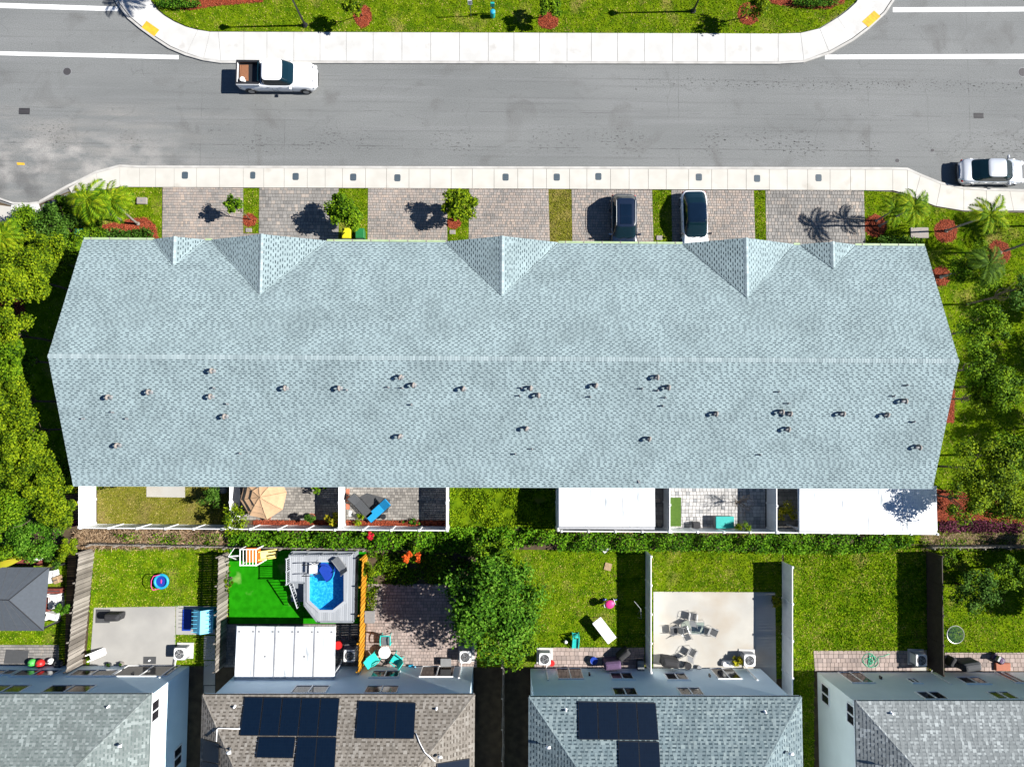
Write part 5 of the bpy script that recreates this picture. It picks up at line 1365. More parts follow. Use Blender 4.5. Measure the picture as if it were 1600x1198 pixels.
def pool():
    zt = 1.35
    deck_px = [(452, 868), (457, 862), (554, 863), (552, 971), (496, 971), (476, 945), (476, 910), (452, 909)]
    pool_px = [(483, 898), (483, 938), (499, 953), (520, 953), (538, 939), (538, 889), (525, 877), (499, 877)]
    dk = PL(deck_px, zt); pl = PL(pool_px, zt)
    c = P(505, 915, .1); t = thing('pool_deck', 'raised grey composite deck round the pool, with steps and railings', 'pool deck', (c.x, c.y, .1))
    def ys(poly, x):
        r = []
        for i in range(len(poly)):
            a, b = poly[i], poly[(i + 1) % len(poly)]
            if (a[0] > x) != (b[0] > x): r.append(a[1] + (b[1] - a[1]) * (x - a[0]) / (b[0] - a[0]))
        return sorted(r)
    mb = MB(); x = min(p[0] for p in dk); w = .145
    while x < max(p[0] for p in dk) - .02:
        r = ys(dk, x + w / 2); h = ys(pl, x + w / 2)
        for a, b in zip(r[::2], r[1::2]):
            segs = [(a, b)]
            if h: segs = [(a, h[0]), (h[-1], b)]
            for s0, s1 in segs:
                if s1 - s0 > .03: mb.box((x + w / 2, (s0 + s1) / 2, zt - .015), (w - .012, s1 - s0, .03))
        x += w
    o = mb.build('deck_boards', M['deck'], t); o['kind'] = 'stuff'
    mb = MB()
    n = len(dk)
    for i in range(n):
        a, b = Vector((*dk[i], 0)), Vector((*dk[(i + 1) % n], 0)); d = b - a
        mb.box(((a.x + b.x) / 2, (a.y + b.y) / 2, zt / 2 + .03), (d.length + .02, .05, zt - .1), math.atan2(d.y, d.x)); mb.box(((a.x + b.x) / 2, (a.y + b.y) / 2, zt + .008), (d.length, .14, .03), math.atan2(d.y, d.x))
    mb.build('skirting', M['deck_trim'], t)
    # stairs
    for k in range(4):
        q = PL([(455, 911 + k * 7), (475, 911 + k * 7), (475, 918.5 + k * 7), (455, 918.5 + k * 7)], .9 - k * .25)
        mb = MB(); mb.prism(q, .1, .95 - k * .26); mb.build('stair_step', M['deck_trim'], t)
    def rail(a, b, nm='railing'):
        A, B = P(*a, zt), P(*b, zt); L_ = (B - A).length; k = max(2, int(L_ / 1.0)); mb = MB()
        mb.tube([A + Vector((0, 0, .95)), B + Vector((0, 0, .95))], .045, 4); mb.tube([A + Vector((0, 0, .12)), B + Vector((0, 0, .12))], .03, 4)
        for i in range(int(L_ / .13)): p = A.lerp(B, (i + .5) * .13 / L_); mb.box((p.x, p.y, zt + .52), (.03, .03, .82))
        for i in range(k + 1): p = A.lerp(B, i / k); mb.box((p.x, p.y, zt + .5), (.09, .09, 1.0))
        mb.build(nm, M['deck'], t)
    rail((454, 869), (454, 908)); rail((459, 864), (552, 864))
    # stair rail slopes down
    mb = MB(); A, B = P(452, 913, 1.9), P(464, 950, 1.15); mb.tube([A, B], .05, 4); mb.tube([A - Vector((0, 0, .7)), B - Vector((0, 0, .7))], .035, 4)
    for k in range(10): p = A.lerp(B, k / 9); mb.box((p.x, p.y, p.z - .4), (.035, .035, .8))
    mb.build('stair_railing', M['deck'], t)
    # pool
    p_ = thing('swimming_pool', 'elongated octagonal above-ground pool with bright blue water', 'pool', (c.x, c.y, .1))
    mb = MB(); n = len(pl); ctr = (sum(p[0] for p in pl) / n, sum(p[1] for p in pl) / n)
    vs = [(x, y, .62) for x, y in pl] + [(x, y, zt + .0) for x, y in pl]
    fs = [tuple(range(n))] + [(i, (i + 1) % n, n + (i + 1) % n, n + i) for i in range(n)]
    mb.add(vs, fs); mb.build('liner', M['pool_liner'], p_)
    mb = MB()
    inn = [(ctr[0] + (x - ctr[0]) * .97, ctr[1] + (y - ctr[1]) * .98) for x, y in pl]; out = [(ctr[0] + (x - ctr[0]) * 1.14, ctr[1] + (y - ctr[1]) * 1.08) for x, y in pl]
    for i in range(n):
        j = (i + 1) % n; mb.prism([inn[i], inn[j], out[j], out[i]], zt + .004, zt + .05)
    mb.build('rim', M['deck'], p_)
    sg = sum(pl[i][0] * pl[(i + 1) % n][1] - pl[(i + 1) % n][0] * pl[i][1] for i in range(n)); mb = MB(); mb.add([(x, y, zt - .22) for x, y in [(ctr[0] + (a - ctr[0]) * .995, ctr[1] + (b - ctr[1]) * .995) for a, b in pl]], [tuple(range(n)) if sg > 0 else tuple(reversed(range(n)))]); mb.build('water', M['pool_water'], p_)
    s = P(507, 893, 1.0); mb = MB()
    pts = [(s.x + .72 * math.cos(D2R(a)), s.y + .72 * math.sin(D2R(a))) for a in range(-75, 115, 12)]
    mb.prism(pts + [(s.x - .35, s.y + .25)], .62, zt - .15); 
    pts2 = [(s.x + .5 * math.cos(D2R(a)), s.y + .5 * math.sin(D2R(a))) for a in range(-75, 115, 12)]
    mb.prism(pts2 + [(s.x - .3, s.y + .2)], zt - .15, zt + .02); mb.build('pool_steps', M['deep_blue'], p_)
    mb = MB(); mb.tube([(x, y, zt - .12) for x, y in pts], .04, 5); mb.build('step_edge', M['sky_blue'], p_)
    # ladder
    l = thing('pool_ladder', 'white and black ladder over the left side of the pool', 'pool ladder', tuple(P(490, 890, zt)))
    for yy in (879, 896):
        a = P(477, yy, zt); mb = MB(); mb.tube([a, a + Vector((.0, 0, .75)), a + Vector((.3, .04, .9)), a + Vector((.75, .04, .85)), a + Vector((.95, .04, .1)), a + Vector((1.0, .04, -.5))], .03, 6); mb.build('rail', M['black_metal'], l, True)
    for k in range(4):
        a = P(485 + k * 3, 879, zt + .5 - k * .2); b = P(485 + k * 3, 896, zt + .5 - k * .2); mb = MB(); mb.box(((a.x + b.x) / 2, (a.y + b.y) / 2, a.z), (.16, (a - b).length, .04)); mb.build('step', M['white_plastic'], l)
    # float / lounger on the corner
    c2 = P(530, 880, zt + .2); f = thing('deck_chair', 'grey folding deck chair at the top right corner of the pool', 'deck chair', (c2.x, c2.y, zt), D2R(-52))
    mb = MB(); mb.box((0, 0, .3), (.95, .5, .04)); mb.build('seat', M['grey_metal'], f, world=False)
    for s_ in (-.27, .27):
        mb = MB(); mb.tube([(-.5, s_, .3), (.5, s_, .3), (.75, s_, .7)], .03, 5); mb.tube([(-.4, s_, .3), (-.4, s_, 0)], .025, 5); mb.tube([(.35, s_, .3), (.35, s_, 0)], .025, 5); mb.build('frame', M['grey_plastic'], f, world=False)
    mb = MB(T=Matrix.Translation((.5, 0, .32)) @ Matrix.Rotation(D2R(-58), 4, 'Y')); mb.box((.22, 0, 0), (.45, .5, .03)); mb.build('backrest', M['grey_metal'], f, world=False)
pool()
patio_cover('white patio cover of five ribbed panels against the tan roofed house', [(370, 978), (523, 979), (521, 1059), (366, 1059)], z=2.7, n=5)
# ribs on that cover are its own parts
pc = [o for o in bpy.data.objects if o.name.startswith('patio_cover')][-1]
cc = [P(x, y, 2.7) for x, y in ((370, 978), (523, 979), (521, 1059), (366, 1059))]
for k in range(1, 5):
    a = cc[0].lerp(cc[1], k / 5); b = cc[3].lerp(cc[2], k / 5); mb = MB(); mb.box(((a.x + b.x) / 2, (a.y + b.y) / 2, 2.72), (.09, (a - b).length, .05), math.atan2(b.y - a.y, b.x - a.x) + math.pi / 2); mb.build('rib', M['aluminium'], pc)
for (u, v) in [(.03, .1), (.17, .1), (.23, .1), (.37, .1), (.43, .1), (.57, .1), (.63, .1), (.77, .1), (.83, .1), (.97, .1), (.3, .58), (.7, .58)]:
    a = cc[0].lerp(cc[1], u).lerp(cc[3].lerp(cc[2], u), v); mb = MB(); mb.box((a.x, a.y, 2.71), (.12, .12, .03)); mb.build('bracket', M['grey_plastic'], pc)
def bucket(px, py, label, m, r=.2, h=.34, z=.11, ball=False):
    c = P(px, py, z + h); t = thing('bucket', label, 'bucket', (c.x, c.y, z))
    mb = MB(); mb.cyl((c.x, c.y, z), r * .78, h, 16, r2=r); mb.build('body', M[m], t)
    mb = MB(); mb.tube([(c.x + r * math.cos(a * .3927), c.y + r * math.sin(a * .3927), z + h) for a in range(16)], .018, 5, closed=True); mb.cyl((c.x, c.y, z + h - .02), r * .9, .03, 14); mb.build('lid', M[m], t)
    return t
bucket(528, 1008, 'red lidded bucket right of the five panel patio cover', 'bright_red', .28, .5)
bucket(551, 1003, 'black round kettle between the patio cover and the orange fence', 'black_metal', .28, .55)
# yard 3
c = P(578, 963, .5); t = thing('outdoor_table', 'grey square table by the orange fence', 'table', (c.x, c.y, .11)); mb = MB(); mb.rbox((c.x, c.y, .6), (.72, .85, .06), .04, bev=.01); mb.build('table_top', M['grey_plastic'], t)
for sx in (-1, 1):
    for sy in (-1, 1): mb = MB(); mb.box((c.x + sx * .3, c.y + sy * .36, .34), (.05, .05, .48)); mb.build('leg', M['grey_plastic'], t)
c = P(601, 1019, .7); t = thing('garden_table', 'round white table amid the turquoise chairs', 'table', (c.x, c.y, .11)); mb = MB(); mb.cyl((c.x, c.y, .7), .42, .035, 26); mb.build('table_top', M['white_plastic'], t); mb = MB(); mb.cyl((c.x, c.y, .11), .05, .6, 8); mb.cyl((c.x, c.y, .11), .25, .04, 12); mb.build('leg', M['white_plastic'], t)
def chair(px, py, rz, label, m='turquoise', m2=None, s=1.0, cat='chair', group='turquoise garden chairs', z=.11):
    c = P(px, py, .5); t = thing('garden_chair', label, cat, (c.x, c.y, z), D2R(rz), group=group)
    mb = MB(); mb.rbox((0, 0, .44 * s), (.52 * s, .56 * s, .05), .08, bev=.015); mb.build('seat', M[m2 or m], t, world=False)
    mb = MB(T=Matrix.Translation((-.26 * s, 0, .46 * s)) @ Matrix.Rotation(D2R(-22), 4, 'Y')); mb.rbox((0, 0, .26 * s), (.05, .54 * s, .52 * s), .02); mb.build('backrest', M[m], t, world=False)
    for k in (-1, 1):
        mb = MB(); mb.tube([(.24 * s, k * .29 * s, .0), (.22 * s, k * .3 * s, .62 * s), (-.1 * s, k * .31 * s, .66 * s), (-.32 * s, k * .29 * s, .6 * s)], .035 * s, 6); mb.build('arm', M[m], t, world=False)
        mb = MB(); mb.tube([(-.24 * s, k * .26 * s, .45 * s), (-.34 * s, k * .27 * s, 0)], .025, 5); mb.build('leg', M[m], t, world=False)
    return t
chair(603, 1000, 90 + 180, 'turquoise chair at the top of the white round table', m2='grey_metal', s=1.15)
chair(584, 1028, 35, 'turquoise chair at the lower left of the white round table', s=1.15)
chair(619, 1029, 145, 'turquoise chair at the lower right of the white round table', s=1.15)
c = P(697, 1033, .3); mb = MB(); mb.box((c.x, c.y, .3), (.7, .5, .4)); mb.box((c.x, c.y, .52), (.74, .54, .04)); tag(mb.build('storage_box', M['grey_plastic']), 'grey box left of the air conditioner on the rose patio', 'box')
c = P(645, 1041, .3); mb = MB(); mb.tube([(c.x - .1, c.y, .15), (c.x + .1, c.y, .3), (c.x + .2, c.y + .05, .5)], .05, 6); mb.rbox((c.x - .15, c.y, .2), (.3, .2, .18), .04); tag(mb.build('toy_watering_can', M['sky_blue']), 'small blue toy at the wall below the rose patio', 'toy')
# yard 4
def folding_table(px, py, rz):
    c = P(px, py, .75); t = thing('folding_table', 'white folding table standing askew on the lawn', 'table', (c.x, c.y, .1), D2R(rz))
    mb = MB(); mb.rbox((0, 0, .74), (1.83, .76, .045), .05, bev=.01); mb.build('table_top', M['white_plastic'], t, world=False)
    for s in (-1, 1):
        mb = MB(); mb.tube([(s * .7, -.3, .0), (s * .7, -.3, .7), (s * .7, .3, .7), (s * .7, .3, 0)], .018, 6); mb.build('leg', M['grey_metal'], t, world=False)
folding_table(944, 984, -52)
def trike():
    c = P(953, 940, .4); t = thing('tricycle', 'pink and blue toddler tricycle with a canopy on the lawn', 'tricycle', (c.x, c.y, .1), .3)
    for (x, y) in ((.42, 0), (-.3, .24), (-.3, -.24)):
        mb = MB(T=Matrix.Translation((x, y, .14)) @ Matrix.Rotation(D2R(90), 4, 'X')); mb.cyl((0, 0, -.03), .14, .06, 14); mb.build('wheel', M['deep_blue'], t, world=False)
    mb = MB(); mb.tube([(.42, 0, .14), (.3, 0, .45), (-.25, 0, .3)], .03, 6); mb.tube([(.3, -.22, .55), (.3, 0, .5), (.3, .22, .55)], .02, 6); mb.build('frame', M['white_plastic'], t, world=False)
    mb = MB(); mb.rbox((-.15, 0, .38), (.32, .3, .08), .05); mb.rbox((-.3, 0, .52), (.06, .3, .3), .02); mb.build('seat', M['pink'], t, world=False)
    mb = MB(); mb.ell((-.1, 0, .85), .34, .3, .12, half=True); mb.build('canopy', M['pink'], t, True, False)
    mb = MB(); mb.tube([(-.34, .1, .4), (-.5, .1, .9), (-.5, -.1, .9), (-.34, -.1, .4)], .02, 5); mb.build('push_handle', M['white_plastic'], t, world=False)
trike()
toy_slide(899, 1000, 90, 'turquoise toy ride-on on the lawn', 'turquoise')
c = P(884, 1002, .2); mb = MB(); mb.ell((c.x, c.y, .24), .14, .14, .14); tag(mb.build('play_ball', M['white_plastic'], smooth=True), 'little white ball on the lawn left of the turquoise toy', 'ball')
c = P(950, 885, .12); mb = MB(); mb.box((c.x, c.y, .13), (.5, .52, .03), -.25); mb.box((c.x, c.y, .15), (.4, .04, .02), -.25); tag(mb.build('wooden_board', M['wood_tan']), 'small tan board lying on the lawn below the hedge', 'board')
c = P(945, 860, .2); mb = MB(); mb.add([(c.x - .38, c.y + .2, .5), (c.x + .38, c.y + .2, .5), (c.x, c.y - .22, .12), (c.x - .38, c.y + .2, .46), (c.x + .38, c.y + .2, .46), (c.x, c.y - .22, .08)], [(2, 1, 0), (3, 4, 5), (0, 1, 4, 3), (1, 2, 5, 4), (2, 0, 3, 5)]); tag(mb.build('white_panel', M['white_plastic']), 'white triangular panel sticking out of the hedge', 'panel')
bucket(862, 1036, 'red watering bucket beside the air conditioner', 'bright_red', .2, .35)
bucket(928, 1032, 'blue bucket left of the purple covered grill', 'deep_blue', .26, .35)
covered_grill(956, 1036, 'purple-brown covered grill at the wall of the blue-grey house', 5, 'purple_cloth', 1.0)
covered_grill(974, 1022, 'black bulky cover in the shade beside the purple one', 40, 'dark_cloth', .8)
c = P(1001, 1040, .5); t = thing('cool_box', 'grey-blue wheeled cool box at the foot of the bluish fence', 'cool box', (c.x, c.y, .11)); mb = MB(); mb.rbox((c.x, c.y, .35), (.45, .75, .45), .05); mb.build('body', M['charcoal'], t); mb = MB(); mb.rbox((c.x, c.y, .6), (.48, .78, .06), .06, bev=.02); mb.build('lid', M['grey_metal'], t)
c = P(998, 968, .5); t = thing('garden_umbrella_frame', 'thin white folded metal frame leaning by the bluish fence', 'frame', (c.x, c.y, .1)); mb = MB(); mb.tube([P(991, 939, 1.3), P(1001, 951, 1.4), P(1002, 966, 1.3), P(996, 964, 1.0)], .025, 5); mb.tube([P(1001, 951, 1.4), (c.x, c.y + .3, .1)], .025, 5); mb.build('tube', M['grey_metal'], t)
t.name = 'metal_frame'
# yard 5: folding chairs
def folding_chair(px, py, rz, label, recl=0.0):
    c = P(px, py, .4); t = thing('folding_chair', label, 'chair', (c.x, c.y, .115), D2R(rz), group='folding chairs on the concrete patio')
    mb = MB(); mb.box((.0, 0, .4), (.5, .46, .02)); mb.build('seat', M['charcoal'], t, world=False)
    mb = MB(T=Matrix.Translation((-.25, 0, .4)) @ Matrix.Rotation(D2R(-35 - recl), 4, 'Y')); mb.box((0, 0, .34), (.02, .42, .5)); mb.build('backrest', M['grey_plastic'], t, world=False)
    for k in (-1, 1):
        mb = MB(); y = k * .27
        mb.tube([(.27, y, 0), (.24, y, .4), (-.25, y, .4), (-.25 - .7 * math.sin(D2R(35 + recl)), y, .4 + .7 * math.cos(D2R(35 + recl)))], .02, 6)
        mb.tube([(.27, y, .4), (.22, y, .6), (-.3, y, .62)], .014, 5); mb.tube([(-.1, y, .62), (-.42, y, 0)], .014, 5); mb.build('side_frame', M['aluminium'], t, world=False)
    return t
folding_chair(1052, 984, 185, 'leftmost folding chair, reclined, on the concrete patio')
folding_chair(1068, 983, 110, 'folding chair turned towards the glass table from the left')
folding_chair(1115, 987, -25, 'folding chair right of the glass table')
folding_chair(1082, 962, 80, 'folding chair at the top of the patio group')
folding_chair(1081, 1018, 60, 'folding chair below the glass table, nearest the house')
c = P(1090, 981, .6); t = thing('glass_table', 'rectangular glass table with thin grey legs among the folding chairs', 'table', (c.x, c.y, .115)); mb = MB(); mb.tube([(c.x + sx * .48, c.y + sy * .42, .6) for sx, sy in ((-1, -1), (1, -1), (1, 1), (-1, 1))], .02, 5, closed=True); mb.build('frame', M['aluminium'], t)
for sx in (-1, 1):
    for sy in (-1, 1): mb = MB(); mb.tube([(c.x + sx * .48, c.y + sy * .42, .6), (c.x + sx * .52, c.y + sy * .46, .115)], .015, 5); mb.build('leg', M['aluminium'], t)
mb = MB(); mb.box((c.x, c.y, .605), (.92, .8, .012)); 
gm = bpy.data.materials.new('table_glass'); gm.use_nodes = True; N = gm.node_tree.nodes; N.remove(N['Principled BSDF'])
tr = N.new('ShaderNodeBsdfTransparent'); tr.inputs[0].default_value = (.8, .88, .86, 1); gl = N.new('ShaderNodeBsdfGlossy'); gl.inputs['Roughness'].default_value = .05; nz = N.new('ShaderNodeTexNoise'); mr = N.new('ShaderNodeMapRange'); mr.inputs[3].default_value = .06; mr.inputs[4].default_value = .14; gm.node_tree.links.new(nz.outputs[0], mr.inputs[0])
mx = N.new('ShaderNodeMixShader'); gm.node_tree.links.new(mr.outputs[0], mx.inputs[0]); gm.node_tree.links.new(tr.outputs[0], mx.inputs[1]); gm.node_tree.links.new(gl.outputs[0], mx.inputs[2]); gm.node_tree.links.new(mx.outputs[0], N['Material Output'].inputs[0])
M['table_glass'] = gm
mb.build('table_top', gm, t)
covered_grill(1046, 1033, 'tall black covered grill on the concrete patio by the bluish fence', -8, s=1.0)
bucket(1075, 1040, 'black wire basket at the wall of the concrete patio', 'black_metal', .25, .35)
c = P(1138, 1037, .3); t = thing('stone_planter', 'pale rounded planter left of the yellow plant', 'planter', (c.x, c.y, .115)); mb = MB(); mb.rbox((c.x, c.y, .25), (.9, .4, .3), .15, bev=.05); mb.build('body', M['white_plastic'], t)
def bush(px, py, r, h, label, m, n=900, L=.22, W=.12, name='shrub', cat='shrub', ry=None, group=None, clumps=9):
    c = P(px, py, h * .6); t = thing(name, label, cat, (c.x, c.y, .08), group=group)
    mb = MB()
    for k in range(5): a = k * 1.26; limb(mb, (c.x, c.y, .05), (c.x + r * .5 * math.cos(a), c.y + r * .5 * math.sin(a), h * .6), .03, .01)
    mb.build('stem', M['bark'], t)
    crown(t, (c.x, c.y, h * .5), r, ry or r, h * .5, n, L, W, m, clumps, name='foliage')
    return t
bush(1155, 1034, .38, 1.0, 'yellow leafy plant beside the concrete patio air conditioner', 'leaf_yellow', 260, .28, .13)
bush(1212, 940, .42, 1.2, 'yellow-green croton by the pale fence', 'leaf_yellow', 320, .28, .13)
c = P(1092, 1042, .2); t = thing('plant_pot', 'small pair-sized grey pot at the wall under the middle windows', 'plant pot', (c.x, c.y, .115)); mb = MB(); mb.cyl((c.x, c.y, .115), .12, .22, 12, r2=.16); mb.build('pot', M['grey_plastic'], t); t['label'] = 'small grey pot at the wall right of the black basket'
# yard 6: hose
c = P(1362, 1030, .13); mb = MB(); rng = random.Random(4); pts = []
for k in range(70):
    a = k * .55; r = .42 + .28 * math.sin(k * .37); pts.append((c.x - .1 + r * math.cos(a) * (.6 + .5 * math.sin(k * .11)), c.y - .05 + r * math.sin(a) * .75, .135 + .02 * math.sin(k)))
pts += [(c.x + .5, c.y + .2, .13), (c.x + .9, c.y + .25, .13), (c.x + 1.3, c.y + .4, .13)]
mb.tube(pts, .022, 5); tag(mb.build('garden_hose', M['hose'], smooth=True), 'green garden hose lying in tangled loops on the paver strip', 'hose')
# yard 7
c = P(1493, 991, .7); t = thing('glass_table', 'round glass table at the far right beside the dark fence', 'table', (c.x, c.y, .1))
mb = MB(); mb.cyl((c.x, c.y, .7), .6, .012, 32); mb.build('table_top', M['table_glass'], t); mb = MB(); mb.tube([(c.x + .62 * math.cos(a * .2), c.y + .62 * math.sin(a * .2), .705) for a in range(31)], .025, 5, closed=True); mb.build('rim', M['aluminium'], t)
for k in range(3): mb = MB(); a = k * 2.094; mb.tube([(c.x + .5 * math.cos(a), c.y + .5 * math.sin(a), .7), (c.x + .25 * math.cos(a), c.y + .25 * math.sin(a), .1)], .018, 5); mb.build('leg', M['grey_metal'], t)
covered_grill(1512, 1038, 'brownish grey covered grill at the far right wall', 8, 'charcoal', 1.05)
covered_grill(1488, 1034, 'black covered bundle in the corner of the dark fence', 60, 'dark_cloth', .6)
def exercise_bike():
    c = P(1562, 1030, .5); t = thing('ride_on_toy', 'purple and grey ride-on toy with a pink base at the far right wall', 'ride-on toy', (c.x, c.y, .115), D2R(-30))
    mb = MB(); mb.rbox((0, 0, .25), (.9, .4, .22), .1, bev=.04); mb.build('body', M['purple_cloth'], t, world=False)
    mb = MB(); mb.rbox((-.25, 0, .5), (.14, .38, .34), .04); mb.build('seat', M['grey_metal'], t, world=False)
    for x in (-.3, .32):
        for s in (-.22, .22): mb = MB(T=Matrix.Translation((x, s, .13)) @ Matrix.Rotation(D2R(90), 4, 'X')); mb.cyl((0, 0, -.04), .13, .08, 12); mb.build('wheel', M['tyre'], t, world=False)
    mb = MB(); mb.tube([(.2, -.14, .45), (.25, 0, .5), (.2, .14, .45)], .02, 5); mb.build('steering_bar', M['white_plastic'], t, world=False)
exercise_bike()
c = P(1566, 1041, .2); mb = MB(); mb.rbox((c.x, c.y, .2), (1.1, .55, .18), .05, bev=.02); mb.box((c.x, c.y, .3), (1.0, .45, .03)); tag(mb.build('sand_box', M['terracotta']), 'dusty pink tray under the window at the far right wall', 'tray')

# ================================================================== STREET FURNITURE AND FRONT THINGS
def bin_(px, py, label, m):
    c = P(px, py, 1.05); t = thing('wheelie_bin', label, 'wheelie bin', (c.x, c.y, .1), group='wheelie bins')
    mb = MB()
    mb.add([(c.x + sx * w, c.y + sy * d_, z) for z, w, d_ in ((.12, .24, .26), (1.0, .31, .37)) for sx, sy in ((-1, -1), (1, -1), (1, 1), (-1, 1))], [(3, 2, 1, 0), (4, 5, 6, 7), (0, 1, 5, 4), (1, 2, 6, 5), (2, 3, 7, 6), (3, 0, 4, 7)]); mb.build('body', M[m], t)
    mb = MB(); mb.rbox((c.x, c.y, 1.04), (.62, .68, .07), .06, bev=.03); mb.build('lid', M[m], t)
    for s in (-1, 1): mb = MB(T=Matrix.Translation((c.x + s * .26, c.y - .3, .2)) @ Matrix.Rotation(D2R(90), 4, 'Y')); mb.cyl((0, 0, -.03), .1, .06, 12); mb.build('wheel', M['tyre'], t)
    mb = MB(); mb.tube([(c.x - .25, c.y - .42, 1.0), (c.x + .25, c.y - .42, 1.0)], .02, 5); mb.build('handle', M['charcoal'], t)
bin_(541, 364, 'yellow-lidded wheelie bin under the round tree', 'bin_yellow')
bin_(562, 364, 'green wheelie bin right of the yellow one', 'bin_green')
bin_(123, 365, 'dark teal wheelie bin among the shrubs at the left', 'teal')
def cabinet(px, py, sx, sy, label, h=.18, rz=0):
    c = P(px, py, h); t = thing('utility_box', label, 'utility box', (c.x, c.y, .09))
    mb = MB(); mb.rbox((c.x, c.y, .09 + h / 2), (sx, sy, h), .05, rz, bev=.02); mb.build('lid', M['concrete_vent'], t)
    mb = MB(); mb.rbox((c.x, c.y, .09 + h), (.14, .1, .02), .02, rz); mb.build('handle', M['grey_plastic'], t)
cabinet(222, 314, .72, .5, 'pale utility lid on the left front lawn beside the palms')
cabinet(1436, 364, 1.35, .8, 'large pale concrete lid on the right front lawn', .1)
cabinet(1030, 372, .45, .35, 'small pale utility lid in the shade of the white car', .08)
cabinet(707, 363, .45, .32, 'small mint-pale utility lid below the round lime tree', .08)
cabinet(389, 360, .45, .3, 'small sandy utility lid below the staked sapling', .08)
# street lamps
def lamp(bx, by, label, h=5.3, lean=(0, 0)):
    c = P(bx, by, .1); t = thing('street_lamp', label, 'street lamp', (c.x, c.y, .09), group='street lamps on the island')
    mb = MB(); mb.cyl((c.x, c.y, .09), .2, .1, 16); mb.cyl((c.x, c.y, .19), .15, .35, 14, r2=.09); mb.build('base', M['black_metal'], t)
    mb = MB(); mb.cyl((c.x, c.y, .5), .075, h - .9, 12, r2=.05); mb.build('pole', M['black_metal'], t)
    mb = MB(); mb.cyl((c.x, c.y, h - .42), .1, .4, 10, r2=.2); mb.build('lantern', M['lamp_glass'], t)
    mb = MB(); mb.cyl((c.x, c.y, h - .02), .26, .25, 12, r2=.04); mb.build('cap', M['black_metal'], t)
lamp(477, 40, 'black street lamp on the island, left of the two'); lamp(1083, 18, 'black street lamp on the island, right of the two')
c = P(736, 26, .1); t = thing('sign_post', 'small white sign on a thin post at the top of the island', 'sign', (c.x, c.y, .09))
mb = MB(); mb.box((c.x, c.y, 1.1), (.05, .05, 2.1)); mb.build('post', M['grey_metal'], t)
mb = MB(); mb.box((c.x, c.y - .04, 1.85), (.32, .02, .5)); mb.build('panel', M['white'], t)
mb = MB()
for k in range(3): mb.box((c.x, c.y - .053, 1.98 - k * .12), (.22, .006, .04))
mb.build('print', M['charcoal'], t)
c = P(770, 26, .1); t = thing('waste_station', 'teal pet waste station with a round bin on the island', 'waste bin', (c.x, c.y, .09))
mb = MB(); mb.cyl((c.x, c.y, .09), .17, .62, 16, r2=.19); mb.build('bin', M['teal'], t); mb = MB(); mb.ell((c.x, c.y, .71), .2, .2, .1, half=True); mb.build('lid', M['sky_blue'], t)
mb = MB(); mb.box((c.x, c.y + .24, .8), (.06, .06, 1.5)); mb.build('post', M['charcoal'], t); mb = MB(); mb.box((c.x, c.y + .14, 1.35), (.28, .12, .4)); mb.build('dispenser', M['teal'], t)

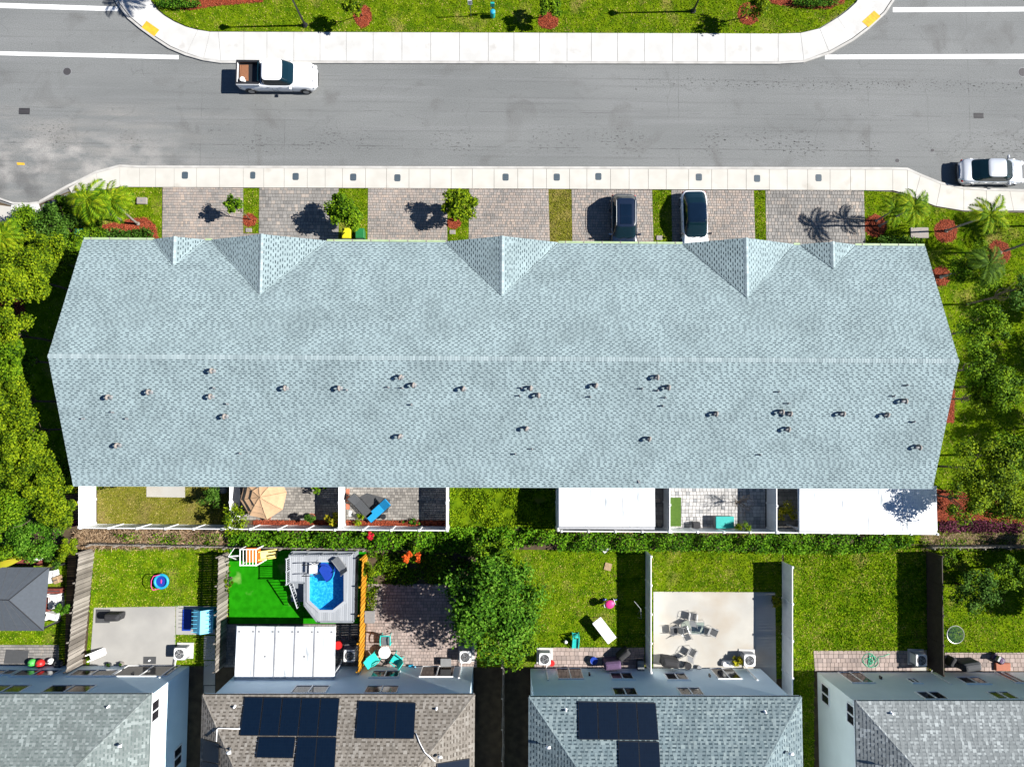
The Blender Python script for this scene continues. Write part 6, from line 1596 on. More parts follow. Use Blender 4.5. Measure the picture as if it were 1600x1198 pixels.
# ================================================================== VEHICLES
def lerpc(tab, x):
    for (a, va), (b, vb) in zip(tab, tab[1:]):
        if x <= b: return va + (vb - va) * ((x - a) / (b - a) if b > a else 0)
    return tab[-1][1]
def car(name, label, px, py, rz, L, W, H, paint, xb=(-1.9, -1.1, .45, 1.15), top=None, roofm=None, z=.1, glassroof=False, rails=False, sunroof=False, kind='car', fl=.04, cat='car', wtop=.74):
    """xb: rear glass base, roof rear, roof front, windscreen base (local x, nose at +L/2)"""
    c = P(px, py, .9); t = thing(name, label, cat, (c.x, c.y, z), D2R(rz))
    hl = L / 2; belt = H * .62
    top = top or [(-hl, .62), (-hl + .15, .86), (-hl + .4, belt), (xb[3] - .1, belt + .02), (hl - .9, belt - .08), (hl - .3, belt - .18), (hl - .08, .58), (hl, .45)]
    n = 27; mb = MB(); vs = []; prof = None
    for i in range(n):
        u = -1 + 2 * i / (n - 1); u = math.copysign(abs(u) ** .8, u); x = u * hl
        k = abs(u); w = W / 2 * (1 - .07 * k ** 4 - (.3 if kind != 'truck' or x > 0 else .06) * max(0, (k - .8) / .2) ** 2.6)
        zt = lerpc(top, x); zb = .2 + .12 * max(0, (k - .86) / .14)
        sh = min(zt - .02, belt - .05)
        ring = [(0, zb), (w * .86, zb), (w * .97, zb + .1), (w, zb + (sh - zb) * .45), (w * .985, zb + (sh - zb) * .75), (w * .95, sh), (w * .84, zt), (w * .55, zt + .022), (w * .22, zt + .03), (0, zt + .03)]
        full = [(x, y, zz) for y, zz in ring] + [(x, -y, zz) for y, zz in ring[-2:0:-1]]
        m_ = len(full); vs += full
    fs = [(i * m_ + j, i * m_ + (j + 1) % m_, (i + 1) * m_ + (j + 1) % m_, (i + 1) * m_ + j) for i in range(n - 1) for j in range(m_)]
    fs += [tuple(range(m_)), tuple(reversed(range((n - 1) * m_, n * m_)))]
    mb.add(vs, [tuple(reversed(f)) for f in fs]); mb.build('body', M[paint], t, True, False)
    # greenhouse
    a0, a1, a2, a3 = xb; wb = W / 2 * .91; wt = W / 2 * wtop; zb = belt - .02; zt = H - .05
    K = 48
    def ringp(xa, xc, w, zz, e=5.0, crownx=0):
        cx, ax = (xa + xc) / 2, (xc - xa) / 2; out = []
        for k in range(K):
            an = 2 * math.pi * (k + .5) / K; ca, sa = math.cos(an), math.sin(an)
            out.append((cx + ax * math.copysign(abs(ca) ** (2 / e), ca), w * math.copysign(abs(sa) ** (2 / e), sa), zz))
        return out
    r0 = ringp(a0, a3, wb, zb, 6); r1 = ringp(a1, a2, wt, zt, 6)
    mid = [tuple((Vector(a) * .45 + Vector(b) * .55) * 1.0 + Vector((0, 0, .03))) for a, b in zip(r0, r1)]
    groups = {'windscreen': [], 'rear_window': [], 'side_window': [], 'side_window ': [], 'pillar': []}
    for k in range(K):
        an = (k + 1) * 360 / K % 360; d_ = abs((an + 180) % 360 - 180)
        y = abs(r1[k][1] + r1[(k + 1) % K][1]) / 2
        if d_ < 90:
            g_ = 'windscreen' if (y < wt * .93 and abs(r1[k][0] - a2) < .25) else None
        else: g_ = 'rear_window' if (y < wt * .93 and abs(r1[k][0] - a1) < .25) else None
        if g_ is None:
            xm = (r1[k][0] + r1[(k + 1) % K][0]) / 2
            g_ = ('side_window' if r1[k][1] > 0 else 'side_window ') if (y > wt * .9 and a1 + .12 < xm < a2 - .1) else 'pillar'
        groups[g_].append(k)
    for g_, ks in groups.items():
        b = MB()
        for k in ks:
            j = (k + 1) % K
            b.add([r0[k], r0[j], mid[j], mid[k]], [(0, 1, 2, 3)]); b.add([mid[k], mid[j], r1[j], r1[k]], [(0, 1, 2, 3)])
        if ks:
            pillar_m = M[paint] if not glassroof else M[paint]
            b.build(g_.strip(), M['car_glass'] if g_ != 'pillar' else pillar_m, t, False, False)
    b = MB(); rings = [r1]; cx = (a1 + a2) / 2
    for s_, dz in ((.93, .03), (.75, .045), (.4, .055)): rings.append([((p[0] - cx) * s_ + cx, p[1] * s_, zt + dz) for p in r1])
    vs = [p for r_ in rings for p in r_] + [(cx, 0, zt + .06)]
    fs = [(i * K + k, i * K + (k + 1) % K, (i + 1) * K + (k + 1) % K, (i + 1) * K + k) for i in range(3) for k in range(K)] + [(3 * K + k, 3 * K + (k + 1) % K, 4 * K) for k in range(K)]
    b.add(vs, fs); b.build('roof', M['roof_glass'] if glassroof else M[roofm or paint], t, True, False)
    if sunroof:
        b = MB(); b.rbox((a1 * .55 + a2 * .45 - .05, 0, zt + .062), ((a2 - a1) * .42, wt * 1.15, .012), .05); b.rbox((a1 + (a2 - a1) * .78, 0, zt + .058), ((a2 - a1) * .26, wt * 1.15, .014), .05); b.build('sunroof', M['roof_glass'], t, world=False)
    if rails:
        for s_ in (-1, 1): b = MB(); b.tube([(a1 + .1, s_ * wt * .96, zt + .0), (a1 + .2, s_ * wt * .97, zt + .09), (a2 - .3, s_ * wt * .97, zt + .09), (a2 - .1, s_ * wt * .96, zt + .0)], .018, 5); b.build('roof_rail', M['grey_metal'], t, world=False)
    wr = .34
    for x in (-hl + .82, hl - .88):
        for s_ in (-1, 1):
            T_ = Matrix.Translation((x, s_ * (W / 2 - .12), wr)) @ Matrix.Rotation(D2R(90), 4, 'X')
            w_ = MB(T=T_); w_.cyl((0, 0, -.12), wr, .24, 24); wo_ = w_.build('wheel', M['tyre'], t, world=False)
            w_ = MB(T=T_); w_.cyl((0, 0, -.13), wr * .66, .26, 20)
            w_.build('rim', M['rim'], wo_, world=False)
            ar = MB(); pts = [(x + (wr + .05) * math.cos(D2R(a)), s_ * (W / 2 - .01), wr + (wr + .05) * math.sin(D2R(a))) for a in range(-10, 191, 20)]
            ar.tube(pts, .04, 5); ar.build('wheel_arch', M['black_metal'] if kind == 'truck' else M[paint], t, world=False)
    for s_ in (-1, 1):
        b = MB(); b.rbox((a3 - .35, s_ * (W / 2 + .1), belt + .05), (.14, .22, .14), .04, bev=.02); b.tube([(a3 - .35, s_ * W / 2 * .9, belt), (a3 - .35, s_ * (W / 2 + .05), belt + .04)], .03, 5); b.build('mirror', M['black_metal'] if paint == 'paint_white' and kind != 'truck' else M[paint], t, world=False)
        b = MB(); b.ell((hl - .17, s_ * W * .36, .63 if H < 1.6 else .75), .18, .2, .07); b.build('headlight', M['lamp_glass'], t, True, False)
        b = MB(); b.ell((-hl + .17, s_ * W * .40, .72), .08, .13, .08); b.build('taillight', M['tail_red'], t, True, False)
        for xx in (.35, -.55): b = MB(); b.box((xx, s_ * W / 2 * .975, belt - .13), (.2, .03, .03)); b.build('door_handle', M['aluminium'], t, world=False)
        b = MB()
        for xx in (a3 - .35, .0, a0 + .75): b.box((xx, s_ * W / 2 * .985, .58), (.014, .03, .62))
        b.build('door_gap', M['black_metal'], t, world=False)
    b = MB(); b.rbox((hl - .04, 0, .42), (.08, W * .55, .2), .02); b.build('grille', M['black_metal'], t, world=False)
    b = MB(); b.rbox((-hl + .03, 0, .38), (.1, W * .7, .16), .02); b.build('rear_bumper', M['black_metal'], t, world=False)
    if kind != 'truck':
        b = MB(); b.tube([(a3 + .05, -W * .25, belt + .06), (a3 - .12, W * .02, belt + .13)], .014, 4); b.tube([(a3 + .05, W * .05, belt + .06), (a3 - .12, W * .3, belt + .13)], .014, 4); b.build('wiper', M['black_metal'], t, world=False)
    return t
car('parked_suv', 'dark navy car with panoramic roof parked nose to the garage', 975, 352, -90, 4.75, 1.93, 1.66, 'paint_navy', xb=(-2.2, -1.75, .35, 1.1), rails=True, sunroof=True)
car('parked_car', 'white car with full black glass roof parked nose to the garage', 1086, 346, -88.5, 4.7, 1.88, 1.48, 'paint_white', xb=(-2.2, -1.2, .25, 1.3), glassroof=True, wtop=.75)
car('parked_saloon', 'silver four door saloon at the right end of the road', 1553, 266, 0, 4.9, 1.84, 1.46, 'paint_silver', xb=(-1.78, -.75, .6, 1.45), roofm='paint_silver', z=0)
# white crew-cab pickup
def pickup():
    t = car('pickup_truck', 'white crew cab pickup truck with boards in its open bed', 433, 118, 0, 5.75, 1.95, 1.82, 'paint_white', xb=(-1.1, -.85, .62, 1.42), kind='truck', z=0, cat='pickup truck', wtop=.82,
            top=[(-2.875, .95), (-2.7, 1.0), (-1.25, 1.0), (-1.15, 1.16), (1.5, 1.2), (2.3, 1.12), (2.72, .98), (2.82, .7), (2.875, .5)])
    hl = 5.75 / 2
    b = MB(); b.rbox((-2.03, 0, 1.045), (1.62, 1.52, .02), .05); b.build('bed_floor', M['black_metal'], t, world=False)
    for s in (-1, 1):
        b = MB(); b.rbox((-2.0, s * .86, 1.17), (1.72, .14, .3), .04, bev=.02); b.build('bed_side', M['paint_white'], t, world=False)
        b = MB(); b.box((-2.0, s * .77, 1.2), (1.66, .05, .27)); b.build('bed_liner', M['black_metal'], t, world=False)
    b = MB(); b.rbox((-hl + .05, 0, 1.15), (.1, 1.7, .32), .03, bev=.015); b.build('tailgate', M['paint_white'], t, world=False)
    for s in (-1, 1):
        b = MB(); b.box((-2.0, s * .84, 1.33), (1.7, .13, .025)); b.build('rail_cap', M['black_metal'], t, world=False)
    b = MB(); b.box((-hl + .06, 0, 1.335), (.09, 1.62, .025)); b.build('tailgate_cap', M['black_metal'], t, world=False)
    b = MB(); b.rbox((-1.2, 0, 1.3), (.1, 1.5, .4), .02); b.build('cab_back', M['car_glass'], t, world=False)
    b = MB(); b.tube([(2.62, -.7, 1.06), (2.7, -.3, 1.06), (2.7, .3, 1.06), (2.62, .7, 1.06)], .02, 5); b.build('bonnet_edge', M['black_metal'], t, world=False)
    o = Vector(t.location)
    b = MB(); b.box((o.x - 2.35, o.y + .05, 1.09), (.62, 1.2, .05), .03); b.box((o.x - 2.3, o.y + .1, 1.13), (.5, 1.0, .03), -.05); tag(b.build('wooden_board', M['brown_board']), 'reddish brown boards lying in the pickup bed', 'board')
    b = MB(); b.cyl((o.x - 2.35, o.y - .55, 1.08), .14, .3, 14, r2=.17); b.cyl((o.x - 2.35, o.y - .55, 1.37), .18, .03, 14); tag(b.build('bucket', M['white_plastic']), 'white bucket in the rear corner of the pickup bed', 'bucket')
pickup()

# ================================================================== VEGETATION
def mring(px, py, r, label, ry=None): return mulch(circ(px, py, r, ry or r * .92), label, z=.1, dens=1100)
# island
for (x, y, rx, ry, l) in ((567, 26, 14, 17, 'red mulch ring under the small island tree right of the left lamp'), (857, 33, 16, 13, 'reddish mulch under the round island tree'), (1170, 22, 17, 17, 'red mulch ring under the right island tree')):
    mulch(circ(x, y, rx, ry), l)
mulch([(245, -14), (400, -14), (412, 3), (330, 10), (300, 16), (272, 14), (255, 6)], 'red mulch bed at the top left of the island')
mulch([(1200, -14), (1330, -14), (1318, 4), (1295, 14), (1260, 13), (1205, 6)], 'red mulch bed at the top right of the island')
def hedge(pts, z1, label, m='leaf_green', dens=260, L=.16, W=.1, cat='hedge', z0=.08, name='hedge', lump=.15, group=None):
    poly = PL(pts, z1 * .7); cx = sum(p[0] for p in poly) / len(poly); cy = sum(p[1] for p in poly) / len(poly)
    t = thing(name, label, cat, (cx, cy, .08), group=group)
    n = max(3, int(area(poly) * 1.2)); mb = MB(); rng = np.random.default_rng(len(label)); xs, ys = rand_in(poly, n, rng)
    for x, y in zip(xs, ys): mb.tube([(x, y, .05), (x + .08, y, z1 * .7)], .02, 4)
    mb.build('stems', M['bark'], t)['kind'] = 'stuff'
    cover('foliage', poly, z0, z1, dens, L, W, m, parent=t, lump=lump)
    return t
hedge(circ(278, 4, 36, 7, jit=.03), .7, 'clipped oval green hedge in the top left mulch bed', dens=700, L=.12, W=.08)
hedge(circ(1275, 2, 36, 7, jit=.03), .7, 'clipped oval green hedge in the top right mulch bed', dens=700, L=.12, W=.08)
tree(553, 12, .72, 2.9, 'small leaning yellow-green tree on the island', 'leaf_lime', 900, .2, .12, base=(566, 24), clumps=16, trunk=.04, group='small street trees')
tree(861, 10, .95, 2.6, 'round bright green tree on the island', 'leaf_mid', 1800, .18, .11, base=(846, 27), clumps=12, trunk=.05, group='small street trees')
tree(1181, 10, .95, 3.0, 'airy tree on the island at the right', 'leaf_lime', 1000, .22, .1, base=(1161, 28), clumps=9, trunk=.05, group='small street trees')
# driveway trees
mulch(circ(390, 344, 11, 10), 'round red mulch patch at the staked sapling')
tree(367, 321, .72, 2.6, 'thin staked sapling between the first two driveways', 'leaf_mid', 900, .19, .12, base=(391, 344), clumps=22, trunk=.035, group='small street trees')
tree(541, 332, 1.5, 3.4, 'dense round tree above the two wheelie bins', 'leaf_mid', 7000, .18, .12, base=(546, 346), clumps=26, trunk=.07, group='small street trees', ragged=.2)
mulch(circ(709, 349, 11, 9), 'red mulch patch at the foot of the lime tree')
tree(719, 319, 1.1, 3.0, 'bright lime round tree between third and fourth driveways', 'leaf_lime', 4000, .19, .12, base=(708, 346), clumps=18, trunk=.06, group='small street trees', ragged=.25)

# palms
def frond_mesh():
    mb = MB(); n = 11; pts = []
    for i in range(n): s = i / (n - 1); pts.append(Vector((1.75 * s - .15 * s * s, 0, .55 * s - 1.15 * s * s)))
    mb.tube(pts, .022, 4, r1=.006)
    rng = random.Random(5)
    for i in range(1, 34):
        s = i / 34; k = s * (n - 1); a = int(k); p = pts[a].lerp(pts[min(a + 1, n - 1)], k - a)
        tdir = (pts[min(a + 1, n - 1)] - pts[a]).normalized()
        ln = .62 * math.sin(math.pi * (.12 + .83 * s)) ** .8
        for sd_ in (-1, 1):
            d = (Vector((.55 + .3 * s, sd_ * 1.0, -.25 + rng.uniform(-.12, .12)))).normalized()
            tip = p + d * ln * rng.uniform(.85, 1.1) + Vector((0, 0, -.12 * ln)); mid = p + d * ln * .5 + Vector((0, 0, .03))
            w = tdir * .034
            mb.add([tuple(p), tuple(mid - w), tuple(tip), tuple(mid + w)], [(0, 1, 2, 3)])
    return mb
FR = {}
def palm(bx, by, h, label, m='leaf_palm', nf=10, s=1.0, lean=(0, 0), group='palms'):
    b = P(bx, by, .1); t = thing('palm_tree', label, 'palm tree', (b.x, b.y, .09), group=group)
    top = Vector((lean[0], lean[1], h)); pts = [Vector((lean[0] * (i / 7) ** 1.5, lean[1] * (i / 7) ** 1.5, h * i / 7)) for i in range(8)]
    mb = MB(); mb.tube(pts, .1 * s, 8, r1=.06 * s); mb.ell((0, 0, .05), .16 * s, .16 * s, .14); mb.build('trunk', M['palm_trunk'], t, True, False)
    mb = MB(); mb.tube([top, top + Vector((0, 0, .35))], .055 * s, 7, r1=.03); mb.build('crownshaft', M['leaf_green'], t, True, False)
    if m not in FR: FR[m] = frond_mesh().build('frond', M[m], t, False, False); first = FR[m]
    else: first = None
    for k in range(nf):
        o = first if (first and k == 0) else FR[m].copy()
        if not (first and k == 0): COL.objects.link(o)
        o.parent = t; o.location = top + Vector((0, 0, .25)); el = random.uniform(-.75, .0) if k % 2 else random.uniform(-.35, .3)
        o.rotation_euler = (random.uniform(-.3, .3), el * .6, k * 2.399 + random.uniform(-.2, .2)); q = s * random.uniform(.85, 1.1); o.scale = (q, q, q)
    return t
mulch([(160, 352), (205, 342), (228, 340), (243, 352), (248, 375), (235, 376), (160, 360)], 'red mulch bed at the left palms')
palm(216, 350, 3.0, 'yellow-green palm leaning over the left lawn, right of the pair', nf=11, lean=(-.15, .75), s=.95)
palm(188, 344, 3.3, 'yellow-green palm nearest the left shrubs, left of the pair', nf=11, lean=(-.3, .5), s=1.0)
hedge([(162, 360), (172, 356), (200, 360), (225, 356), (238, 360), (238, 378), (160, 378)], .9, 'low dark hedge against the front wall at the left', 'leaf_dark', 420)
for (x, y, r, l) in ((1368, 353, 17, 'red mulch ring at the right end driveway'), (1478, 361, 18, 'round red mulch ring below the right pavement'), (1560, 395, 19, 'red mulch ring at the far right lawn'), (1470, 432, 15, 'red mulch ring touching the right roof edge')):
    mulch(circ(x, y, r, r * 1.0), l)
palm(1374, 353, 3.9, 'palm with pale drooping fronds at the right end of the pavement', nf=11, lean=(.1, .15), s=.8)
palm(1369, 345, 1.9, 'shorter palm in the mulch ring of the last driveway', 'leaf_palm', nf=8, s=.7, lean=(.2, .2))
palm(1478, 361, 4.0, 'palm over the mulch ring below the silver saloon', nf=11, lean=(.3, -.1), s=.85)
palm(1562, 395, 4.3, 'tall palm whose crown is cut by the right edge', 'leaf_palm', nf=11, lean=(.4, .2), s=.9)
palm(1470, 433, 3.6, 'darker palm beside the right roof corner', 'leaf_palm_dark', nf=11, lean=(.9, .1), s=.9)
palm(1640, 352, 4.6, 'palm beyond the right edge whose shadow crosses the lawn', 'leaf_palm_dark', nf=11, lean=(0, 0), s=.9)
palm(300, -4, 4.2, 'palm beyond the top edge shading the left kerb corner', 'leaf_palm_dark', nf=10, s=1.0)
hedge([(1372, 372), (1380, 369), (1430, 370), (1442, 374), (1442, 385), (1372, 385)], .9, 'low dark hedge against the front wall at the right', 'leaf_dark', 420)

palm(64, 394, 3.7, 'pale palm crown rising out of the shrubs at the left edge', nf=9, lean=(0, .2), s=.8)
# left tree belt
LT = 'trees left of the terrace'
left_trees = [
    (102, 322, 1.0, 1.9, 'leaf_mid', 2600, 'round dark green shrub at the curved kerb', .14),
    (45, 350, 1.35, 2.6, 'leaf_mid', 3800, 'bushy tree beside the small kerb ramp', .17),
    (92, 352, 1.6, 3.0, 'leaf_dark', 3800, 'dark shrub mass between the ramp and the palms', .18),
    (152, 362, .8, 1.7, 'leaf_mid', 1500, 'small shrub left of the low dark hedge', .15),
    (115, 385, 1.4, 3.0, 'leaf_mid', 3200, 'shrub touching the front left roof corner', .18),
    (18, 392, 1.7, 4.2, 'leaf_lime', 4200, 'lime green tree at the left edge below the ramp', .2),
    (68, 400, 1.55, 5.0, 'leaf_lime', 4200, 'olive green tree between ramp and roof corner', .2),
    (38, 432, 1.9, 6.4, 'leaf_lime', 6500, 'big olive tree above the dark gap at the left', .2),
    (8, 520, 1.5, 6.2, 'leaf_lime', 4200, 'tree just below the mulch gap at the left edge', .2),
    (22, 560, 1.35, 6.4, 'leaf_mid', 3600, 'narrow tree level with the ridge end', .2),
    (18, 625, 1.6, 6.6, 'leaf_lime', 4600, 'tree at the left edge a little below the ridge', .2),
    (38, 672, 1.75, 6.6, 'leaf_lime', 5200, 'tree with a clumpy crown left of the lower roof', .2),
    (30, 722, 1.9, 6.6, 'leaf_lime', 5600, 'broad crown left of the rear roof corner', .2),
    (72, 752, 1.9, 6.2, 'leaf_lime', 6000, 'largest lime crown beside the rear roof corner', .2),
    (88, 795, 1.4, 5.2, 'leaf_lime', 4200, 'crown reaching towards the leftmost white fence', .2),
    (28, 788, 2.0, 5.6, 'leaf_mid', 5600, 'broad crown at the left edge above the gazebo', .2),
    (55, 830, 1.8, 4.0, 'leaf_green', 4600, 'bright green bush above the gazebo pile', .18),
    (10, 845, 1.2, 3.4, 'leaf_mid', 2400, 'leafy bush at the left edge above the banana plant', .2),
    (104, 858, .8, 2.4, 'leaf_lime', 1400, 'small light green bush at the head of the grey fence', .16),
    (100, 952, .5, 1.8, 'leaf_green', 800, 'tall green bush right of the gazebo pile', .16),
    (86, 876, .6, 1.6, 'leaf_dark', 700, 'dark sparse bush at the top of the gazebo pile', .15)]
for (x, y, r, h, m, n, l, ls) in left_trees:
    tree(x, y, r, h, l, m, int(n * 1.9), ls * .78, ls * .5, group=LT, clumps=max(10, int(r * 14)), rz=min(r * .75, h * .42), ragged=.3)
bush(10, 484, .5, .8, 'small plant with pale leaves in the mulch gap at the left', 'leaf_palm', 200, .2, .1)
mulch([(-30, 470), (35, 466), (40, 492), (25, 508), (-30, 512)], 'patch of red mulch in the gap at the left edge')
bush(117, 760, .5, 1.4, 'reddish tipped bush at the rear left roof corner', 'leaf_yellow', 320, .18, .08)
bush(112, 818, .3, .8, 'small magenta bush at the foot of the leftmost white fence', 'leaf_purple', 240, .14, .07)
# banana plant
def banana(px, py, label):
    c = P(px, py, 1.0); t = thing('banana_plant', label, 'banana plant', (c.x, c.y, .09)); mb = MB(); mb.cyl((c.x, c.y, .05), .13, 2.2, 10, r2=.07); mb.build('stem', M['leaf_green'], t)
    for k in range(9):
        a = k * 2.4 - .6; n = 7; b = MB(); vs = []; Ln = random.uniform(1.2, 1.7)
        for i in range(n):
            s_ = i / (n - 1); r = .1 + Ln * s_; w = .24 * math.sin(math.pi * (.1 + .85 * s_)); z = 2.2 + .5 * s_ - 1.1 * s_ * s_
            for sd_ in (-1, 0, 1): vs.append((c.x + r * math.cos(a) - sd_ * w * math.sin(a), c.y + r * math.sin(a) + sd_ * w * math.cos(a), z - abs(sd_) * .06 + random.uniform(-.02, .02)))
        b.add(vs, [(i * 3 + j, i * 3 + j + 1, (i + 1) * 3 + j + 1, (i + 1) * 3 + j) for i in range(n - 1) for j in range(2)]); b.build('leaf', M['leaf_banana'], t, True)
banana(6, 882, 'banana plant with torn yellowing leaves over the gazebo roof')
mb = MB(); mb.prism(PL([(20, 872), (68, 874), (68, 882), (20, 880)]), .06, .5); tag(mb.build('brick_ledge', M['brick_red']), 'low brown ledge just above the gazebo roof', 'ledge')

# right side trees
RT = 'trees right of the terrace'
right_trees = [
    (1520, 420, 1.75, 3.6, 'leaf_mid', 3600, 'airy green tree below the far right mulch ring', .2),
    (1538, 512, 1.5, 5.2, 'leaf_mid', 3400, 'tree right of the roof, upper of the middle pair', .22),
    (1530, 575, 1.3, 4.6, 'leaf_mid', 2600, 'tree directly right of the ridge end', .22),
    (1562, 600, 1.6, 5.4, 'leaf_mid', 3800, 'fuller tree right of the ridge end at the edge', .22),
    (1525, 622, 1.1, 4.0, 'leaf_lime', 1800, 'small lime tree hugging the right roof edge', .2),
    (1535, 735, 2.1, 6.2, 'leaf_lime', 6400, 'large yellow-green tree at the rear right roof corner', .22),
    (1580, 715, 1.6, 5.6, 'leaf_mid', 4000, 'tree cut by the right edge level with the lower roof', .22),
    (1580, 775, 1.9, 5.2, 'leaf_lime', 5600, 'spreading lime crown above the purple plants', .22),
    (1512, 782, 1.4, 5.9, 'leaf_lime', 2800, 'lower crown shading the long white patio cover', .22),
    (1592, 455, 1.0, 6.0, 'leaf_dark', 900, 'dark leafy tree at the right edge in shade', .22),
    (1790, 560, 2.4, 7.0, 'leaf_mid', 5200, 'tall tree beyond the right edge casting the broad shadow', .24),
    (1785, 665, 2.3, 7.0, 'leaf_mid', 5200, 'second tall tree beyond the right edge', .24),
    (1800, 450, 2.0, 7.0, 'leaf_mid', 4000, 'tall tree beyond the right edge near the palms', .24),
    (1690, 875, 1.7, 4.2, 'leaf_mid', 4500, 'tree beyond the right edge shading the last lawn', .24),
    (1700, 945, 1.6, 4.0, 'leaf_mid', 4000, 'lower tree beyond the right edge shading the last lawn', .24),
    (1524, 922, 1.5, 3.4, 'leaf_dark', 2600, 'dark glossy tree on the far right lawn', .24),
    (1575, 895, 1.2, 3.0, 'leaf_mid', 1800, 'mid green bush at the top of the far right lawn', .2),
    (1480, 868, .9, 1.4, 'leaf_mid', 600, 'scrubby bush at the top of the dark fence', .15)]
for (x, y, r, h, m, n, l, ls) in right_trees:
    tree(x, y, r, h, l, m, int(n * 1.15), ls * .82, ls * .46, group=RT, clumps=max(10, int(r * 13)), rz=min(r * .8, h * .42), ragged=.55)
mulch([(1478, 592), (1492, 610), (1490, 660), (1476, 660)], 'strip of red mulch along the right gable wall')
mulch([(1440, 762), (1500, 768), (1600, 790), (1600, 820), (1440, 815)], 'red mulch bed behind the long patio cover')
hedge([(1468, 816), (1520, 812), (1600, 818), (1600, 832), (1468, 831)], .5, 'band of low purple-leaved plants right of the long patio cover', 'leaf_purple', 420, .14, .09, cat='plants', name='purple_border')
o = cover('dry_twigs', PL([(1440, 832), (1600, 834), (1600, 858), (1440, 856)]), .06, .3, 260, .4, .02, 'twigs', up=2); tag(o, 'brown leaf litter and twigs below the purple plants', kind='stuff')
o = cover('ground_cover', PL([(180, 832), (350, 833), (350, 850), (200, 848)]), .06, .75, 210, .16, .1, 'leaf_mid', lump=.5); tag(o, 'green sprigs growing through the dry branches', kind='stuff')
o = cover('ground_cover', PL([(1440, 842), (1600, 844), (1600, 860), (1440, 858)]), .06, .5, 120, .16, .1, 'leaf_mid', lump=.5); tag(o, 'green sprigs along the bottom of the purple planting', kind='stuff')
fol('leaf_hedge', [(.012, .05, .002), (.045, .135, .003), (.085, .2, .005), (.14, .27, .012)])
fol('leaf_weed', [(.03, .07, .001), (.085, .16, .002), (.15, .24, .003), (.22, .3, .006)])
# wild hedge between terrace and back yards
hedge([(700, 826), (790, 826), (872, 830), (872, 848), (790, 862), (760, 870), (640, 862), (575, 862), (575, 832)], 1.3, 'shaggy green vine hedge behind the overgrown yard', 'leaf_hedge', 230, .2, .13, lump=.5, cat='hedge')
hedge([(348, 832), (440, 832), (575, 833), (575, 858), (356, 856)], 1.5, 'green hedge behind the play turf and the pool', 'leaf_hedge', 330, .17, .11, lump=.35)
hedge([(872, 833), (1040, 834), (1130, 836), (1200, 837), (1240, 850), (1236, 866), (1120, 862), (872, 862)], 1.2, 'green hedge behind the chair patio and folding table lawns', 'leaf_hedge', 330, .17, .1, lump=.4)
hedge([(1200, 834), (1330, 836), (1430, 838), (1426, 856), (1330, 866), (1240, 866)], .7, 'low ragged hedge behind the second patio cover', 'leaf_hedge', 300, .17, .1, lump=.5)
hedge([(260, 836), (350, 834), (352, 850), (262, 850)], .8, 'thin leafy patch at the left end of the hedge', 'leaf_mid', 120, .16, .1, lump=.5)
o = cover('dry_twigs', PL([(120, 829), (350, 831), (350, 852), (118, 855)]), .06, .55, 420, .7, .05, 'twigs', up=2.2, lump=.4); tag(o, 'dry brown branches piled behind the left white fence', kind='stuff')
o = cover('dry_twigs', PL([(870, 830), (1200, 831), (1200, 838), (870, 837)]), .06, .5, 300, .4, .04, 'twigs', up=2.2, lump=.4); tag(o, 'dry brown twigs at the foot of the fence behind the first patio cover', kind='stuff')
o = cover('ground_cover', PL([(704, 740), (868, 742), (868, 836), (704, 836)]), .08, .5, 620, .17, .09, 'leaf_weed', lump=.6); tag(o, 'waist deep weeds filling the overgrown terrace yard', kind='stuff')
o = cover('ground_cover', PL([(575, 864), (700, 866), (745, 880), (745, 912), (575, 912)]), .08, .6, 260, .2, .1, 'leaf_mid', lump=.6); tag(o, 'leafy planting along the top of the rose patio', kind='stuff')
o = cover('ground_cover', PL([(574, 915), (592, 915), (588, 945), (580, 962), (572, 962)]), .08, .7, 300, .18, .09, 'leaf_lime', lump=.5); tag(o, 'lime foliage along the orange fence', kind='stuff')
bush(643, 871, .75, 1.5, 'orange flowering bush behind the rose patio', 'leaf_mid', 500, .16, .1)
c = P(643, 871, 1.4); t = bpy.data.objects['shrub.%03d' % (len([o for o in bpy.data.objects if o.name.startswith('shrub')]) - 1)]
crown(t, (c.x, c.y, 1.2), .85, .45, .35, 300, .16, .13, 'flower_orange', 7, name='flowers')
bush(578, 838, .3, 1.6, 'red flowering plant in the hedge by the lounger yard', 'flower_red', 150, .16, .12)
bush(369, 806, 1.15, 3.0, 'sparse light green young tree over the white fence', 'leaf_lime', 1300, .17, .09, name='young_tree', cat='tree', clumps=14)
bush(520, 812, .5, 1.7, 'bright yellow-green croton beside the white fence', 'leaf_yellow', 420, .2, .1)
bush(500, 761, .6, 1.2, 'low shrub under the terrace eave by the umbrella', 'leaf_mid', 300)
bush(330, 775, .9, 2.0, 'dark shrub in the shade at the right of the dry lawn', 'leaf_dark', 700, .18, .1)
bush(1228, 795, .8, 2.2, 'yellow-green shrub between the bluish fence and the long patio cover', 'leaf_yellow', 500, .16, .09)
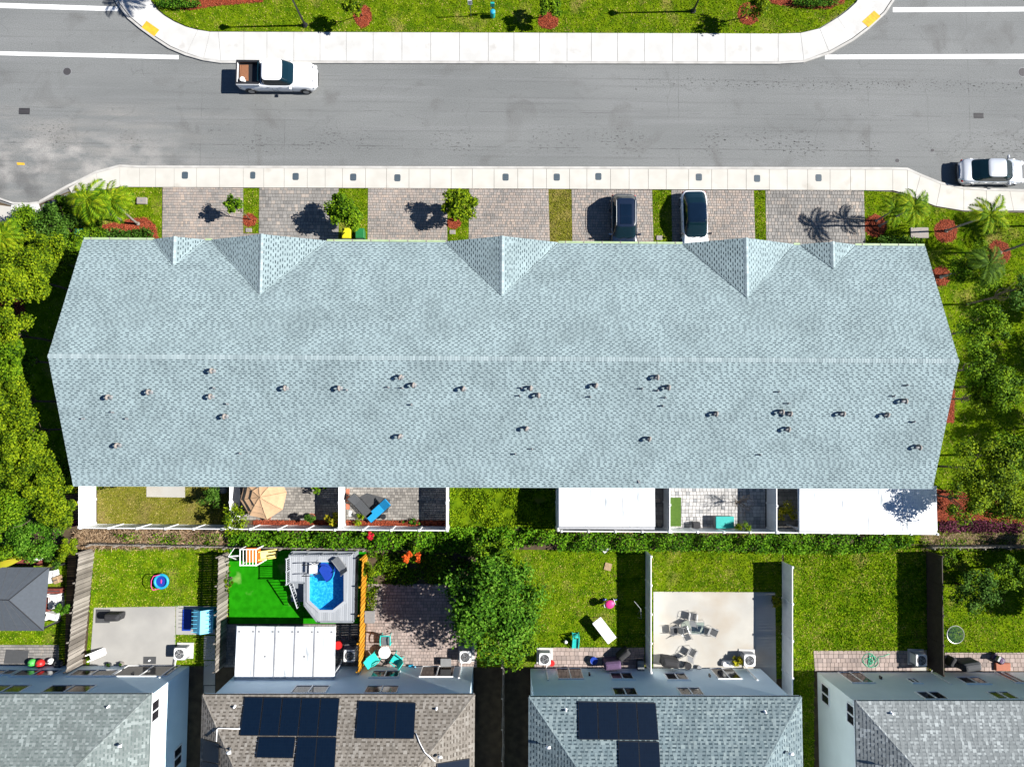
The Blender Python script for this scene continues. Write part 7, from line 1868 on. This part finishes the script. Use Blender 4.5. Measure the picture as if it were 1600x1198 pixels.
bush(1163, 828, .45, 2.4, 'tall tuft of yellowish cane behind the teal chest', 'leaf_palm', 340, .5, .035)
bush(357, 905, .3, 1.2, 'thin yellow-green bush at the foot of the grey fence on the turf', 'leaf_lime', 260, .15, .08, ry=1.3)
bush(560, 812, .5, .7, 'low green plants at the left of the lounger mulch strip', 'leaf_lime', 300, .16, .08)
bush(645, 815, .8, .6, 'low green plants at the middle of the lounger mulch strip', 'leaf_green', 260, .15, .07, ry=.2)
bush(576, 890, .6, 2.2, 'spiky light green plant at the head of the orange fence', 'leaf_lime', 420, .35, .05)
bush(824, 1002, .9, 1.3, 'bush at the foot of the big tree by the air conditioner', 'leaf_mid', 900, .17, .1)
# leafless sapling whose shadow falls on the checkered pavers
c = P(1150, 782, .1); t = thing('bare_sapling', 'leafless twiggy sapling over the checkered patio', 'tree', (c.x, c.y, .1))
mb = MB(); limb(mb, (c.x, c.y, .1), (c.x - .1, c.y, 1.0), .03, .02)
for k in range(26):
    a = random.uniform(0, 6.28); r = random.uniform(.3, 1.0); z = random.uniform(.9, 1.9); e = Vector((c.x - .1 + r * math.cos(a), c.y + r * math.sin(a) * .8, z)); limb(mb, (c.x - .1, c.y, random.uniform(.6, 1.1)), e, .014, .006)
    for q in range(3): limb(mb, e * .8 + Vector((c.x - .1, c.y, 1.0)) * .2, e + Vector((random.uniform(-.3, .3), random.uniform(-.3, .3), random.uniform(0, .3))), .008, .004)
mb.build('branches', M['bark'], t)
# the big tree between the middle back yards
tree(768, 945, 3.25, 5.6, 'largest tree, dark glossy crown between the two middle back yards', 'leaf_green', 16000, .22, .14, name='tree', clumps=60, rz=2.1, base=(786, 948), trunk=.16, ragged=.6)
tree(768, 872, 1.5, 3.4, 'leafy arm of growth joining the big tree to the hedge', 'leaf_mid', 3600, .19, .12, clumps=20)
tree(808, 1000, 1.5, 3.8, 'lower bushy crown between the big tree and the air conditioner', 'leaf_mid', 4200, .19, .12, clumps=20)

for a, k in GRASS: grow_grass(*a, **k)
